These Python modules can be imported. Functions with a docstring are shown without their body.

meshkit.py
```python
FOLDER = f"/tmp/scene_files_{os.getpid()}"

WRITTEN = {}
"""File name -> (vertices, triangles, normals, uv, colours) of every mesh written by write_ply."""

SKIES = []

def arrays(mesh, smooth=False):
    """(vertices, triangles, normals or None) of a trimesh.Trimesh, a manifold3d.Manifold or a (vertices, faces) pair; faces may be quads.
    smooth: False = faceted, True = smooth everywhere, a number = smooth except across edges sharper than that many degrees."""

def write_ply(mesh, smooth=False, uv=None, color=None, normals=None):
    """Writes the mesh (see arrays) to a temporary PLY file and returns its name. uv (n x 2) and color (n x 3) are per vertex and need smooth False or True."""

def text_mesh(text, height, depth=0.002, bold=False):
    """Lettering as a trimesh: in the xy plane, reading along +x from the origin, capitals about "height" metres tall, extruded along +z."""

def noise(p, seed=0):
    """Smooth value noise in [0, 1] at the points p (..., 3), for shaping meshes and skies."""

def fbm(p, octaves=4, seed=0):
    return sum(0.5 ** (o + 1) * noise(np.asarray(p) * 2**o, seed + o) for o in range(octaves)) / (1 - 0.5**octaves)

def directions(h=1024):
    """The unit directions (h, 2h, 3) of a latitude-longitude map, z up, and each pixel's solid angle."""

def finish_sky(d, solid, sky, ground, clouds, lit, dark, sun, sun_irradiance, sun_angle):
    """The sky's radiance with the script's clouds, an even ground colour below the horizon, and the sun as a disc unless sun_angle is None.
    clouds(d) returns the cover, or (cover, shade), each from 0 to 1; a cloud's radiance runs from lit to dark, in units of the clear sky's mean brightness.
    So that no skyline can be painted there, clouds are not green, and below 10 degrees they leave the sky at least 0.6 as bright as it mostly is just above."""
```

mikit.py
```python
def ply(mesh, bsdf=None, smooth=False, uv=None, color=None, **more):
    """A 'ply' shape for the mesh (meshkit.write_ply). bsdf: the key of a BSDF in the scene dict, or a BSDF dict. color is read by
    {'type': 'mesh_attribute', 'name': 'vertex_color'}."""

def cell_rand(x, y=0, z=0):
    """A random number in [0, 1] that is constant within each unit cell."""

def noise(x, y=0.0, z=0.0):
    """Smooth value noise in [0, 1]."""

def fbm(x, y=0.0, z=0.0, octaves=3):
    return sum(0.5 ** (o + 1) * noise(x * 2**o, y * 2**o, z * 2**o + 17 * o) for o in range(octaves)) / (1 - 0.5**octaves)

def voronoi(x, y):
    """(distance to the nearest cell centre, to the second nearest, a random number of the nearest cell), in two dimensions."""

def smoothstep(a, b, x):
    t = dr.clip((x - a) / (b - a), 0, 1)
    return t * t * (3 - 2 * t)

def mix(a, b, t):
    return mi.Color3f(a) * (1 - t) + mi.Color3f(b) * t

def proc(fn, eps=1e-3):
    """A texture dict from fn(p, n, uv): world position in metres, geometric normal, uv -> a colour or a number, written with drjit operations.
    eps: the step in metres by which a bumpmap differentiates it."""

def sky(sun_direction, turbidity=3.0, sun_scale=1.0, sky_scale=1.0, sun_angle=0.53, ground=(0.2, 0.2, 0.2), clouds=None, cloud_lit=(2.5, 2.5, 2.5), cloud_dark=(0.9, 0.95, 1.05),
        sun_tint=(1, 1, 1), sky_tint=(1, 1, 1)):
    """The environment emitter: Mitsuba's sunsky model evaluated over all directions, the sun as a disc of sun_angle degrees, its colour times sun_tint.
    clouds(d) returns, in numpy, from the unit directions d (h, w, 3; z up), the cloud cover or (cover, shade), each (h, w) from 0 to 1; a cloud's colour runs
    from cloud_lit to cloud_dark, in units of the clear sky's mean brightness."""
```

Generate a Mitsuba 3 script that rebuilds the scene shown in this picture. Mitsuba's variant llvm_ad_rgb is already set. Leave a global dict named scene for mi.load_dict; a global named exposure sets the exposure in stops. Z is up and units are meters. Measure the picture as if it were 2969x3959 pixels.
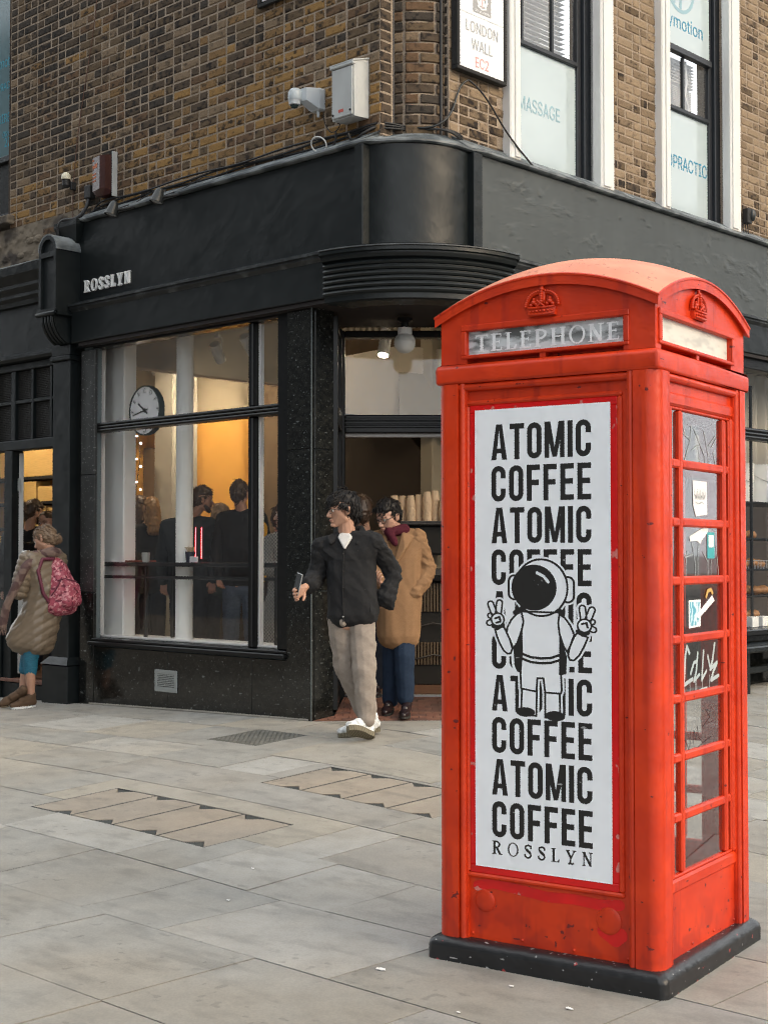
import math, random
import numpy as np, trimesh, manifold3d, mitsuba as mi, drjit as dr
from shapely import affinity
from shapely.geometry import Polygon, LineString, Point, box as sbox, MultiPolygon
from shapely.ops import unary_union
import mikit, meshkit
from mikit import noise, fbm, cell_rand, smoothstep, mix, voronoi
MF = manifold3d.Manifold
rng = random.Random(7)
nr = np.random.default_rng(7)
scene, labels = {}, {}

# ---------------------------------------------------------------- camera, sky, exposure
AZ = math.radians(43.5)                       # the camera looks between the two street fronts
CAM = np.array([0.0, 0.0, 1.443])
PITCH = math.atan(170.5 / 5500)
FWD = np.array([-math.sin(AZ) * math.cos(PITCH), math.cos(AZ) * math.cos(PITCH), math.sin(PITCH)])
scene['camera'] = {'type': 'perspective', 'fov_axis': 'x', 'fov': math.degrees(2 * math.atan(1484.5 / 5500)),
                   'near_clip': 0.1, 'far_clip': 400.0,
                   'to_world': mi.ScalarTransform4f().look_at(CAM.tolist(), (CAM + FWD).tolist(), [0, 0, 1])}
scene['daylight'] = mikit.sky((1.0, 0.22, 0.55), turbidity=4, sun_scale=0.30, sky_scale=1.0, sun_angle=40, clouds=lambda d: 1.0,
                              cloud_lit=(2.40, 2.5, 2.58), ground=(0.3, 0.3, 0.3))
exposure = 2.85

# ---------------------------------------------------------------- helpers
def key_for(name):
    if name not in scene and name not in labels:
        return name
    k = 1
    while f'{name}_{k:03d}' in scene or f'{name}_{k:03d}' in labels:
        k += 1
    return f'{name}_{k:03d}'

def thing(name, label, cat, group=None, kind=None):
    k = key_for(name)
    labels[k] = {'label': label, 'category': cat}
    if group: labels[k]['group'] = group
    if kind: labels[k]['kind'] = kind
    return k

_count = {}
def put(parent, name, mesh, bsdf, smooth=False, label=None, kind=None, raw=None):
    base = f'{parent}__{name}' if parent else name
    n = _count.get(base, 0)
    _count[base] = n + 1
    k = base if n == 0 else f'{base}_{n:03d}'
    if raw is not None:
        scene[k] = raw
    else:
        scene[k] = mikit.ply(mesh, bsdf, smooth=smooth)
    if label or kind:
        labels[k] = {}
        if label: labels[k]['label'] = label
        if kind: labels[k]['kind'] = kind
    return k

def part(parent, name, label=None):
    """A part without a mesh of its own: only the key that its sub-parts start with."""
    base = f'{parent}__{name}'
    n = _count.get(base, 0)
    _count[base] = n + 1
    k = base if n == 0 else f'{base}_{n:03d}'
    if label: labels[k] = {'label': label}
    return k

def solo(name, mesh, bsdf, label, cat, smooth=False, group=None, kind=None):
    k = thing(name, label, cat, group, kind)
    scene[k] = mikit.ply(mesh, bsdf, smooth=smooth)
    return k

def VF(m):
    if hasattr(m, 'to_mesh'):
        q = m.to_mesh()
        return np.array(q.vert_properties[:, :3], float), np.array(q.tri_verts, int)
    if isinstance(m, trimesh.Trimesh):
        return np.array(m.vertices, float), np.array(m.faces, int)
    v, f = np.asarray(m[0], float), np.asarray(m[1], int)
    if f.shape[1] == 4:
        f = np.vstack([f[:, [0, 1, 2]], f[:, [0, 2, 3]]])
    return v, f

def cat(*ms):
    vs, fs, n = [], [], 0
    for m in ms:
        v, f = VF(m)
        vs.append(v); fs.append(f + n); n += len(v)
    return np.vstack(vs), np.vstack(fs)

def xf(m, M):
    v, f = VF(m)
    return v @ M[:3, :3].T + M[:3, 3], f

def mat(ax, ay, az, o):
    M = np.eye(4)
    M[:3, 0], M[:3, 1], M[:3, 2], M[:3, 3] = ax, ay, az, o
    return M

BOXF = np.array([[0, 1, 3, 2], [4, 6, 7, 5], [0, 4, 5, 1], [2, 3, 7, 6], [0, 2, 6, 4], [1, 5, 7, 3]])
def bx(x0, x1, y0, y1, z0, z1):
    v = np.array([[x, y, z] for x in (x0, x1) for y in (y0, y1) for z in (z0, z1)], float)
    return VF((v, BOXF))

def cbx(x0, x1, y0, y1, z0, z1, r=0.006):
    """Box with chamfered edges."""
    r = min(r, abs(x1 - x0) * .45, abs(y1 - y0) * .45, abs(z1 - z0) * .45)
    p = []
    for x, sx in ((x0, r), (x1, -r)):
        for y, sy in ((y0, r), (y1, -r)):
            for z, sz in ((z0, r), (z1, -r)):
                p += [(x + sx, y + sy, z), (x + sx, y, z + sz), (x, y + sy, z + sz)]
    return VF(MF.hull_points(np.array(p, float)))

def tube(pts, r, sides=8, cap=True):
    p = np.asarray(pts, float)
    t = np.gradient(p, axis=0); t /= np.linalg.norm(t, axis=1, keepdims=True) + 1e-12
    up = np.array([0, 0, 1.0]) if abs(t[0][2]) < .9 else np.array([1.0, 0, 0])
    a = np.cross(t, up); a /= np.linalg.norm(a, axis=1, keepdims=True) + 1e-12
    for i in range(1, len(a)):
        if a[i] @ a[i - 1] < 0: a[i] = -a[i]
    b = np.cross(t, a)
    ang = np.arange(sides) * 2 * math.pi / sides
    rr = np.broadcast_to(r, (len(p),))
    v = (p[:, None] + rr[:, None, None] * (np.cos(ang)[None, :, None] * a[:, None] + np.sin(ang)[None, :, None] * b[:, None])).reshape(-1, 3)
    f = []
    for i in range(len(p) - 1):
        for j in range(sides):
            k = (j + 1) % sides
            f += [(i * sides + j, i * sides + k, (i + 1) * sides + k), (i * sides + j, (i + 1) * sides + k, (i + 1) * sides + j)]
    if cap:
        n = len(p) - 1
        for j in range(1, sides - 1):
            f += [(0, j + 1, j), (n * sides, n * sides + j, n * sides + j + 1)]
    return v, np.array(f)

def lathe(profile, o, n=24, axis='z'):
    """profile: (radius, height) pairs."""
    pr = np.asarray(profile, float)
    ang = np.arange(n) * 2 * math.pi / n
    v = np.stack([pr[:, None, 0] * np.cos(ang), pr[:, None, 0] * np.sin(ang), np.broadcast_to(pr[:, None, 1], (len(pr), n))], -1).reshape(-1, 3)
    f = []
    for i in range(len(pr) - 1):
        for j in range(n):
            k = (j + 1) % n
            f += [(i * n + j, i * n + k, (i + 1) * n + k), (i * n + j, (i + 1) * n + k, (i + 1) * n + j)]
    if axis == 'x': v = v[:, [2, 0, 1]]
    if axis == 'y': v = v[:, [1, 2, 0]]
    return v + np.asarray(o, float), np.array(f)

def extr(poly, h, M=None, z0=0.0):
    """Extrude a shapely shape by h along local z, then place it."""
    polys = [g for g in getattr(poly, 'geoms', [poly]) if g.area > 1e-9]
    m = cat(*[trimesh.creation.extrude_polygon(g, h, engine='earcut') for g in polys])
    m = (m[0] + [0, 0, z0], m[1])
    return xf(m, M) if M is not None else m

def sphere(o, r, n=10, s=(1, 1, 1)):
    m = trimesh.creation.uv_sphere(r, count=[n, 2 * n])
    return np.array(m.vertices) * s + o, np.array(m.faces)

def text(t, h, M, depth=.001, sx=1.0, bold=False, center=False):
    m = meshkit.text_mesh(t, h, depth, bold)
    v = np.array(m.vertices); v[:, 0] *= sx
    if center: v[:, 0] -= (v[:, 0].min() + v[:, 0].max()) / 2
    return xf((v, np.array(m.faces)), M)

def sweep(path, prof, closed=False):
    """Sweep a profile (outward, z) along a plan path [(x, y)], outward = right of the direction of travel."""
    p = np.asarray(path, float)
    d = np.gradient(p, axis=0) if not closed else np.roll(p, -1, 0) - np.roll(p, 1, 0)
    seg = np.diff(p, axis=0); seg /= np.linalg.norm(seg, axis=1, keepdims=True)
    nrm = np.stack([seg[:, 1], -seg[:, 0]], 1)
    N = np.vstack([nrm[:1], nrm[:-1] + nrm[1:], nrm[-1:]])
    N /= np.linalg.norm(N, axis=1, keepdims=True)
    for i in range(1, len(p) - 1): N[i] /= max(N[i] @ nrm[i], .3)
    pr = np.asarray(prof, float); k = len(pr)
    v = np.concatenate([p[:, None, :] + pr[None, :, :1] * N[:, None, :], np.broadcast_to(pr[None, :, 1:], (len(p), k, 1))], -1).reshape(-1, 3)
    f = []
    for i in range(len(p) - 1):
        for j in range(k - 1):
            a, b, c, e = i * k + j, i * k + j + 1, (i + 1) * k + j + 1, (i + 1) * k + j
            f += [(a, b, c), (a, c, e)]
    n = (len(p) - 1) * k
    for j in range(1, k - 1):
        f += [(0, j + 1, j), (n, n + j, n + j + 1)]
    return v, np.array(f)

# ---------------------------------------------------------------- materials
def tw(b): return {'type': 'twosided', 'b': b}
def val(v): return v if isinstance(v, dict) else {'type': 'rgb', 'value': list(v)} if isinstance(v, (tuple, list)) else v
def M(name, col, rough=.6, metal=0.0, spec=.5, bump=None, bs=0.002, two=True, eps=1e-3, **kw):
    b = {'type': 'principled', 'base_color': val(col), 'roughness': val(rough), 'metallic': metal, 'specular': spec, **kw}
    if bump is not None:
        b = {'type': 'bumpmap', 'arbitrary': mikit.proc(bump, eps), 'scale': bs, 'bsdf': b}
    scene[name] = tw(b) if two else b
    return name
P = mikit.proc

def paving(base, warm, seed):
    def fn(p, n, uv):
        a = fbm(p.x * 1.7 + seed, p.y * 1.7, 3.0 + seed, 4)
        b = fbm(p.x * 9 + seed, p.y * 9, seed, 3)
        c = noise(p.x * 160, p.y * 160, seed)
        d = smoothstep(.48, .85, fbm(p.x * 5.1 + 7 * seed, p.y * 13, 9.0, 4))
        e = smoothstep(.78, .90, noise(p.x * 31 + seed, p.y * 31, 5.0)) * smoothstep(.5, .65, fbm(p.x * 4, p.y * 4, seed, 3))
        col = mix(base, warm, smoothstep(.25, .8, a))
        return col * (.79 + .22 * b) * (.93 + .14 * c) * (1 - .20 * d) * (1 - .20 * e)
    return P(fn)
def stone_bump(p, n, uv): return fbm(p.x * 22, p.y * 22, p.z * 22, 3)
M('m_slab_grey', paving((.232, .230, .214), (.222, .208, .180), 1.0), .75, bump=stone_bump, bs=.004)
M('m_slab_pale', paving((.285, .282, .264), (.262, .250, .222), 5.0), .75, bump=stone_bump, bs=.004)
M('m_slab_buff', paving((.262, .244, .206), (.250, .236, .207), 11.0), .75, bump=stone_bump, bs=.004)
M('m_slab_dark', paving((.236, .230, .213), (.222, .208, .182), 19.0), .75, bump=stone_bump, bs=.004)
M('m_inset', paving((.245, .210, .168), (.225, .200, .168), 27.0), .8, bump=stone_bump, bs=.003)
M('m_joint', P(lambda p, n, uv: mi.Color3f(.085, .076, .064) * (.6 + .8 * fbm(p.x * 14, p.y * 14, 0., 3))), .95)
M('m_ground', P(lambda p, n, uv: mi.Color3f(.14, .138, .132) * (.75 + .5 * fbm(p.x * 3, p.y * 3, 0., 4))), .9)
M('m_iron', P(lambda p, n, uv: mi.Color3f(.095, .095, .085) * (.7 + .6 * fbm(p.x * 25, p.y * 25, 1., 3))), .55)
M('m_kerbmetal', (.035, .038, .036), .55)

def red_fn(p, n, uv):
    a = fbm(p.x * 6, p.y * 6, p.z * 6, 4)
    streak = fbm(p.x * 26, p.y * 26, p.z * 1.6, 3)
    chip = smoothstep(.80, .815, fbm(p.x * 40 + 3, p.y * 40, p.z * 40, 3) + .06 * smoothstep(.5, .1, p.z))
    low = smoothstep(.35, .05, p.z) * smoothstep(.45, .62, fbm(p.x * 18, p.y * 18, p.z * 12 + 4, 3))
    col = mix((.55, .036, .004), (.47, .026, .003), smoothstep(.35, .7, a))
    col = mix(col, (.27, .012, .006), .45 * smoothstep(.55, .75, streak))
    col = mix(col, (.20, .012, .008), .35 * low)
    return mix(col, (.13, .012, .012), chip)
M('m_red', P(red_fn), P(lambda p, n, uv: .30 + .25 * fbm(p.x * 15, p.y * 15, p.z * 15, 3)), spec=.42,
  bump=lambda p, n, uv: fbm(p.x * 40, p.y * 40, p.z * 40, 3), bs=.0016)
def red2_fn(p, n, uv):
    chip = smoothstep(.70, .74, fbm(p.x * 34, p.y * 34, p.z * 20, 3))
    return mix(mi.Color3f(.56, .005, .005) * (.85 + .3 * fbm(p.x * 12, p.y * 12, p.z * 12, 3)), (.50, .22, .19), chip * .7)
M('m_red_fresh', P(red2_fn), .34, bump=lambda p, n, uv: fbm(p.x * 60, p.y * 60, p.z * 60, 2), bs=.001)
def plinth_fn(p, n, uv):
    c = smoothstep(.78, .80, fbm(p.x * 30, p.y * 30, p.z * 30, 3))
    w = smoothstep(.905, .92, noise(p.x * 75, p.y * 75, p.z * 75))
    col = mix(mi.Color3f(.0085, .0092, .0105) * (.7 + 1.2 * fbm(p.x * 9, p.y * 9, p.z * 9, 3)), (.25, .03, .03), c)
    return mix(col, (.33, .33, .33), w * .8)
M('m_plinth', P(plinth_fn), .38, bump=lambda p, n, uv: fbm(p.x * 35, p.y * 35, p.z * 35, 3), bs=.003)
def skylit_red_fn(p, n, uv):  # paler than the sides: sky light from above put into the colour
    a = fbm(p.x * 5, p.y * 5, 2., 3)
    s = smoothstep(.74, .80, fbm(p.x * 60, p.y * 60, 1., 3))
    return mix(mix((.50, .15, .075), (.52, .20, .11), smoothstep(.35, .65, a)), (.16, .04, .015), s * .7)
M('m_red_skylit', P(skylit_red_fn), .5, bump=lambda p, n, uv: fbm(p.x * 30, p.y * 30, p.z * 30, 3), bs=.0012)
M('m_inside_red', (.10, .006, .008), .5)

def blackpaint(seed, base=(.0050, .0075, .0084)):
    def fn(p, n, uv):
        a = fbm(p.x * 2.5 + seed, p.y * 2.5, p.z * 2.5, 4)
        s = fbm(p.x * 14, p.y * 14, p.z * 2.2 + seed, 3)
        return mi.Color3f(*base) * (.75 + .45 * a + .25 * s)
    return P(fn)
M('m_black', blackpaint(0.), P(lambda p, n, uv: .30 + .2 * fbm(p.x * 8, p.y * 8, p.z * 8, 3)), spec=.36,
  bump=lambda p, n, uv: fbm(p.x * 7, p.y * 7, p.z * 7, 4), bs=.006, eps=2e-3)
M('m_black_lit', blackpaint(5., (.040, .047, .048)), .48, spec=.5,  # same black paint made paler, the light on the main street side painted in
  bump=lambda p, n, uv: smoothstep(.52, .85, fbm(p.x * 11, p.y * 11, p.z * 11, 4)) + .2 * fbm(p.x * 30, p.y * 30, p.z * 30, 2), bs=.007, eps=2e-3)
M('m_black_gloss', blackpaint(2., (.0065, .0072, .0078)), .30, spec=.3)
M('m_matte_dark', (.012, .012, .012), .8)
M('m_soffit', (.011, .008, .008), .7)
def lead_fn(p, n, uv):
    a = fbm(p.x * 7, p.y * 7, p.z * 7, 4)
    return mix((.055, .066, .073), (.17, .19, .20), smoothstep(.35, .7, a))
M('m_lead_painted', P(lambda p, n, uv: mix((.014, .017, .019), (.06, .068, .072), smoothstep(.5, .8, fbm(p.x * 9, p.y * 9, p.z * 9, 4)))), .42)
M('m_lead', P(lead_fn), .5, spec=.5, bump=lambda p, n, uv: fbm(p.x * 16, p.y * 16, p.z * 16, 3), bs=.01, eps=2e-3)
def granite_fn(p, n, uv):
    a = fbm(p.x * 30, p.y * 30, p.z * 30, 3)
    s = smoothstep(.86, .92, noise(p.x * 85 + 3, p.y * 70, p.z * 70))
    t = smoothstep(.90, .95, noise(p.x * 44, p.y * 38 + 9, p.z * 38))
    q = smoothstep(.72, .8, noise(p.x * 150, p.y * 150, p.z * 150))
    col = mix((.0055, .006, .0058), (.014, .0145, .013), smoothstep(.4, .7, a))
    col = mix(col, (.032, .035, .031), q * .6)
    return mix(col, (.24, .27, .27), dr.maximum(s * .35, t * .6))
M('m_granite', P(granite_fn), .12, spec=.5)
M('m_granite_dull', P(lambda p, n, uv: mix((.014, .015, .015), (.04, .043, .043), smoothstep(.3, .8, fbm(p.x * 9, p.y * 9, p.z * 2, 4))) +
   mi.Color3f(.15) * smoothstep(.84, .9, noise(p.x * 70, p.y * 70, p.z * 70))), .35)
M('m_grout', (.085, .105, .11), .8)

def brick(base, dark, amt, seed):
    def fn(p, n, uv):
        q = p.x + p.y
        a = fbm(q * 26 + seed, p.z * 34, p.y * 3 + seed, 4)
        g = noise(q * 240, p.z * 240, seed)
        big = fbm(q * 1.3, p.z * 1.3, 4., 3)
        t = smoothstep(.5 - amt, .78 - amt, a + .25 * (big - .5))
        return mix(base, dark, t) * (1.02 + .5 * g)
    return P(fn)
def brick_bump(p, n, uv): return fbm((p.x + p.y) * 55, p.z * 55, 1., 3)
BR = []
for i, (b, d, am) in enumerate([((.040, .033, .027), (.015, .014, .013), .05), ((.060, .044, .031), (.018, .015, .013), .06),
        ((.088, .062, .038), (.022, .017, .014), .06), ((.150, .092, .042), (.026, .019, .013), .06),
        ((.20, .118, .044), (.045, .03, .017), .0), ((.098, .06, .035), (.028, .02, .015), .04),
        ((.20, .148, .098), (.085, .06, .04), -.03), ((.145, .105, .068), (.05, .037, .026), .02)]):
    BR.append(M(f'm_brick_{i}', brick(b, d, am, i * 3.7), .9, spec=.25, bump=brick_bump, bs=.005, eps=2e-3))
M('m_mortar', P(lambda p, n, uv: mix((.35, .285, .225), (.22, .175, .13), fbm((p.x + p.y) * 5, p.z * 5, 2., 4)) * (.75 + .5 * noise((p.x + p.y) * 130, p.z * 130, 1.))), .95, spec=.2)
M('m_rubble', P(lambda p, n, uv: mix((.17, .14, .105), (.06, .05, .042), smoothstep(.35, .7, fbm((p.x) * 7, p.z * 9, 3., 4)))), .95,
  bump=lambda p, n, uv: fbm(p.x * 14, p.y * 14, p.z * 14, 4), bs=.05, eps=3e-3)
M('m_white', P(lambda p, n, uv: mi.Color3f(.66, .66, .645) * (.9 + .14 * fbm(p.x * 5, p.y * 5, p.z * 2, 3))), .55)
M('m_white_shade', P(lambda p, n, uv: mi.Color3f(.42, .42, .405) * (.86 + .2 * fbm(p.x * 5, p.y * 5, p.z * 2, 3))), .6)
M('m_navy_frame', (.014, .017, .022), .4)
M('m_cabinet', P(lambda p, n, uv: mi.Color3f(.42, .44, .44) * (.8 + .28 * fbm(p.x * 7, p.y * 7, p.z * 2, 4))), .45)
M('m_cam_white', (.46, .50, .53), .35)
M('m_cable', (.016, .016, .017), .55)
M('m_cable_white', (.55, .56, .55), .5)
M('m_poster', P(lambda p, n, uv: mi.Color3f(.755, .785, .82) * (.95 + .08 * fbm(p.x * 4, p.y * 4, p.z * 4, 3))), .42,
  bump=lambda p, n, uv: fbm(p.x * 30, p.y * 30, p.z * 4, 2) + smoothstep(.70, .74, noise(p.x * 16, p.y * 16, p.z * 3.)), bs=.0012)
M('m_ink', P(lambda p, n, uv: mix((.0095, .0095, .009), (.30, .31, .32), smoothstep(.93, .95, noise(p.x * 70, p.y * 70, p.z * 70)) * .9)), .5)
M('m_print_white', (.755, .785, .82), .45)
def telsign_fn(p, n, uv):
    a = fbm(p.x * 16, p.y * 16, p.z * 34, 4)
    b = smoothstep(2.215, 2.165, p.z + .03 * (noise(p.x * 30, p.y * 30, 1.) - .5))
    return mix((.10, .108, .108), (.56, .60, .62), dr.clip(smoothstep(.32, .62, a) * .85 + b * .65, 0, 1))
M('m_telsign', P(telsign_fn), .35)
M('m_tel_letter', P(lambda p, n, uv: mi.Color3f(.78, .81, .83) * (.75 + .4 * fbm(p.x * 40, p.y * 40, p.z * 40, 3))), .5)
M('m_cream_sign', P(lambda p, n, uv: mix((.60, .59, .53), (.46, .455, .41), smoothstep(.45, .75, fbm(p.x * 12, p.y * 12, p.z * 30, 3)))), .4)
M('m_silver_letter', (.72, .73, .72), .45)
M('m_alarm', P(lambda p, n, uv: mix((.030, .009, .008), (.048, .013, .010), fbm(p.x * 12, p.y * 12, p.z * 9, 3))), .3)
M('m_alarm_letter', (.62, .20, .09), .6)
M('m_sign_white', (.70, .715, .72), .12, spec=.5, clearcoat=.6)
M('m_sign_grey', (.30, .31, .32), .4)
M('m_sign_dim', (.16, .165, .17), .4)
M('m_sign_red', (.62, .28, .27), .4)
M('m_blue_letter', (.03, .20, .33), .5)
M('m_faint_letter', (.24, .38, .44), .4)
M('m_teal_letter', (.03, .26, .36), .5)
M('m_board', (.07, .07, .075), .4)
M('m_steel', (.45, .46, .46), .35, metal=.6)
M('m_vent', (.33, .35, .34), .5, metal=.3)
scene['m_pane'] = {'type': 'thindielectric', 'int_ior': 1.5}
def dusty(op, col, fn=None):
    return {'type': 'blendbsdf', 'weight': fn if fn else op, 'a': {'type': 'thindielectric', 'int_ior': 1.5}, 'b': tw({'type': 'diffuse', 'reflectance': val(col)})}
scene['m_pane_dusty'] = dusty(.10, (.14, .15, .15), P(lambda p, n, uv: .01 + .05 * smoothstep(.45, .8, fbm(p.x * 9, p.y * 9, p.z * 9, 3))))
scene['m_pane_frost'] = dusty(.8, (.52, .60, .62))
M('m_frost', P(lambda p, n, uv: mi.Color3f(.40, .475, .495) * (.93 + .1 * fbm(p.y * 2, p.z * 1.2, p.x, 3))), .06, spec=.9, clearcoat=1.0, clearcoat_gloss=1.0)
M('m_blind', (.55, .55, .54), .6)
# ---------------------------------------------------------------- the ground
YF, XF = 7.30, -6.686                      # shop front planes of the side street and of the main street
def ground_z(x, y):
    d = math.hypot(max(x - XF, 0), max(YF - y, 0))
    k = max(1 - d / 3.9, 0)
    return k * (.22 + .027 * max(min(x + 7.67, 0), -9) + .006 * min(max(y - 8, 0), 8))
def drape(m, dz=0.0):
    v, f = VF(m)
    v = v.copy()
    v[:, 2] += np.array([ground_z(a, b) for a, b in v[:, :2]]) + dz
    return v, f
gx = np.concatenate([np.linspace(-120, -16, 10), np.linspace(-15, 4, 77), np.linspace(5, 120, 12)])
gy = np.concatenate([np.linspace(-120, -1, 10), np.linspace(0, 16, 65), np.linspace(17, 120, 12)])
V = np.array([[x, y, ground_z(x, y) - .022] for x in gx for y in gy])
n = len(gy)
Fq = np.array([[i * n + j, (i + 1) * n + j, (i + 1) * n + j + 1, i * n + j + 1] for i in range(len(gx) - 1) for j in range(n - 1)])
scene['ground'] = mikit.ply((V, Fq), 'm_joint', smooth=True)
labels['ground'] = {'label': 'bedding under the street paving, dark in the joints', 'category': 'ground', 'kind': 'structure'}

labels['pavement'] = {'label': 'worn grey and buff stone flags laid in courses', 'category': 'pavement', 'kind': 'structure'}
COVERS = [(-6.87, -5.37, 4.40, 4.985), (-6.27, -4.93, 5.56, 6.135), (-7.74, -7.23, 6.37, 6.85)]
courses = [.70, 1.40, 2.09, 2.75, 3.42, 4.06, 4.62, 5.19, 5.72, 6.18, 6.84, 7.31]
known = {3: [-4.82, -3.87, -2.9], 4: [-5.72, -4.79, -3.88, -3.05], 5: [-5.76, -4.97, -4.45, -3.51], 2: [-4.5, -3.5], 6: [-6.6, -5.62, -5.17, -4.67, -4.18], 7: [-7.1, -5.1, -4.8, -4.0], 8: [-7.5, -6.41, -4.98, -4.2], 9: [-7.55, -6.85, -6.41, -5.1], 10: [-8.2, -6.9, -5.5]}
holes = [sbox(a + .002, c + .002, b - .002, d - .002) for a, b, c, d in COVERS]
SLABS = ['m_slab_grey', 'm_slab_pale', 'm_slab_buff', 'm_slab_dark']
def slab(shape, hint=None):
    shape = shape.buffer(-.0028, join_style=2)
    for h in holes: shape = shape.difference(h.buffer(.004, join_style=2))
    for g in getattr(shape, 'geoms', [shape]):
        if g.area < .004: continue
        g = g.simplify(.001); x0, y0, x1, y1 = g.bounds; tops, nv = [], 0
        nx, ny = max(1, round((x1 - x0) / .3)), max(1, round((y1 - y0) / .3))
        for a in range(nx):
            for b in range(ny):
                c = g.intersection(sbox(x0 + (x1 - x0) * a / nx, y0 + (y1 - y0) * b / ny, x0 + (x1 - x0) * (a + 1) / nx, y0 + (y1 - y0) * (b + 1) / ny))
                for q in getattr(c, 'geoms', [c]):
                    if q.geom_type == 'Polygon' and q.area > 1e-6:
                        tv, tf = trimesh.creation.triangulate_polygon(q, engine='earcut'); tops.append((np.c_[tv, np.zeros(len(tv))], tf))
        ring_c = np.array(g.segmentize(.3).exterior.coords)[::-1]; n_ = len(ring_c)
        c_in = np.array(g.centroid.coords[0])
        wall_v = np.vstack([np.c_[ring_c, np.zeros(n_)], np.c_[ring_c, np.full(n_, -.05)]])
        wall_f = np.array([[k, k + 1, n_ + k + 1, n_ + k] for k in range(n_ - 1)])
        m = cat(*tops, (wall_v, wall_f)); v = m[0].copy()
        tilt = (rng.uniform(-.0012, .0012), rng.uniform(-.0015, .0015), rng.uniform(-.002, .002))
        c = v[:, :2].mean(0)
        v[:, 2] += tilt[0] + (v[:, 0] - c[0]) * tilt[1] + (v[:, 1] - c[1]) * tilt[2]
        put('pavement', 'paving_slab', drape((v, m[1])), hint or rng.choices(SLABS, (5, 5, 3, 2))[0])
for i in range(len(courses) - 1):
    y0, y1 = courses[i], courses[i + 1]
    xs = list(known.get(i + 1, []))
    lo, hi = -15.5, 0.5 if y1 < 4.5 else (-1.0 if y1 < 6 else -1.5)
    if not xs: xs = [-4 + rng.uniform(-.3, .3)]
    xs.sort()
    while xs[0] > lo: xs.insert(0, xs[0] - rng.uniform(.7, 1.15))
    while xs[-1] < hi: xs.append(xs[-1] + rng.uniform(.7, 1.1))
    for a, b in zip(xs, xs[1:]):
        if a < -13.5: continue
        slab(sbox(a, y0, b, y1))
y = 7.31
while y < 15:
    y1 = y + rng.uniform(.55, .7)
    x = -6.69
    while x < -.6:
        x1 = x + rng.uniform(.7, 1.1)
        slab(sbox(x, y, x1, y1)); x = x1
    y = y1
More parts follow.
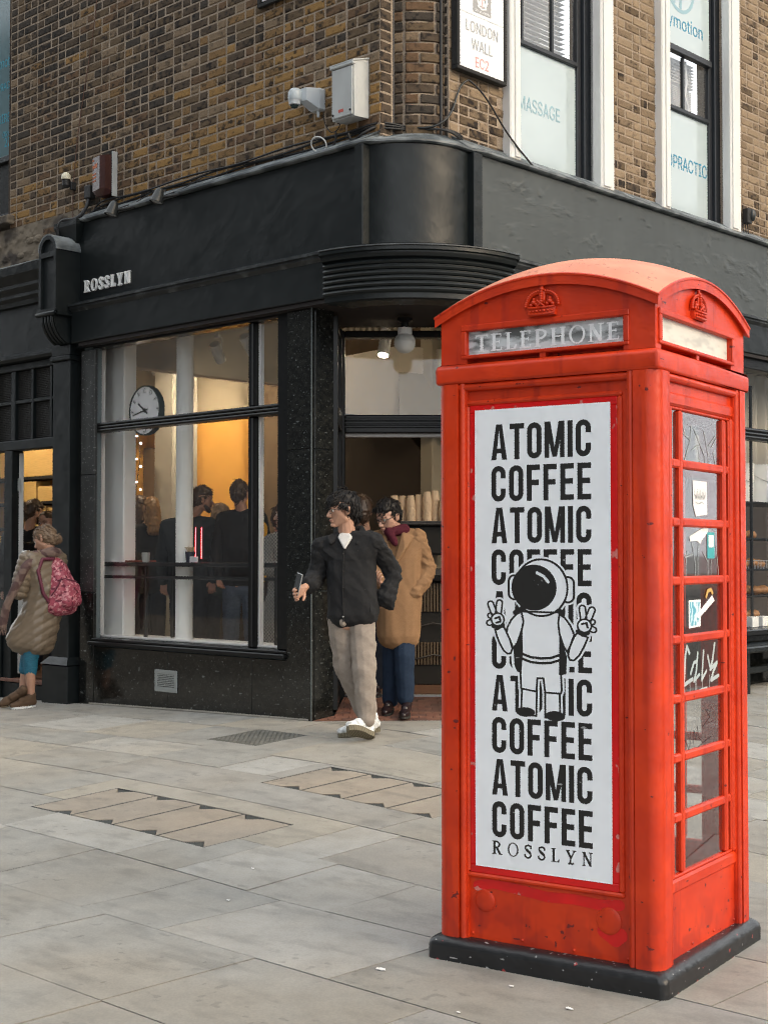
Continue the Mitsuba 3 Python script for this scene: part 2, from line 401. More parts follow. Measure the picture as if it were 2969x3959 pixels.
slab(Polygon([(-7.655, 7.312), (-6.695, 8.295), (-6.695, 7.312)]), 'm_slab_grey')
# stone-filled access covers and an iron plate
COVER_LBL = ['access cover filled with four buff stone strips, left one in front of the shop window', 'access cover filled with four buff stone strips, nearer the shop door behind the kiosk']
for ci, (x0, x1, y0, y1) in enumerate(COVERS[:2]):
    t = thing('access_cover', COVER_LBL[ci], 'access cover', 'stone filled access covers in the pavement')
    w = (x1 - x0) / 4
    fr = [bx(x0, x1, y0, y0 + .008, -.03, 0), bx(x0, x1, y1 - .008, y1, -.03, 0)]
    for k in range(5):
        xx = x0 + k * w
        fr.append(bx(max(xx - .005, x0), min(xx + .005, x1), y0 + .0081, y1 - .0081, -.03, -.0005))
    put(t, 'frame', drape(cat(*fr)), 'm_kerbmetal')
    for k in range(4):
        a, b = x0 + k * w + .008, x0 + (k + 1) * w - .008
        s = sbox(a, y0 + .012, b, y1 - .012)
        tri = [Polygon([(b - .16, y0 + .01), (b - .012, y0 + .01), (b - .085, y0 + .075)]), Polygon([(a + .012, y1 - .01), (a + .16, y1 - .01), (a + .085, y1 - .075)])]
        put(t, 'stone_inset', drape(extr(s.difference(unary_union(tri).buffer(.004)), .03, z0=-.031)), 'm_inset')
        for q in tri:
            put(t, 'lifting_corner', drape(extr(q, .02, z0=-.024)), 'm_kerbmetal')
x0, x1, y0, y1 = COVERS[2]
t = thing('iron_cover', 'dark grey iron plate with a raised tread set in the flags', 'access cover')
put(t, 'plate', drape(bx(x0, x1, y0, y1, -.03, -.001)), 'm_iron')
tread = []
for i in range(22):
    for j in range(20):
        cx_, cy_ = x0 + .025 + i * (x1 - x0 - .05) / 21, y0 + .02 + j * (y1 - y0 - .04) / 19
        s = .008 if (i + j) % 2 else -.008
        tread.append((np.array([[cx_ - .008, cy_ - s, -.001], [cx_ + .008, cy_ + s, -.001], [cx_ + .003, cy_ + s + .004, .003], [cx_ - .008, cy_ - s + .004, .003]]), np.array([[0, 1, 2, 3]])))
put(t, 'tread', drape(cat(*tread)), 'm_iron', kind='stuff')
# litter
for x, y, s, w_ in [(-3.45, 3.62, .03, 'largest scrap, beside the left end of the kiosk plinth'), (-2.72, 3.72, .02, 'close to the near corner of the kiosk plinth'), (-3.0, 3.78, .014, 'against the middle of the kiosk plinth'), (-2.95, 3.45, .012, 'a step in front of the kiosk plinth'), (-8.6, 6.9, .02, 'below the stall riser of the shop window'), (-4.6, 3.9, .014, 'left of the kiosk on a grey flag'), (-4.9, 4.3, .012, 'between the kiosk and the left access cover')]:
    q = Polygon([(x + s * rng.uniform(.6, 1) * math.cos(a), y + s * .5 * rng.uniform(.6, 1) * math.sin(a)) for a in np.linspace(0, 6.2, 7)[:-1]])
    solo('paper_scrap', drape(extr(q, .002, z0=.003)), 'm_white', 'torn white paper ' + (w_ if 'scrap' in w_ else 'scrap ' + w_), 'litter', group='paper scraps on the paving')
# ---------------------------------------------------------------- the telephone kiosk
KA = math.radians(9.463)
KC = np.array([-3.0693, 4.3823, 0.0])
KM = mat((math.cos(KA), math.sin(KA), 0), (-math.sin(KA), math.cos(KA), 0), (0, 0, 1), KC)
kiosk = thing('telephone_box', 'tall red telephone box with domed roof, crown reliefs and a white poster on its side', 'telephone box')
def K(name, m, b, parent=None, **kw): return put(parent or kiosk, name, xf(m, KM), b, **kw)
H0 = .429
# black plinth
pl = MF.hull_points(np.vstack([np.c_[np.array(sbox(-h + .03, -h + .03, h - .03, h - .03).buffer(.03, 5).exterior.coords)[:-1], np.full(24, z)] for h, z in ((.460, -.06), (.461, .045), (.458, .058), (.450, .069), (.438, .077), (.425, .080))]))
K('plinth', pl, 'm_plinth', smooth=50)
# four corner piers with rounded outer corner and flutes
def pier(sx, sy):
    p = sbox(-.052, -.052, .044, .044).buffer(.0) .intersection(sbox(-1, -1, .044, .044))
    p = unary_union([sbox(-.05, -.05, -.004, .040), sbox(-.05, -.05, .040, -.004), Point(-.004, -.004).buffer(.044, 12)])
    p = unary_union([p, Point(-.064, .026).buffer(.0115, 8), Point(.026, -.064).buffer(.0115, 8), sbox(-.080, -.05, -.045, .024), sbox(-.05, -.080, .024, -.045)])
    m = extr(affinity.scale(p, sx, sy, origin=(0, 0)), 2.065 - .072)
    return m[0] + [sx * (H0 - .038), sy * (H0 - .038), .072], m[1]
for sx in (-1, 1):
    for sy in (-1, 1):
        K('corner_pier', pier(sx, sy), 'm_red', smooth=40)

def side(k):
    """Frame of a side: local x to the right seen from outside, y up, z outward; k = 0 poster side, then anticlockwise."""
    a = [0, math.pi / 2, math.pi, -math.pi / 2][k]
    ex = np.array([math.cos(a), math.sin(a), 0]); nz = np.array([math.sin(a), -math.cos(a), 0])
    return mat(ex, (0, 0, 1), nz, nz * H0)
def fr(k, m): return xf(m, side(k))
def ring(x0, x1, y0, y1, w, z0, z1, c=.004):
    return [cbx(x0, x1, y0, y0 + w, z0, z1, c), cbx(x0, x1, y1 - w, y1, z0, z1, c), cbx(x0, x0 + w, y0 + w, y1 - w, z0, z1, c), cbx(x1 - w, x1, y0 + w, y1 - w, z0, z1, c)]
# poster side: closed panel, frame and poster
A0 = .429
K('side_panel', fr(0, bx(-.36, .36, .074, 2.05, -.055, -.030)), 'm_red', label='red panel below and around the poster, paint peeling')
px0, px1 = A0 - .740, A0 - .150
K('poster_frame', fr(0, cat(*ring(px0 - .012, px1 + .012, .296, 2.004, .018, -.034, -.016, .006))), 'm_red')
K('poster_frame', fr(0, cat(*ring(px0 + .006, px1 - .006, .314, 1.986, .029, -.034, -.020, .003))), 'm_red_fresh', label='brighter red inner frame round the poster')
poster = K('poster', fr(0, bx(A0 - .711, A0 - .180, .340, 1.967, -.034, -.0185)), 'm_poster', label='white poster with big black words and a cartoon astronaut')
for (a, z, r) in ((.678, .217, .040), (.198, .213, .046)):
    K('boss', fr(0, (lambda m: (m[0] + [A0 - a, z, -.030], m[1]))(lathe([(0, .008), (r * .8, .008), (r, .003), (r, -.004)], (0, 0, 0), 24))), 'm_red', smooth=40)
blob = LineString([(-.012, -.028), (.03, -.052), (.05, -.035)]).buffer(.024)
K('paint_patch', fr(0, (lambda m: (m[0] + [A0 - .205, .205, -.030], m[1]))(extr(blob, .0012))), 'm_red_fresh')
drip = LineString([(-.28, .266), (-.22, .282), (-.1, .272), (.0, .262), (.1, .268), (.2, .262), (.27, .27)]).buffer(.018)
K('paint_patch', fr(0, extr(drip, .0012, z0=-.030)), 'm_red_fresh')

# lettering of the poster: condensed bold capitals, unit height
def LT(ch, w=.45, s=.150):
    if ch == 'I': return sbox(0, 0, s, 1), s
    if ch == 'T': return unary_union([sbox(0, 1 - s, w, 1), sbox(w / 2 - s / 2, 0, w / 2 + s / 2, 1)]), w
    if ch == 'F': return unary_union([sbox(0, 0, s, 1), sbox(0, 1 - s, w * .9, 1), sbox(0, .43, w * .82, .43 + s)]), w * .9
    if ch == 'E': return unary_union([sbox(0, 0, s, 1), sbox(0, 1 - s, w * .9, 1), sbox(0, .44, w * .84, .44 + s), sbox(0, 0, w * .9, s)]), w * .9
    o = sbox(w / 2, w / 2, w / 2, 1 - w / 2) if False else LineString([(w / 2, w / 2), (w / 2, 1 - w / 2)]).buffer(w / 2, 12)
    o = o.difference(LineString([(w / 2, w / 2), (w / 2, 1 - w / 2)]).buffer(w / 2 - s, 12))
    if ch == 'O': return o, w
    if ch == 'C': return o.difference(sbox(w / 2, .36, w + 1, .65)), w
    if ch == 'A':
        ww = w * 1.1
        p = Polygon([(0, 0), (s * 1.02, 0), (ww / 2 - .005, .86), (ww - s * 1.02, 0), (ww, 0), (ww / 2 + s * .62, 1), (ww / 2 - s * .62, 1)])
        return unary_union([p, sbox(ww * .24, .19, ww * .76, .19 + s * .85).intersection(Polygon([(0, 0), (ww, 0), (ww / 2 + .07, 1), (ww / 2 - .07, 1)]))]), ww
    if ch == 'M':
        ww = w * 1.35
        return unary_union([sbox(0, 0, s * .92, 1), sbox(ww - s * .92, 0, ww, 1), Polygon([(0, 1), (s * 1.15, 1), (ww / 2, .28), (ww - s * 1.15, 1), (ww, 1), (ww / 2 + s * .42, 0.02), (ww / 2 - s * .42, 0.02)])]), ww
def word(t, x0, x1, y0, y1):
    gl = [LT(c) for c in t]
    h = y1 - y0
    k = h / 1.0
    tot = sum(w for _, w in gl) * k
    gap = ((x1 - x0) - tot) / (len(gl) - 1)
    out, x = [], x0
    for g, w in gl:
        out.append(affinity.translate(affinity.scale(g, k, k, origin=(0, 0)), x, y0)); x += w * k + gap
    return unary_union(out)
pw0, pw1 = A0 - .642, A0 - .252
tops = [1.905, 1.750, 1.596, 1.441, 1.287, 1.132, .978, .823, .669, .514]
words = []
zt, pitch, hh = 1.912, .1484, .1265
for i in range(10):
    y1 = zt - i * pitch
    words.append(word('ATOMIC' if i % 2 == 0 else 'COFFEE', pw0, pw1, y1 - hh, y1))
words = unary_union(words)
# the astronaut: traced in the poster's own units (u to the right, v up, one unit = 1 mm here)
sc = 1.0
def ap(x, y): return (x - 925, 1190 - y)
def place_fig(g): return affinity.translate(affinity.scale(g, .00043, .000377, origin=(0, 0)), A0 - .4455, 1.150)
def poly(*q): return Polygon([ap(*a) for a in q])
def line(w, *q): return LineString([ap(*a) for a in q]).buffer(w * sc, 6)
def ell(cx_, cy_, rx, ry): c = ap(cx_, cy_); return affinity.scale(Point(*c).buffer(1, 24), rx * sc, ry * sc)
T_ = lambda g, w: g.buffer(w * sc)
helmet = ell(925, 705, 238, 262)
earL, earR = line(52, (680, 645), (680, 765)), line(56, (1165, 660), (1165, 780))
torso = poly((745, 930), (1100, 930), (1095, 1340), (1110, 1640), (1100, 1670), (960, 1670), (945, 1540), (890, 1540), (880, 1665), (740, 1645), (735, 1480), (748, 1320))
legs = unary_union([poly((748, 1640), (885, 1650), (880, 1890), (740, 1885)), poly((960, 1650), (1090, 1650), (1095, 1900), (960, 1900))])
upL = poly((745, 935), (700, 955), (650, 1010), (615, 1080), (606, 1130), (640, 1200), (668, 1275), (705, 1225), (745, 1110), (765, 1020)).buffer(8).buffer(-8)
foL = poly((498, 1100), (515, 1165), (545, 1240), (580, 1300), (615, 1328), (645, 1322), (660, 1280), (640, 1200), (605, 1125), (580, 1075)).buffer(10).buffer(-10)
upR = poly((1090, 945), (1140, 980), (1190, 1050), (1222, 1130), (1185, 1235), (1160, 1290), (1128, 1240), (1092, 1130), (1080, 1030)).buffer(8).buffer(-8)
foR = poly((1342, 1150), (1310, 1230), (1265, 1315), (1220, 1362), (1183, 1360), (1166, 1320), (1182, 1240), (1220, 1150), (1248, 1112)).buffer(10).buffer(-10)
armL, armR = upL.union(foL), upR.union(foR)
def hand(cx_, cy_, f):
    return [ell(cx_, cy_, 60, 60), line(27, (cx_ - f * 28, cy_ - 45), (cx_ - f * 66, cy_ - 145)), line(27, (cx_ + f * 6, cy_ - 50), (cx_ + f * 18, cy_ - 158)),
            line(22, (cx_ - f * 40, cy_ - 18), (cx_ - f * 72, cy_ - 36)), line(24, (cx_ - f * 40, cy_ + 18), (cx_ - f * 80, cy_ + 34))]
HL, HR = hand(523, 1010, 1), hand(1312, 1045, -1)
hl, hr = unary_union(HL), unary_union(HR)
pack = unary_union([poly((745, 1110), (745, 1500), (705, 1490), (680, 1430), (672, 1290)), poly((1090, 1120), (1155, 1330), (1150, 1490), (1110, 1500), (1085, 1500))])
fig = unary_union([helmet, earL, earR, torso, legs, armL, armR, hl, hr, pack])
words = words.difference(place_fig(fig.buffer(26)))
lw = 9
def outline(g, w=lw): return g.buffer(w * sc * .9).difference(g.buffer(-w * sc * .9))
ink = unary_union([outline(helmet.union(earL).union(earR), 10), outline(helmet, 9), outline(torso).difference(upL.union(upR)), outline(legs).difference(torso), ell(860, 705, 205, 212),
    outline(upL).union(outline(upR)).difference(foL.union(foR)), outline(foL), outline(foR), unary_union([outline(q_, 8) for q_ in HL[1:]]).difference(HL[0]), unary_union([outline(q_, 8) for q_ in HR[1:]]).difference(HR[0]), outline(HL[0], 8), outline(HR[0], 8), pack,
    ell(780, 1860, 86, 44).union(ell(1050, 1880, 88, 46)), line(11, (745, 1320), (830, 1350), (920, 1358), (1010, 1350), (1095, 1318)), line(11, (745, 1365), (830, 1395), (920, 1402), (1010, 1395), (1095, 1365)),
    line(16, (480, 1075), (520, 1095), (575, 1060)), line(16, (1250, 1095), (1300, 1130), (1345, 1110)), line(24, (690, 940), (760, 900)), line(22, (1090, 915), (1120, 945)),
    line(9, (500, 1000), (540, 985), (550, 1030), (510, 1040)), line(9, (1290, 1030), (1330, 1020), (1340, 1060)), outline(upL, 8).intersection(poly((730, 900), (790, 900), (790, 1140), (730, 1140))), outline(upR, 8).intersection(poly((1060, 900), (1110, 900), (1110, 1150), (1060, 1150)))])
shine = line(14, (890, 568), (950, 600), (990, 650))
cres = ell(925, 705, 205, 235).difference(ell(860, 705, 205, 212).buffer(.3))
ink = place_fig(ink.difference(shine))
# ROSSLYN in a serif hand
def serif(ch):
    L, B = LineString, lambda q, w: LineString(q).buffer(w, cap_style=2, join_style=1)
    S = lambda x0, x1, y: sbox(x0, y - .03, x1, y + .03)
    if ch == 'R': return unary_union([B([(.18, 0), (.18, 1)], .085), B([(.2, .96), (.42, .95), (.60, .83), (.60, .68), (.45, .53), (.2, .5)], .055), B([(.60, .85), (.62, .75), (.6, .66)], .08), B([(.36, .5), (.68, .03)], .085), S(0, .38, .97), S(0, .36, .03), S(.55, .85, .03)]), .85
    if ch == 'O': return affinity.scale(Point(.45, .5).buffer(1, 20), .45, .52, origin=(.45, .5)).difference(affinity.scale(Point(.45, .5).buffer(1, 20), .33, .46, origin=(.45, .5))), .9
    if ch == 'S': return B([(.58, .72), (.56, .90), (.36, .97), (.14, .88), (.12, .70), (.30, .55), (.52, .42), (.58, .24), (.48, .07), (.28, .02), (.10, .12), (.06, .30)], .06).union(B([(.18, .66), (.32, .54), (.52, .40)], .10)), .66
    if ch == 'L': return unary_union([B([(.18, 0), (.18, 1)], .085), S(0, .36, .97), S(0, .62, .03), Polygon([(.50, .0), (.64, .0), (.66, .26), (.60, .26)])]), .68
    if ch == 'Y': return unary_union([B([(.14, .97), (.42, .45)], .085), B([(.72, .97), (.42, .40), (.34, .10)], .05), B([(.42, .5), (.40, .05)], .05), B([(.22, .0), (.40, .06), (.52, .0), (.66, .08)], .06), S(0, .34, .97), S(.56, .86, .97)]), .86
    if ch == 'N': return unary_union([B([(.14, 0), (.14, 1)], .045), B([(.68, 0), (.68, 1)], .045), B([(.12, .98), (.68, .04)], .085), S(0, .28, .97), S(0, .28, .03), S(.54, .84, .97)]), .84
    if ch == 'T': return unary_union([B([(.38, 0), (.38, 1)], .085), sbox(0, .92, .76, 1), sbox(.18, 0, .58, .06), sbox(0, .82, .05, 1), sbox(.71, .82, .76, 1)]), .76
    if ch == 'E': return unary_union([B([(.18, 0), (.18, 1)], .085), sbox(0, .92, .62, 1), sbox(0, 0, .66, .08), sbox(.2, .48, .52, .55), sbox(.57, .8, .62, 1), sbox(.61, 0, .66, .2), sbox(.48, .42, .52, .62)]), .68
    if ch == 'P': return unary_union([B([(.18, 0), (.18, 1)], .085), B([(.2, .96), (.45, .95), (.64, .83), (.64, .64), (.45, .49), (.2, .47)], .06), S(0, .36, .97), S(0, .38, .03)]), .74
    if ch == 'H': return unary_union([B([(.18, 0), (.18, 1)], .085), B([(.72, 0), (.72, 1)], .085), sbox(.18, .47, .72, .54), S(.02, .34, .97), S(.02, .34, .03), S(.56, .88, .97), S(.56, .88, .03)]), .9
def serif_word(t, x0, x1, y0, h, ksx=1.0):
    gl = [serif(c) for c in t]
    tot = sum(w for _, w in gl) * h * ksx
    gap = ((x1 - x0) - tot) / (len(gl) - 1)
    out, x = [], x0
    for g, w in gl:
        out.append(affinity.translate(affinity.scale(g, h * ksx, h, origin=(0, 0)), x, y0)); x += w * h * ksx + gap
    return unary_union(out)
ros = serif_word('ROSSLYN', pw0, pw1, .389, .047)
put(poster, 'lettering', xf(fr(0, extr(words, .0012, z0=-.0185)), KM), 'm_ink', label='black condensed capitals repeating two words down the poster')
put(poster, 'lettering', xf(fr(0, extr(ros, .0012, z0=-.0185)), KM), 'm_ink', label='black serif shop name at the foot of the poster')
put(poster, 'drawing', xf(fr(0, extr(ink, .0013, z0=-.0185)), KM), 'm_ink', label='black outline drawing of an astronaut making two peace signs')

# glazed sides
def glazed(k, stickers=False):
    s = kiosk
    o = lambda b: -.429 + b            # b from the near corner
    fm = part(kiosk, 'glazed_panel')
    G = lambda n, m, b, **kw: put(fm, n, xf(fr(k, m), KM), b, **kw)
    G('lower_panel', bx(-.345, .345, .074, .31, -.055, -.024), 'm_red')
    G('stile', bx(-.345, o(.130), .3101, 2.05, -.055, -.024), 'm_red'); G('stile', bx(o(.762), .345, .3101, 2.05, -.055, -.024), 'm_red')
    G('top_rail', bx(o(.1301), o(.7619), 1.995, 2.0499, -.055, -.024), 'm_red')
    G('frame', cat(*ring(o(.120), o(.772), .300, 2.005, .046, -.052, -.016, .008)), 'm_red')
    G('frame', cat(*ring(o(.1661), o(.7259), .3461, 1.9589, .010, -.050, -.024, .003)), 'm_red')
    zs = [.345 + i * .2025 for i in range(9)]
    bars = []
    for b0, b1 in ((.243, .271), (.655, .684)):
        G('glazing_bar', cbx(o(b0), o(b1), .358, 1.947, -.048, -.021, .006), 'm_red')
    for z in zs[1:-1]:
        G('glazing_bar', cbx(o(.178), o(.2429), z - .015, z + .015, -.048, -.021, .006), 'm_red')
        G('glazing_bar', cbx(o(.2711), o(.6549), z - .015, z + .015, -.048, -.021, .006), 'm_red')
        G('glazing_bar', cbx(o(.6841), o(.714), z - .015, z + .015, -.048, -.021, .006), 'm_red')
    for z0, z1 in zip(zs, zs[1:]):
        for b0, b1 in ((.172, .243), (.271, .655), (.684, .722)):
            q = np.array([[o(b0), z0, -.036], [o(b1), z0, -.036], [o(b1), z1, -.036], [o(b0), z1, -.036]])
            G('pane', (q, np.array([[0, 1, 2, 3]])), 'm_pane_dusty')
    return fm
for k in (1, 2, 3): glazed(k)
fs = lambda m: xf(fr(1, m), KM)
o = lambda b: -.429 + b
z_ = lambda i, t: .345 + (8 - i) * .2025 - t * .2025      # row i from the top, t down the pane
M('m_sticker', P(lambda p, n, uv: mi.Color3f(.72, .73, .74) * (.9 + .15 * noise(p.x * 30, p.y * 30, p.z * 30))), .6)
M('m_sticker_blue', P(lambda p, n, uv: mix((.10, .34, .46), (.55, .70, .76), smoothstep(.4, .6, noise(p.x * 120, p.y * 120, p.z * 40)))), .6)
M('m_sticker_teal', (.05, .33, .36), .6)
M('m_pen', (.05, .05, .055), .7)
M('m_graffiti', (.36, .43, .44), .6)
M('m_graffiti_thin', P(lambda p, n, uv: mi.Color3f(.30, .34, .35) * (.7 + .6 * noise(p.x * 70, p.y * 70, p.z * 70))), .7)
M('m_amber', (.50, .33, .10), .6)
def stick(name, poly_, b, lbl, dz=-.0345, th=.0008): put(kiosk, name, fs(extr(poly_, th, z0=dz)), b, label=lbl)
q = lambda *a: Polygon([(o(x), z) for x, z in a])
stick('sticker', q((.385, z_(1, .25)), (.520, z_(1, .25)), (.522, z_(1, .84)), (.415, z_(1, .88)), (.390, z_(1, .70))), 'm_sticker', 'white paper sticker with a pen scrawl on the second pane from the top')
scr = unary_union([LineString([(o(.40 + i * .0135), z_(1, .40 + .1 * (i % 2))), (o(.405 + i * .0135), z_(1, .58)), (o(.412 + i * .0135), z_(1, .44 + .07 * ((i + 1) % 2)))]).buffer(.0011) for i in range(8)] + [LineString([(o(.41), z_(1, .63)), (o(.44), z_(1, .66)), (o(.47), z_(1, .62)), (o(.49), z_(1, .66))]).buffer(.001)])
put(kiosk, 'scrawl', fs(extr(scr, .0006, z0=-.0337)), 'm_pen', label='grey pen scrawl on the white paper sticker')
stick('sticker', q((.352, z_(2, .24)), (.50, z_(2, .05)), (.525, z_(2, .02)), (.528, z_(2, .15)), (.47, z_(2, .30)), (.455, z_(2, .36)), (.42, z_(2, .31)), (.36, z_(2, .32))), 'm_sticker', 'torn white sticker remnant across the third pane')
stick('sticker', sbox(o(.525), z_(2, .60), o(.588), z_(2, .17)).buffer(.004), 'm_sticker_teal', 'small teal label beside the torn sticker')
stick('sticker', sbox(o(.532), z_(2, .42), o(.581), z_(2, .20)), 'm_sticker', 'blank white square on the teal label', -.0336)
stick('sticker', q((.345, z_(3, .36)), (.450, z_(3, .36)), (.450, z_(3, .80)), (.345, z_(3, .82))).buffer(.003), 'm_sticker', 'white edged blue picture sticker on the fourth pane')
stick('sticker', q((.350, z_(3, .38)), (.446, z_(3, .38)), (.446, z_(3, .78)), (.350, z_(3, .80))), 'm_sticker_blue', 'blue print of the picture sticker', -.0336)
stick('sticker', q((.405, z_(3, .62)), (.56, z_(3, .28)), (.585, z_(3, .38)), (.43, z_(3, .68))), 'm_sticker', 'strip of white tape over the blue sticker', -.0328)
stick('sticker', LineString([(o(.505), z_(3, .30)), (o(.52), z_(3, .20)), (o(.55), z_(3, .18)), (o(.565), z_(3, .24))]).buffer(.007), 'm_amber', 'curled yellowed bit of old sticker above the tape', -.033)
gr = []
def gl_(w, row, *a): gr.append(LineString([(o(.275 + x * .37), z_(row, y)) for x, y in a]).buffer(w))
gl_(.007, 4, (.05, .80), (.09, .30), (.13, .14), (.19, .26)); gl_(.007, 4, (.05, .80), (.20, .74), (.26, .72))
gl_(.006, 4, (.22, .62), (.30, .44), (.37, .42)); gl_(.006, 4, (.40, .28), (.36, .60), (.30, .76), (.44, .66)); gl_(.006, 4, (.55, .26), (.52, .55), (.50, .76), (.62, .62))
gl_(.006, 4, (.66, .36), (.72, .58)); gl_(.007, 4, (.84, .16), (.78, .46), (.72, .60), (.90, .50), (.80, .66), (.74, .80), (.94, .74))
gl_(.007, 4, (.44, .95), (.62, .93)); 
for x in (.06, .20, .33, .37, .52, .70): gl_(.0014, 4, (x, .70), (x, .97))
put(kiosk, 'graffiti', fs(extr(unary_union(gr), .0006, z0=-.0345)), 'm_graffiti', label='pale dripping painted scrawl on the fifth pane')
gr = []
for a in (((.03, .20), (.12, .45)), ((.02, .42), (.25, .55), (.10, .95)), ((.28, .30), (.25, .55)), ((.35, .35), (.50, .60), (.62, .80), (.62, .98)), ((.60, .35), (.72, .80), (.72, .98)), ((.90, .40), (.72, .60)), ((.92, .45), (.80, .62)), ((.84, .70), (.92, .96)), ((.03, .5), (.03, .98)), ((.30, .72), (.45, .62), (.50, .98))):
    gl_(.0020, 0, *a)
put(kiosk, 'scratching', fs(extr(unary_union(gr), .0004, z0=-.0345)), 'm_graffiti_thin', label='scratched pale marks on the top pane'); gr = []
for a in (((.15, .50), (.12, .75), (.12, .98)), ((.10, .60), (.30, .55)), ((.28, .35), (.35, .68), (.35, .97)), ((.45, .3), (.42, .65), (.42, .97)), ((.55, .5), (.68, .68), (.80, .5)), ((.68, .68), (.68, .98)), ((.86, .4), (.76, .72), (.76, .97)), ((.9, .4), (.97, .95))):
    gl_(.0020, 2, *a)
put(kiosk, 'scratching', fs(extr(unary_union(gr), .0004, z0=-.0345)), 'm_graffiti_thin', label='scratched pale marks on the third pane')
gr = []
gl_(.0014, 5, (.05, .35), (.02, .6), (.18, .95), (.22, .62)); gl_(.0014, 5, (.28, .85), (.30, .62), (.36, .80), (.38, .55), (.42, .75), (.50, .85)); gl_(.0014, 5, (.46, .40), (.52, .60), (.72, .45), (.60, .30), (.75, .36)); gl_(.0014, 5, (.15, .98), (.4, .92), (.75, .80))
put(kiosk, 'scrawl', fs(extr(unary_union(gr), .0004, z0=-.0345)), 'm_pen', label='dark pen scrawl on the sixth pane')
# inside: telephone back board, floor and ceiling
K('floor', bx(-.36, .36, -.36, .36, .0, .07), 'm_iron')
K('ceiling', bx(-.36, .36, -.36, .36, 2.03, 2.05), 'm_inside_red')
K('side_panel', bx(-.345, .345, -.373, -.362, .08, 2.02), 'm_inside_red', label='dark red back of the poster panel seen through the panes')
K('telephone_board', cbx(-.30, .10, -.36, -.335, .55, 1.95, .01), 'm_board', label='metal back board seen through the dusty panes')

# transom moulding, frieze with slots, sign boxes
trans = MF.hull_points(np.array([[sx * h, sy * h, z] for h, z in ((.428, 2.066), (.432, 2.074), (.433, 2.118), (.428, 2.132), (.418, 2.138)) for sx in (-1, 1) for sy in (-1, 1)] +
    [[sx * (.433 - .012), sy * .434, z] for z in (2.075, 2.116) for sx in (-1, 1) for sy in (-1, 1)] + [[sx * .434, sy * (.433 - .012), z] for z in (2.075, 2.116) for sx in (-1, 1) for sy in (-1, 1)]))
K('transom', trans, 'm_red', smooth=40)
for k in range(4):
    K('moulding', fr(k, (lambda m: (m[0] @ np.array([[1, 0, 0], [0, 1, 0], [0, 0, 1.0]]), m[1]))(tube([(-.349, 2.052, -.017), (.349, 2.052, -.017)], .014, 10))), 'm_red', smooth=40)
hb, hr_ = .418, .436
def roof_z(x, y, h=hr_): return 2.316 + .112 * (2 - (x / h) ** 2 - (y / h) ** 2)
def field(h, top, bottom, n=24):
    g = np.linspace(-h, h, n + 1)
    X, Y = np.meshgrid(g, g, indexing='ij')
    t = np.stack([X, Y, top(X, Y)], -1).reshape(-1, 3); b = np.stack([X, Y, bottom(X, Y)], -1).reshape(-1, 3)
    N1 = (n + 1) ** 2
    id_ = lambda i, j: i * (n + 1) + j
    f = []
    for i in range(n):
        for j in range(n):
            a, b_, c, d = id_(i, j), id_(i + 1, j), id_(i + 1, j + 1), id_(i, j + 1)
            f += [(a, b_, c), (a, c, d), (N1 + a, N1 + c, N1 + b_), (N1 + a, N1 + d, N1 + c)]
    for i in range(n):
        for (p_, q_) in ((id_(i, 0), id_(i + 1, 0)), (id_(i + 1, n), id_(i, n)), (id_(0, i + 1), id_(0, i)), (id_(n, i), id_(n, i + 1))):
            f += [(q_, p_, N1 + p_), (q_, N1 + p_, N1 + q_)]
    return np.vstack([t, b]), np.array(f)
def to_mf(m):
    v, f = VF(m)
    return MF(manifold3d.Mesh(np.asarray(v, np.float32), np.asarray(f, np.uint32)))
upper = to_mf(field(hb, lambda x, y: roof_z(x, y) - .040, lambda x, y: 0 * x + 2.1381))
for k in range(4):
    x0, x1 = (A0 - .739, A0 - .126) if k in (0, 2) else (-A0 + .060, -A0 + .715)
    if k in (1, 3): x0, x1 = -.429 + .058, -.429 + .712
    Mk = side(k)
    cut = xf(bx(x0, x1, 2.168, 2.254, -.05, .05), Mk); upper = upper - to_mf(cut)
    for s0, s1 in ((x0, (x0 + x1) / 2 - .012), ((x0 + x1) / 2 + .012, x1)):
        cut = xf(bx(s0, s1, 2.1381 - .01, 2.1545, -.06, .05), Mk); upper = upper - to_mf(cut)
K('frieze', upper, 'm_red', smooth=30)
roof = field(hr_, lambda x, y: roof_z(x, y), lambda x, y: roof_z(x, y) - .0405 + 0 * x)
vf_, ff_ = roof
fn_ = np.cross(vf_[ff_[:, 1]] - vf_[ff_[:, 0]], vf_[ff_[:, 2]] - vf_[ff_[:, 0]]); fn_ /= np.linalg.norm(fn_, axis=1, keepdims=True)
K('roof', (vf_, ff_[fn_[:, 2] > .5]), 'm_red_skylit', smooth=True, label='domed roof, its top painted paler orange red for the sky light on it')
K('roof_edge', (vf_, ff_[fn_[:, 2] <= .5]), 'm_red', smooth=20)
K('roof_edge', cat(*[fr(k_, tube([(x, roof_z(x, hr_) - .006, hr_ - H0 - .001) for x in np.linspace(-hr_, hr_, 25)], .0055, 6)) for k_ in range(4)]), 'm_red', smooth=40)
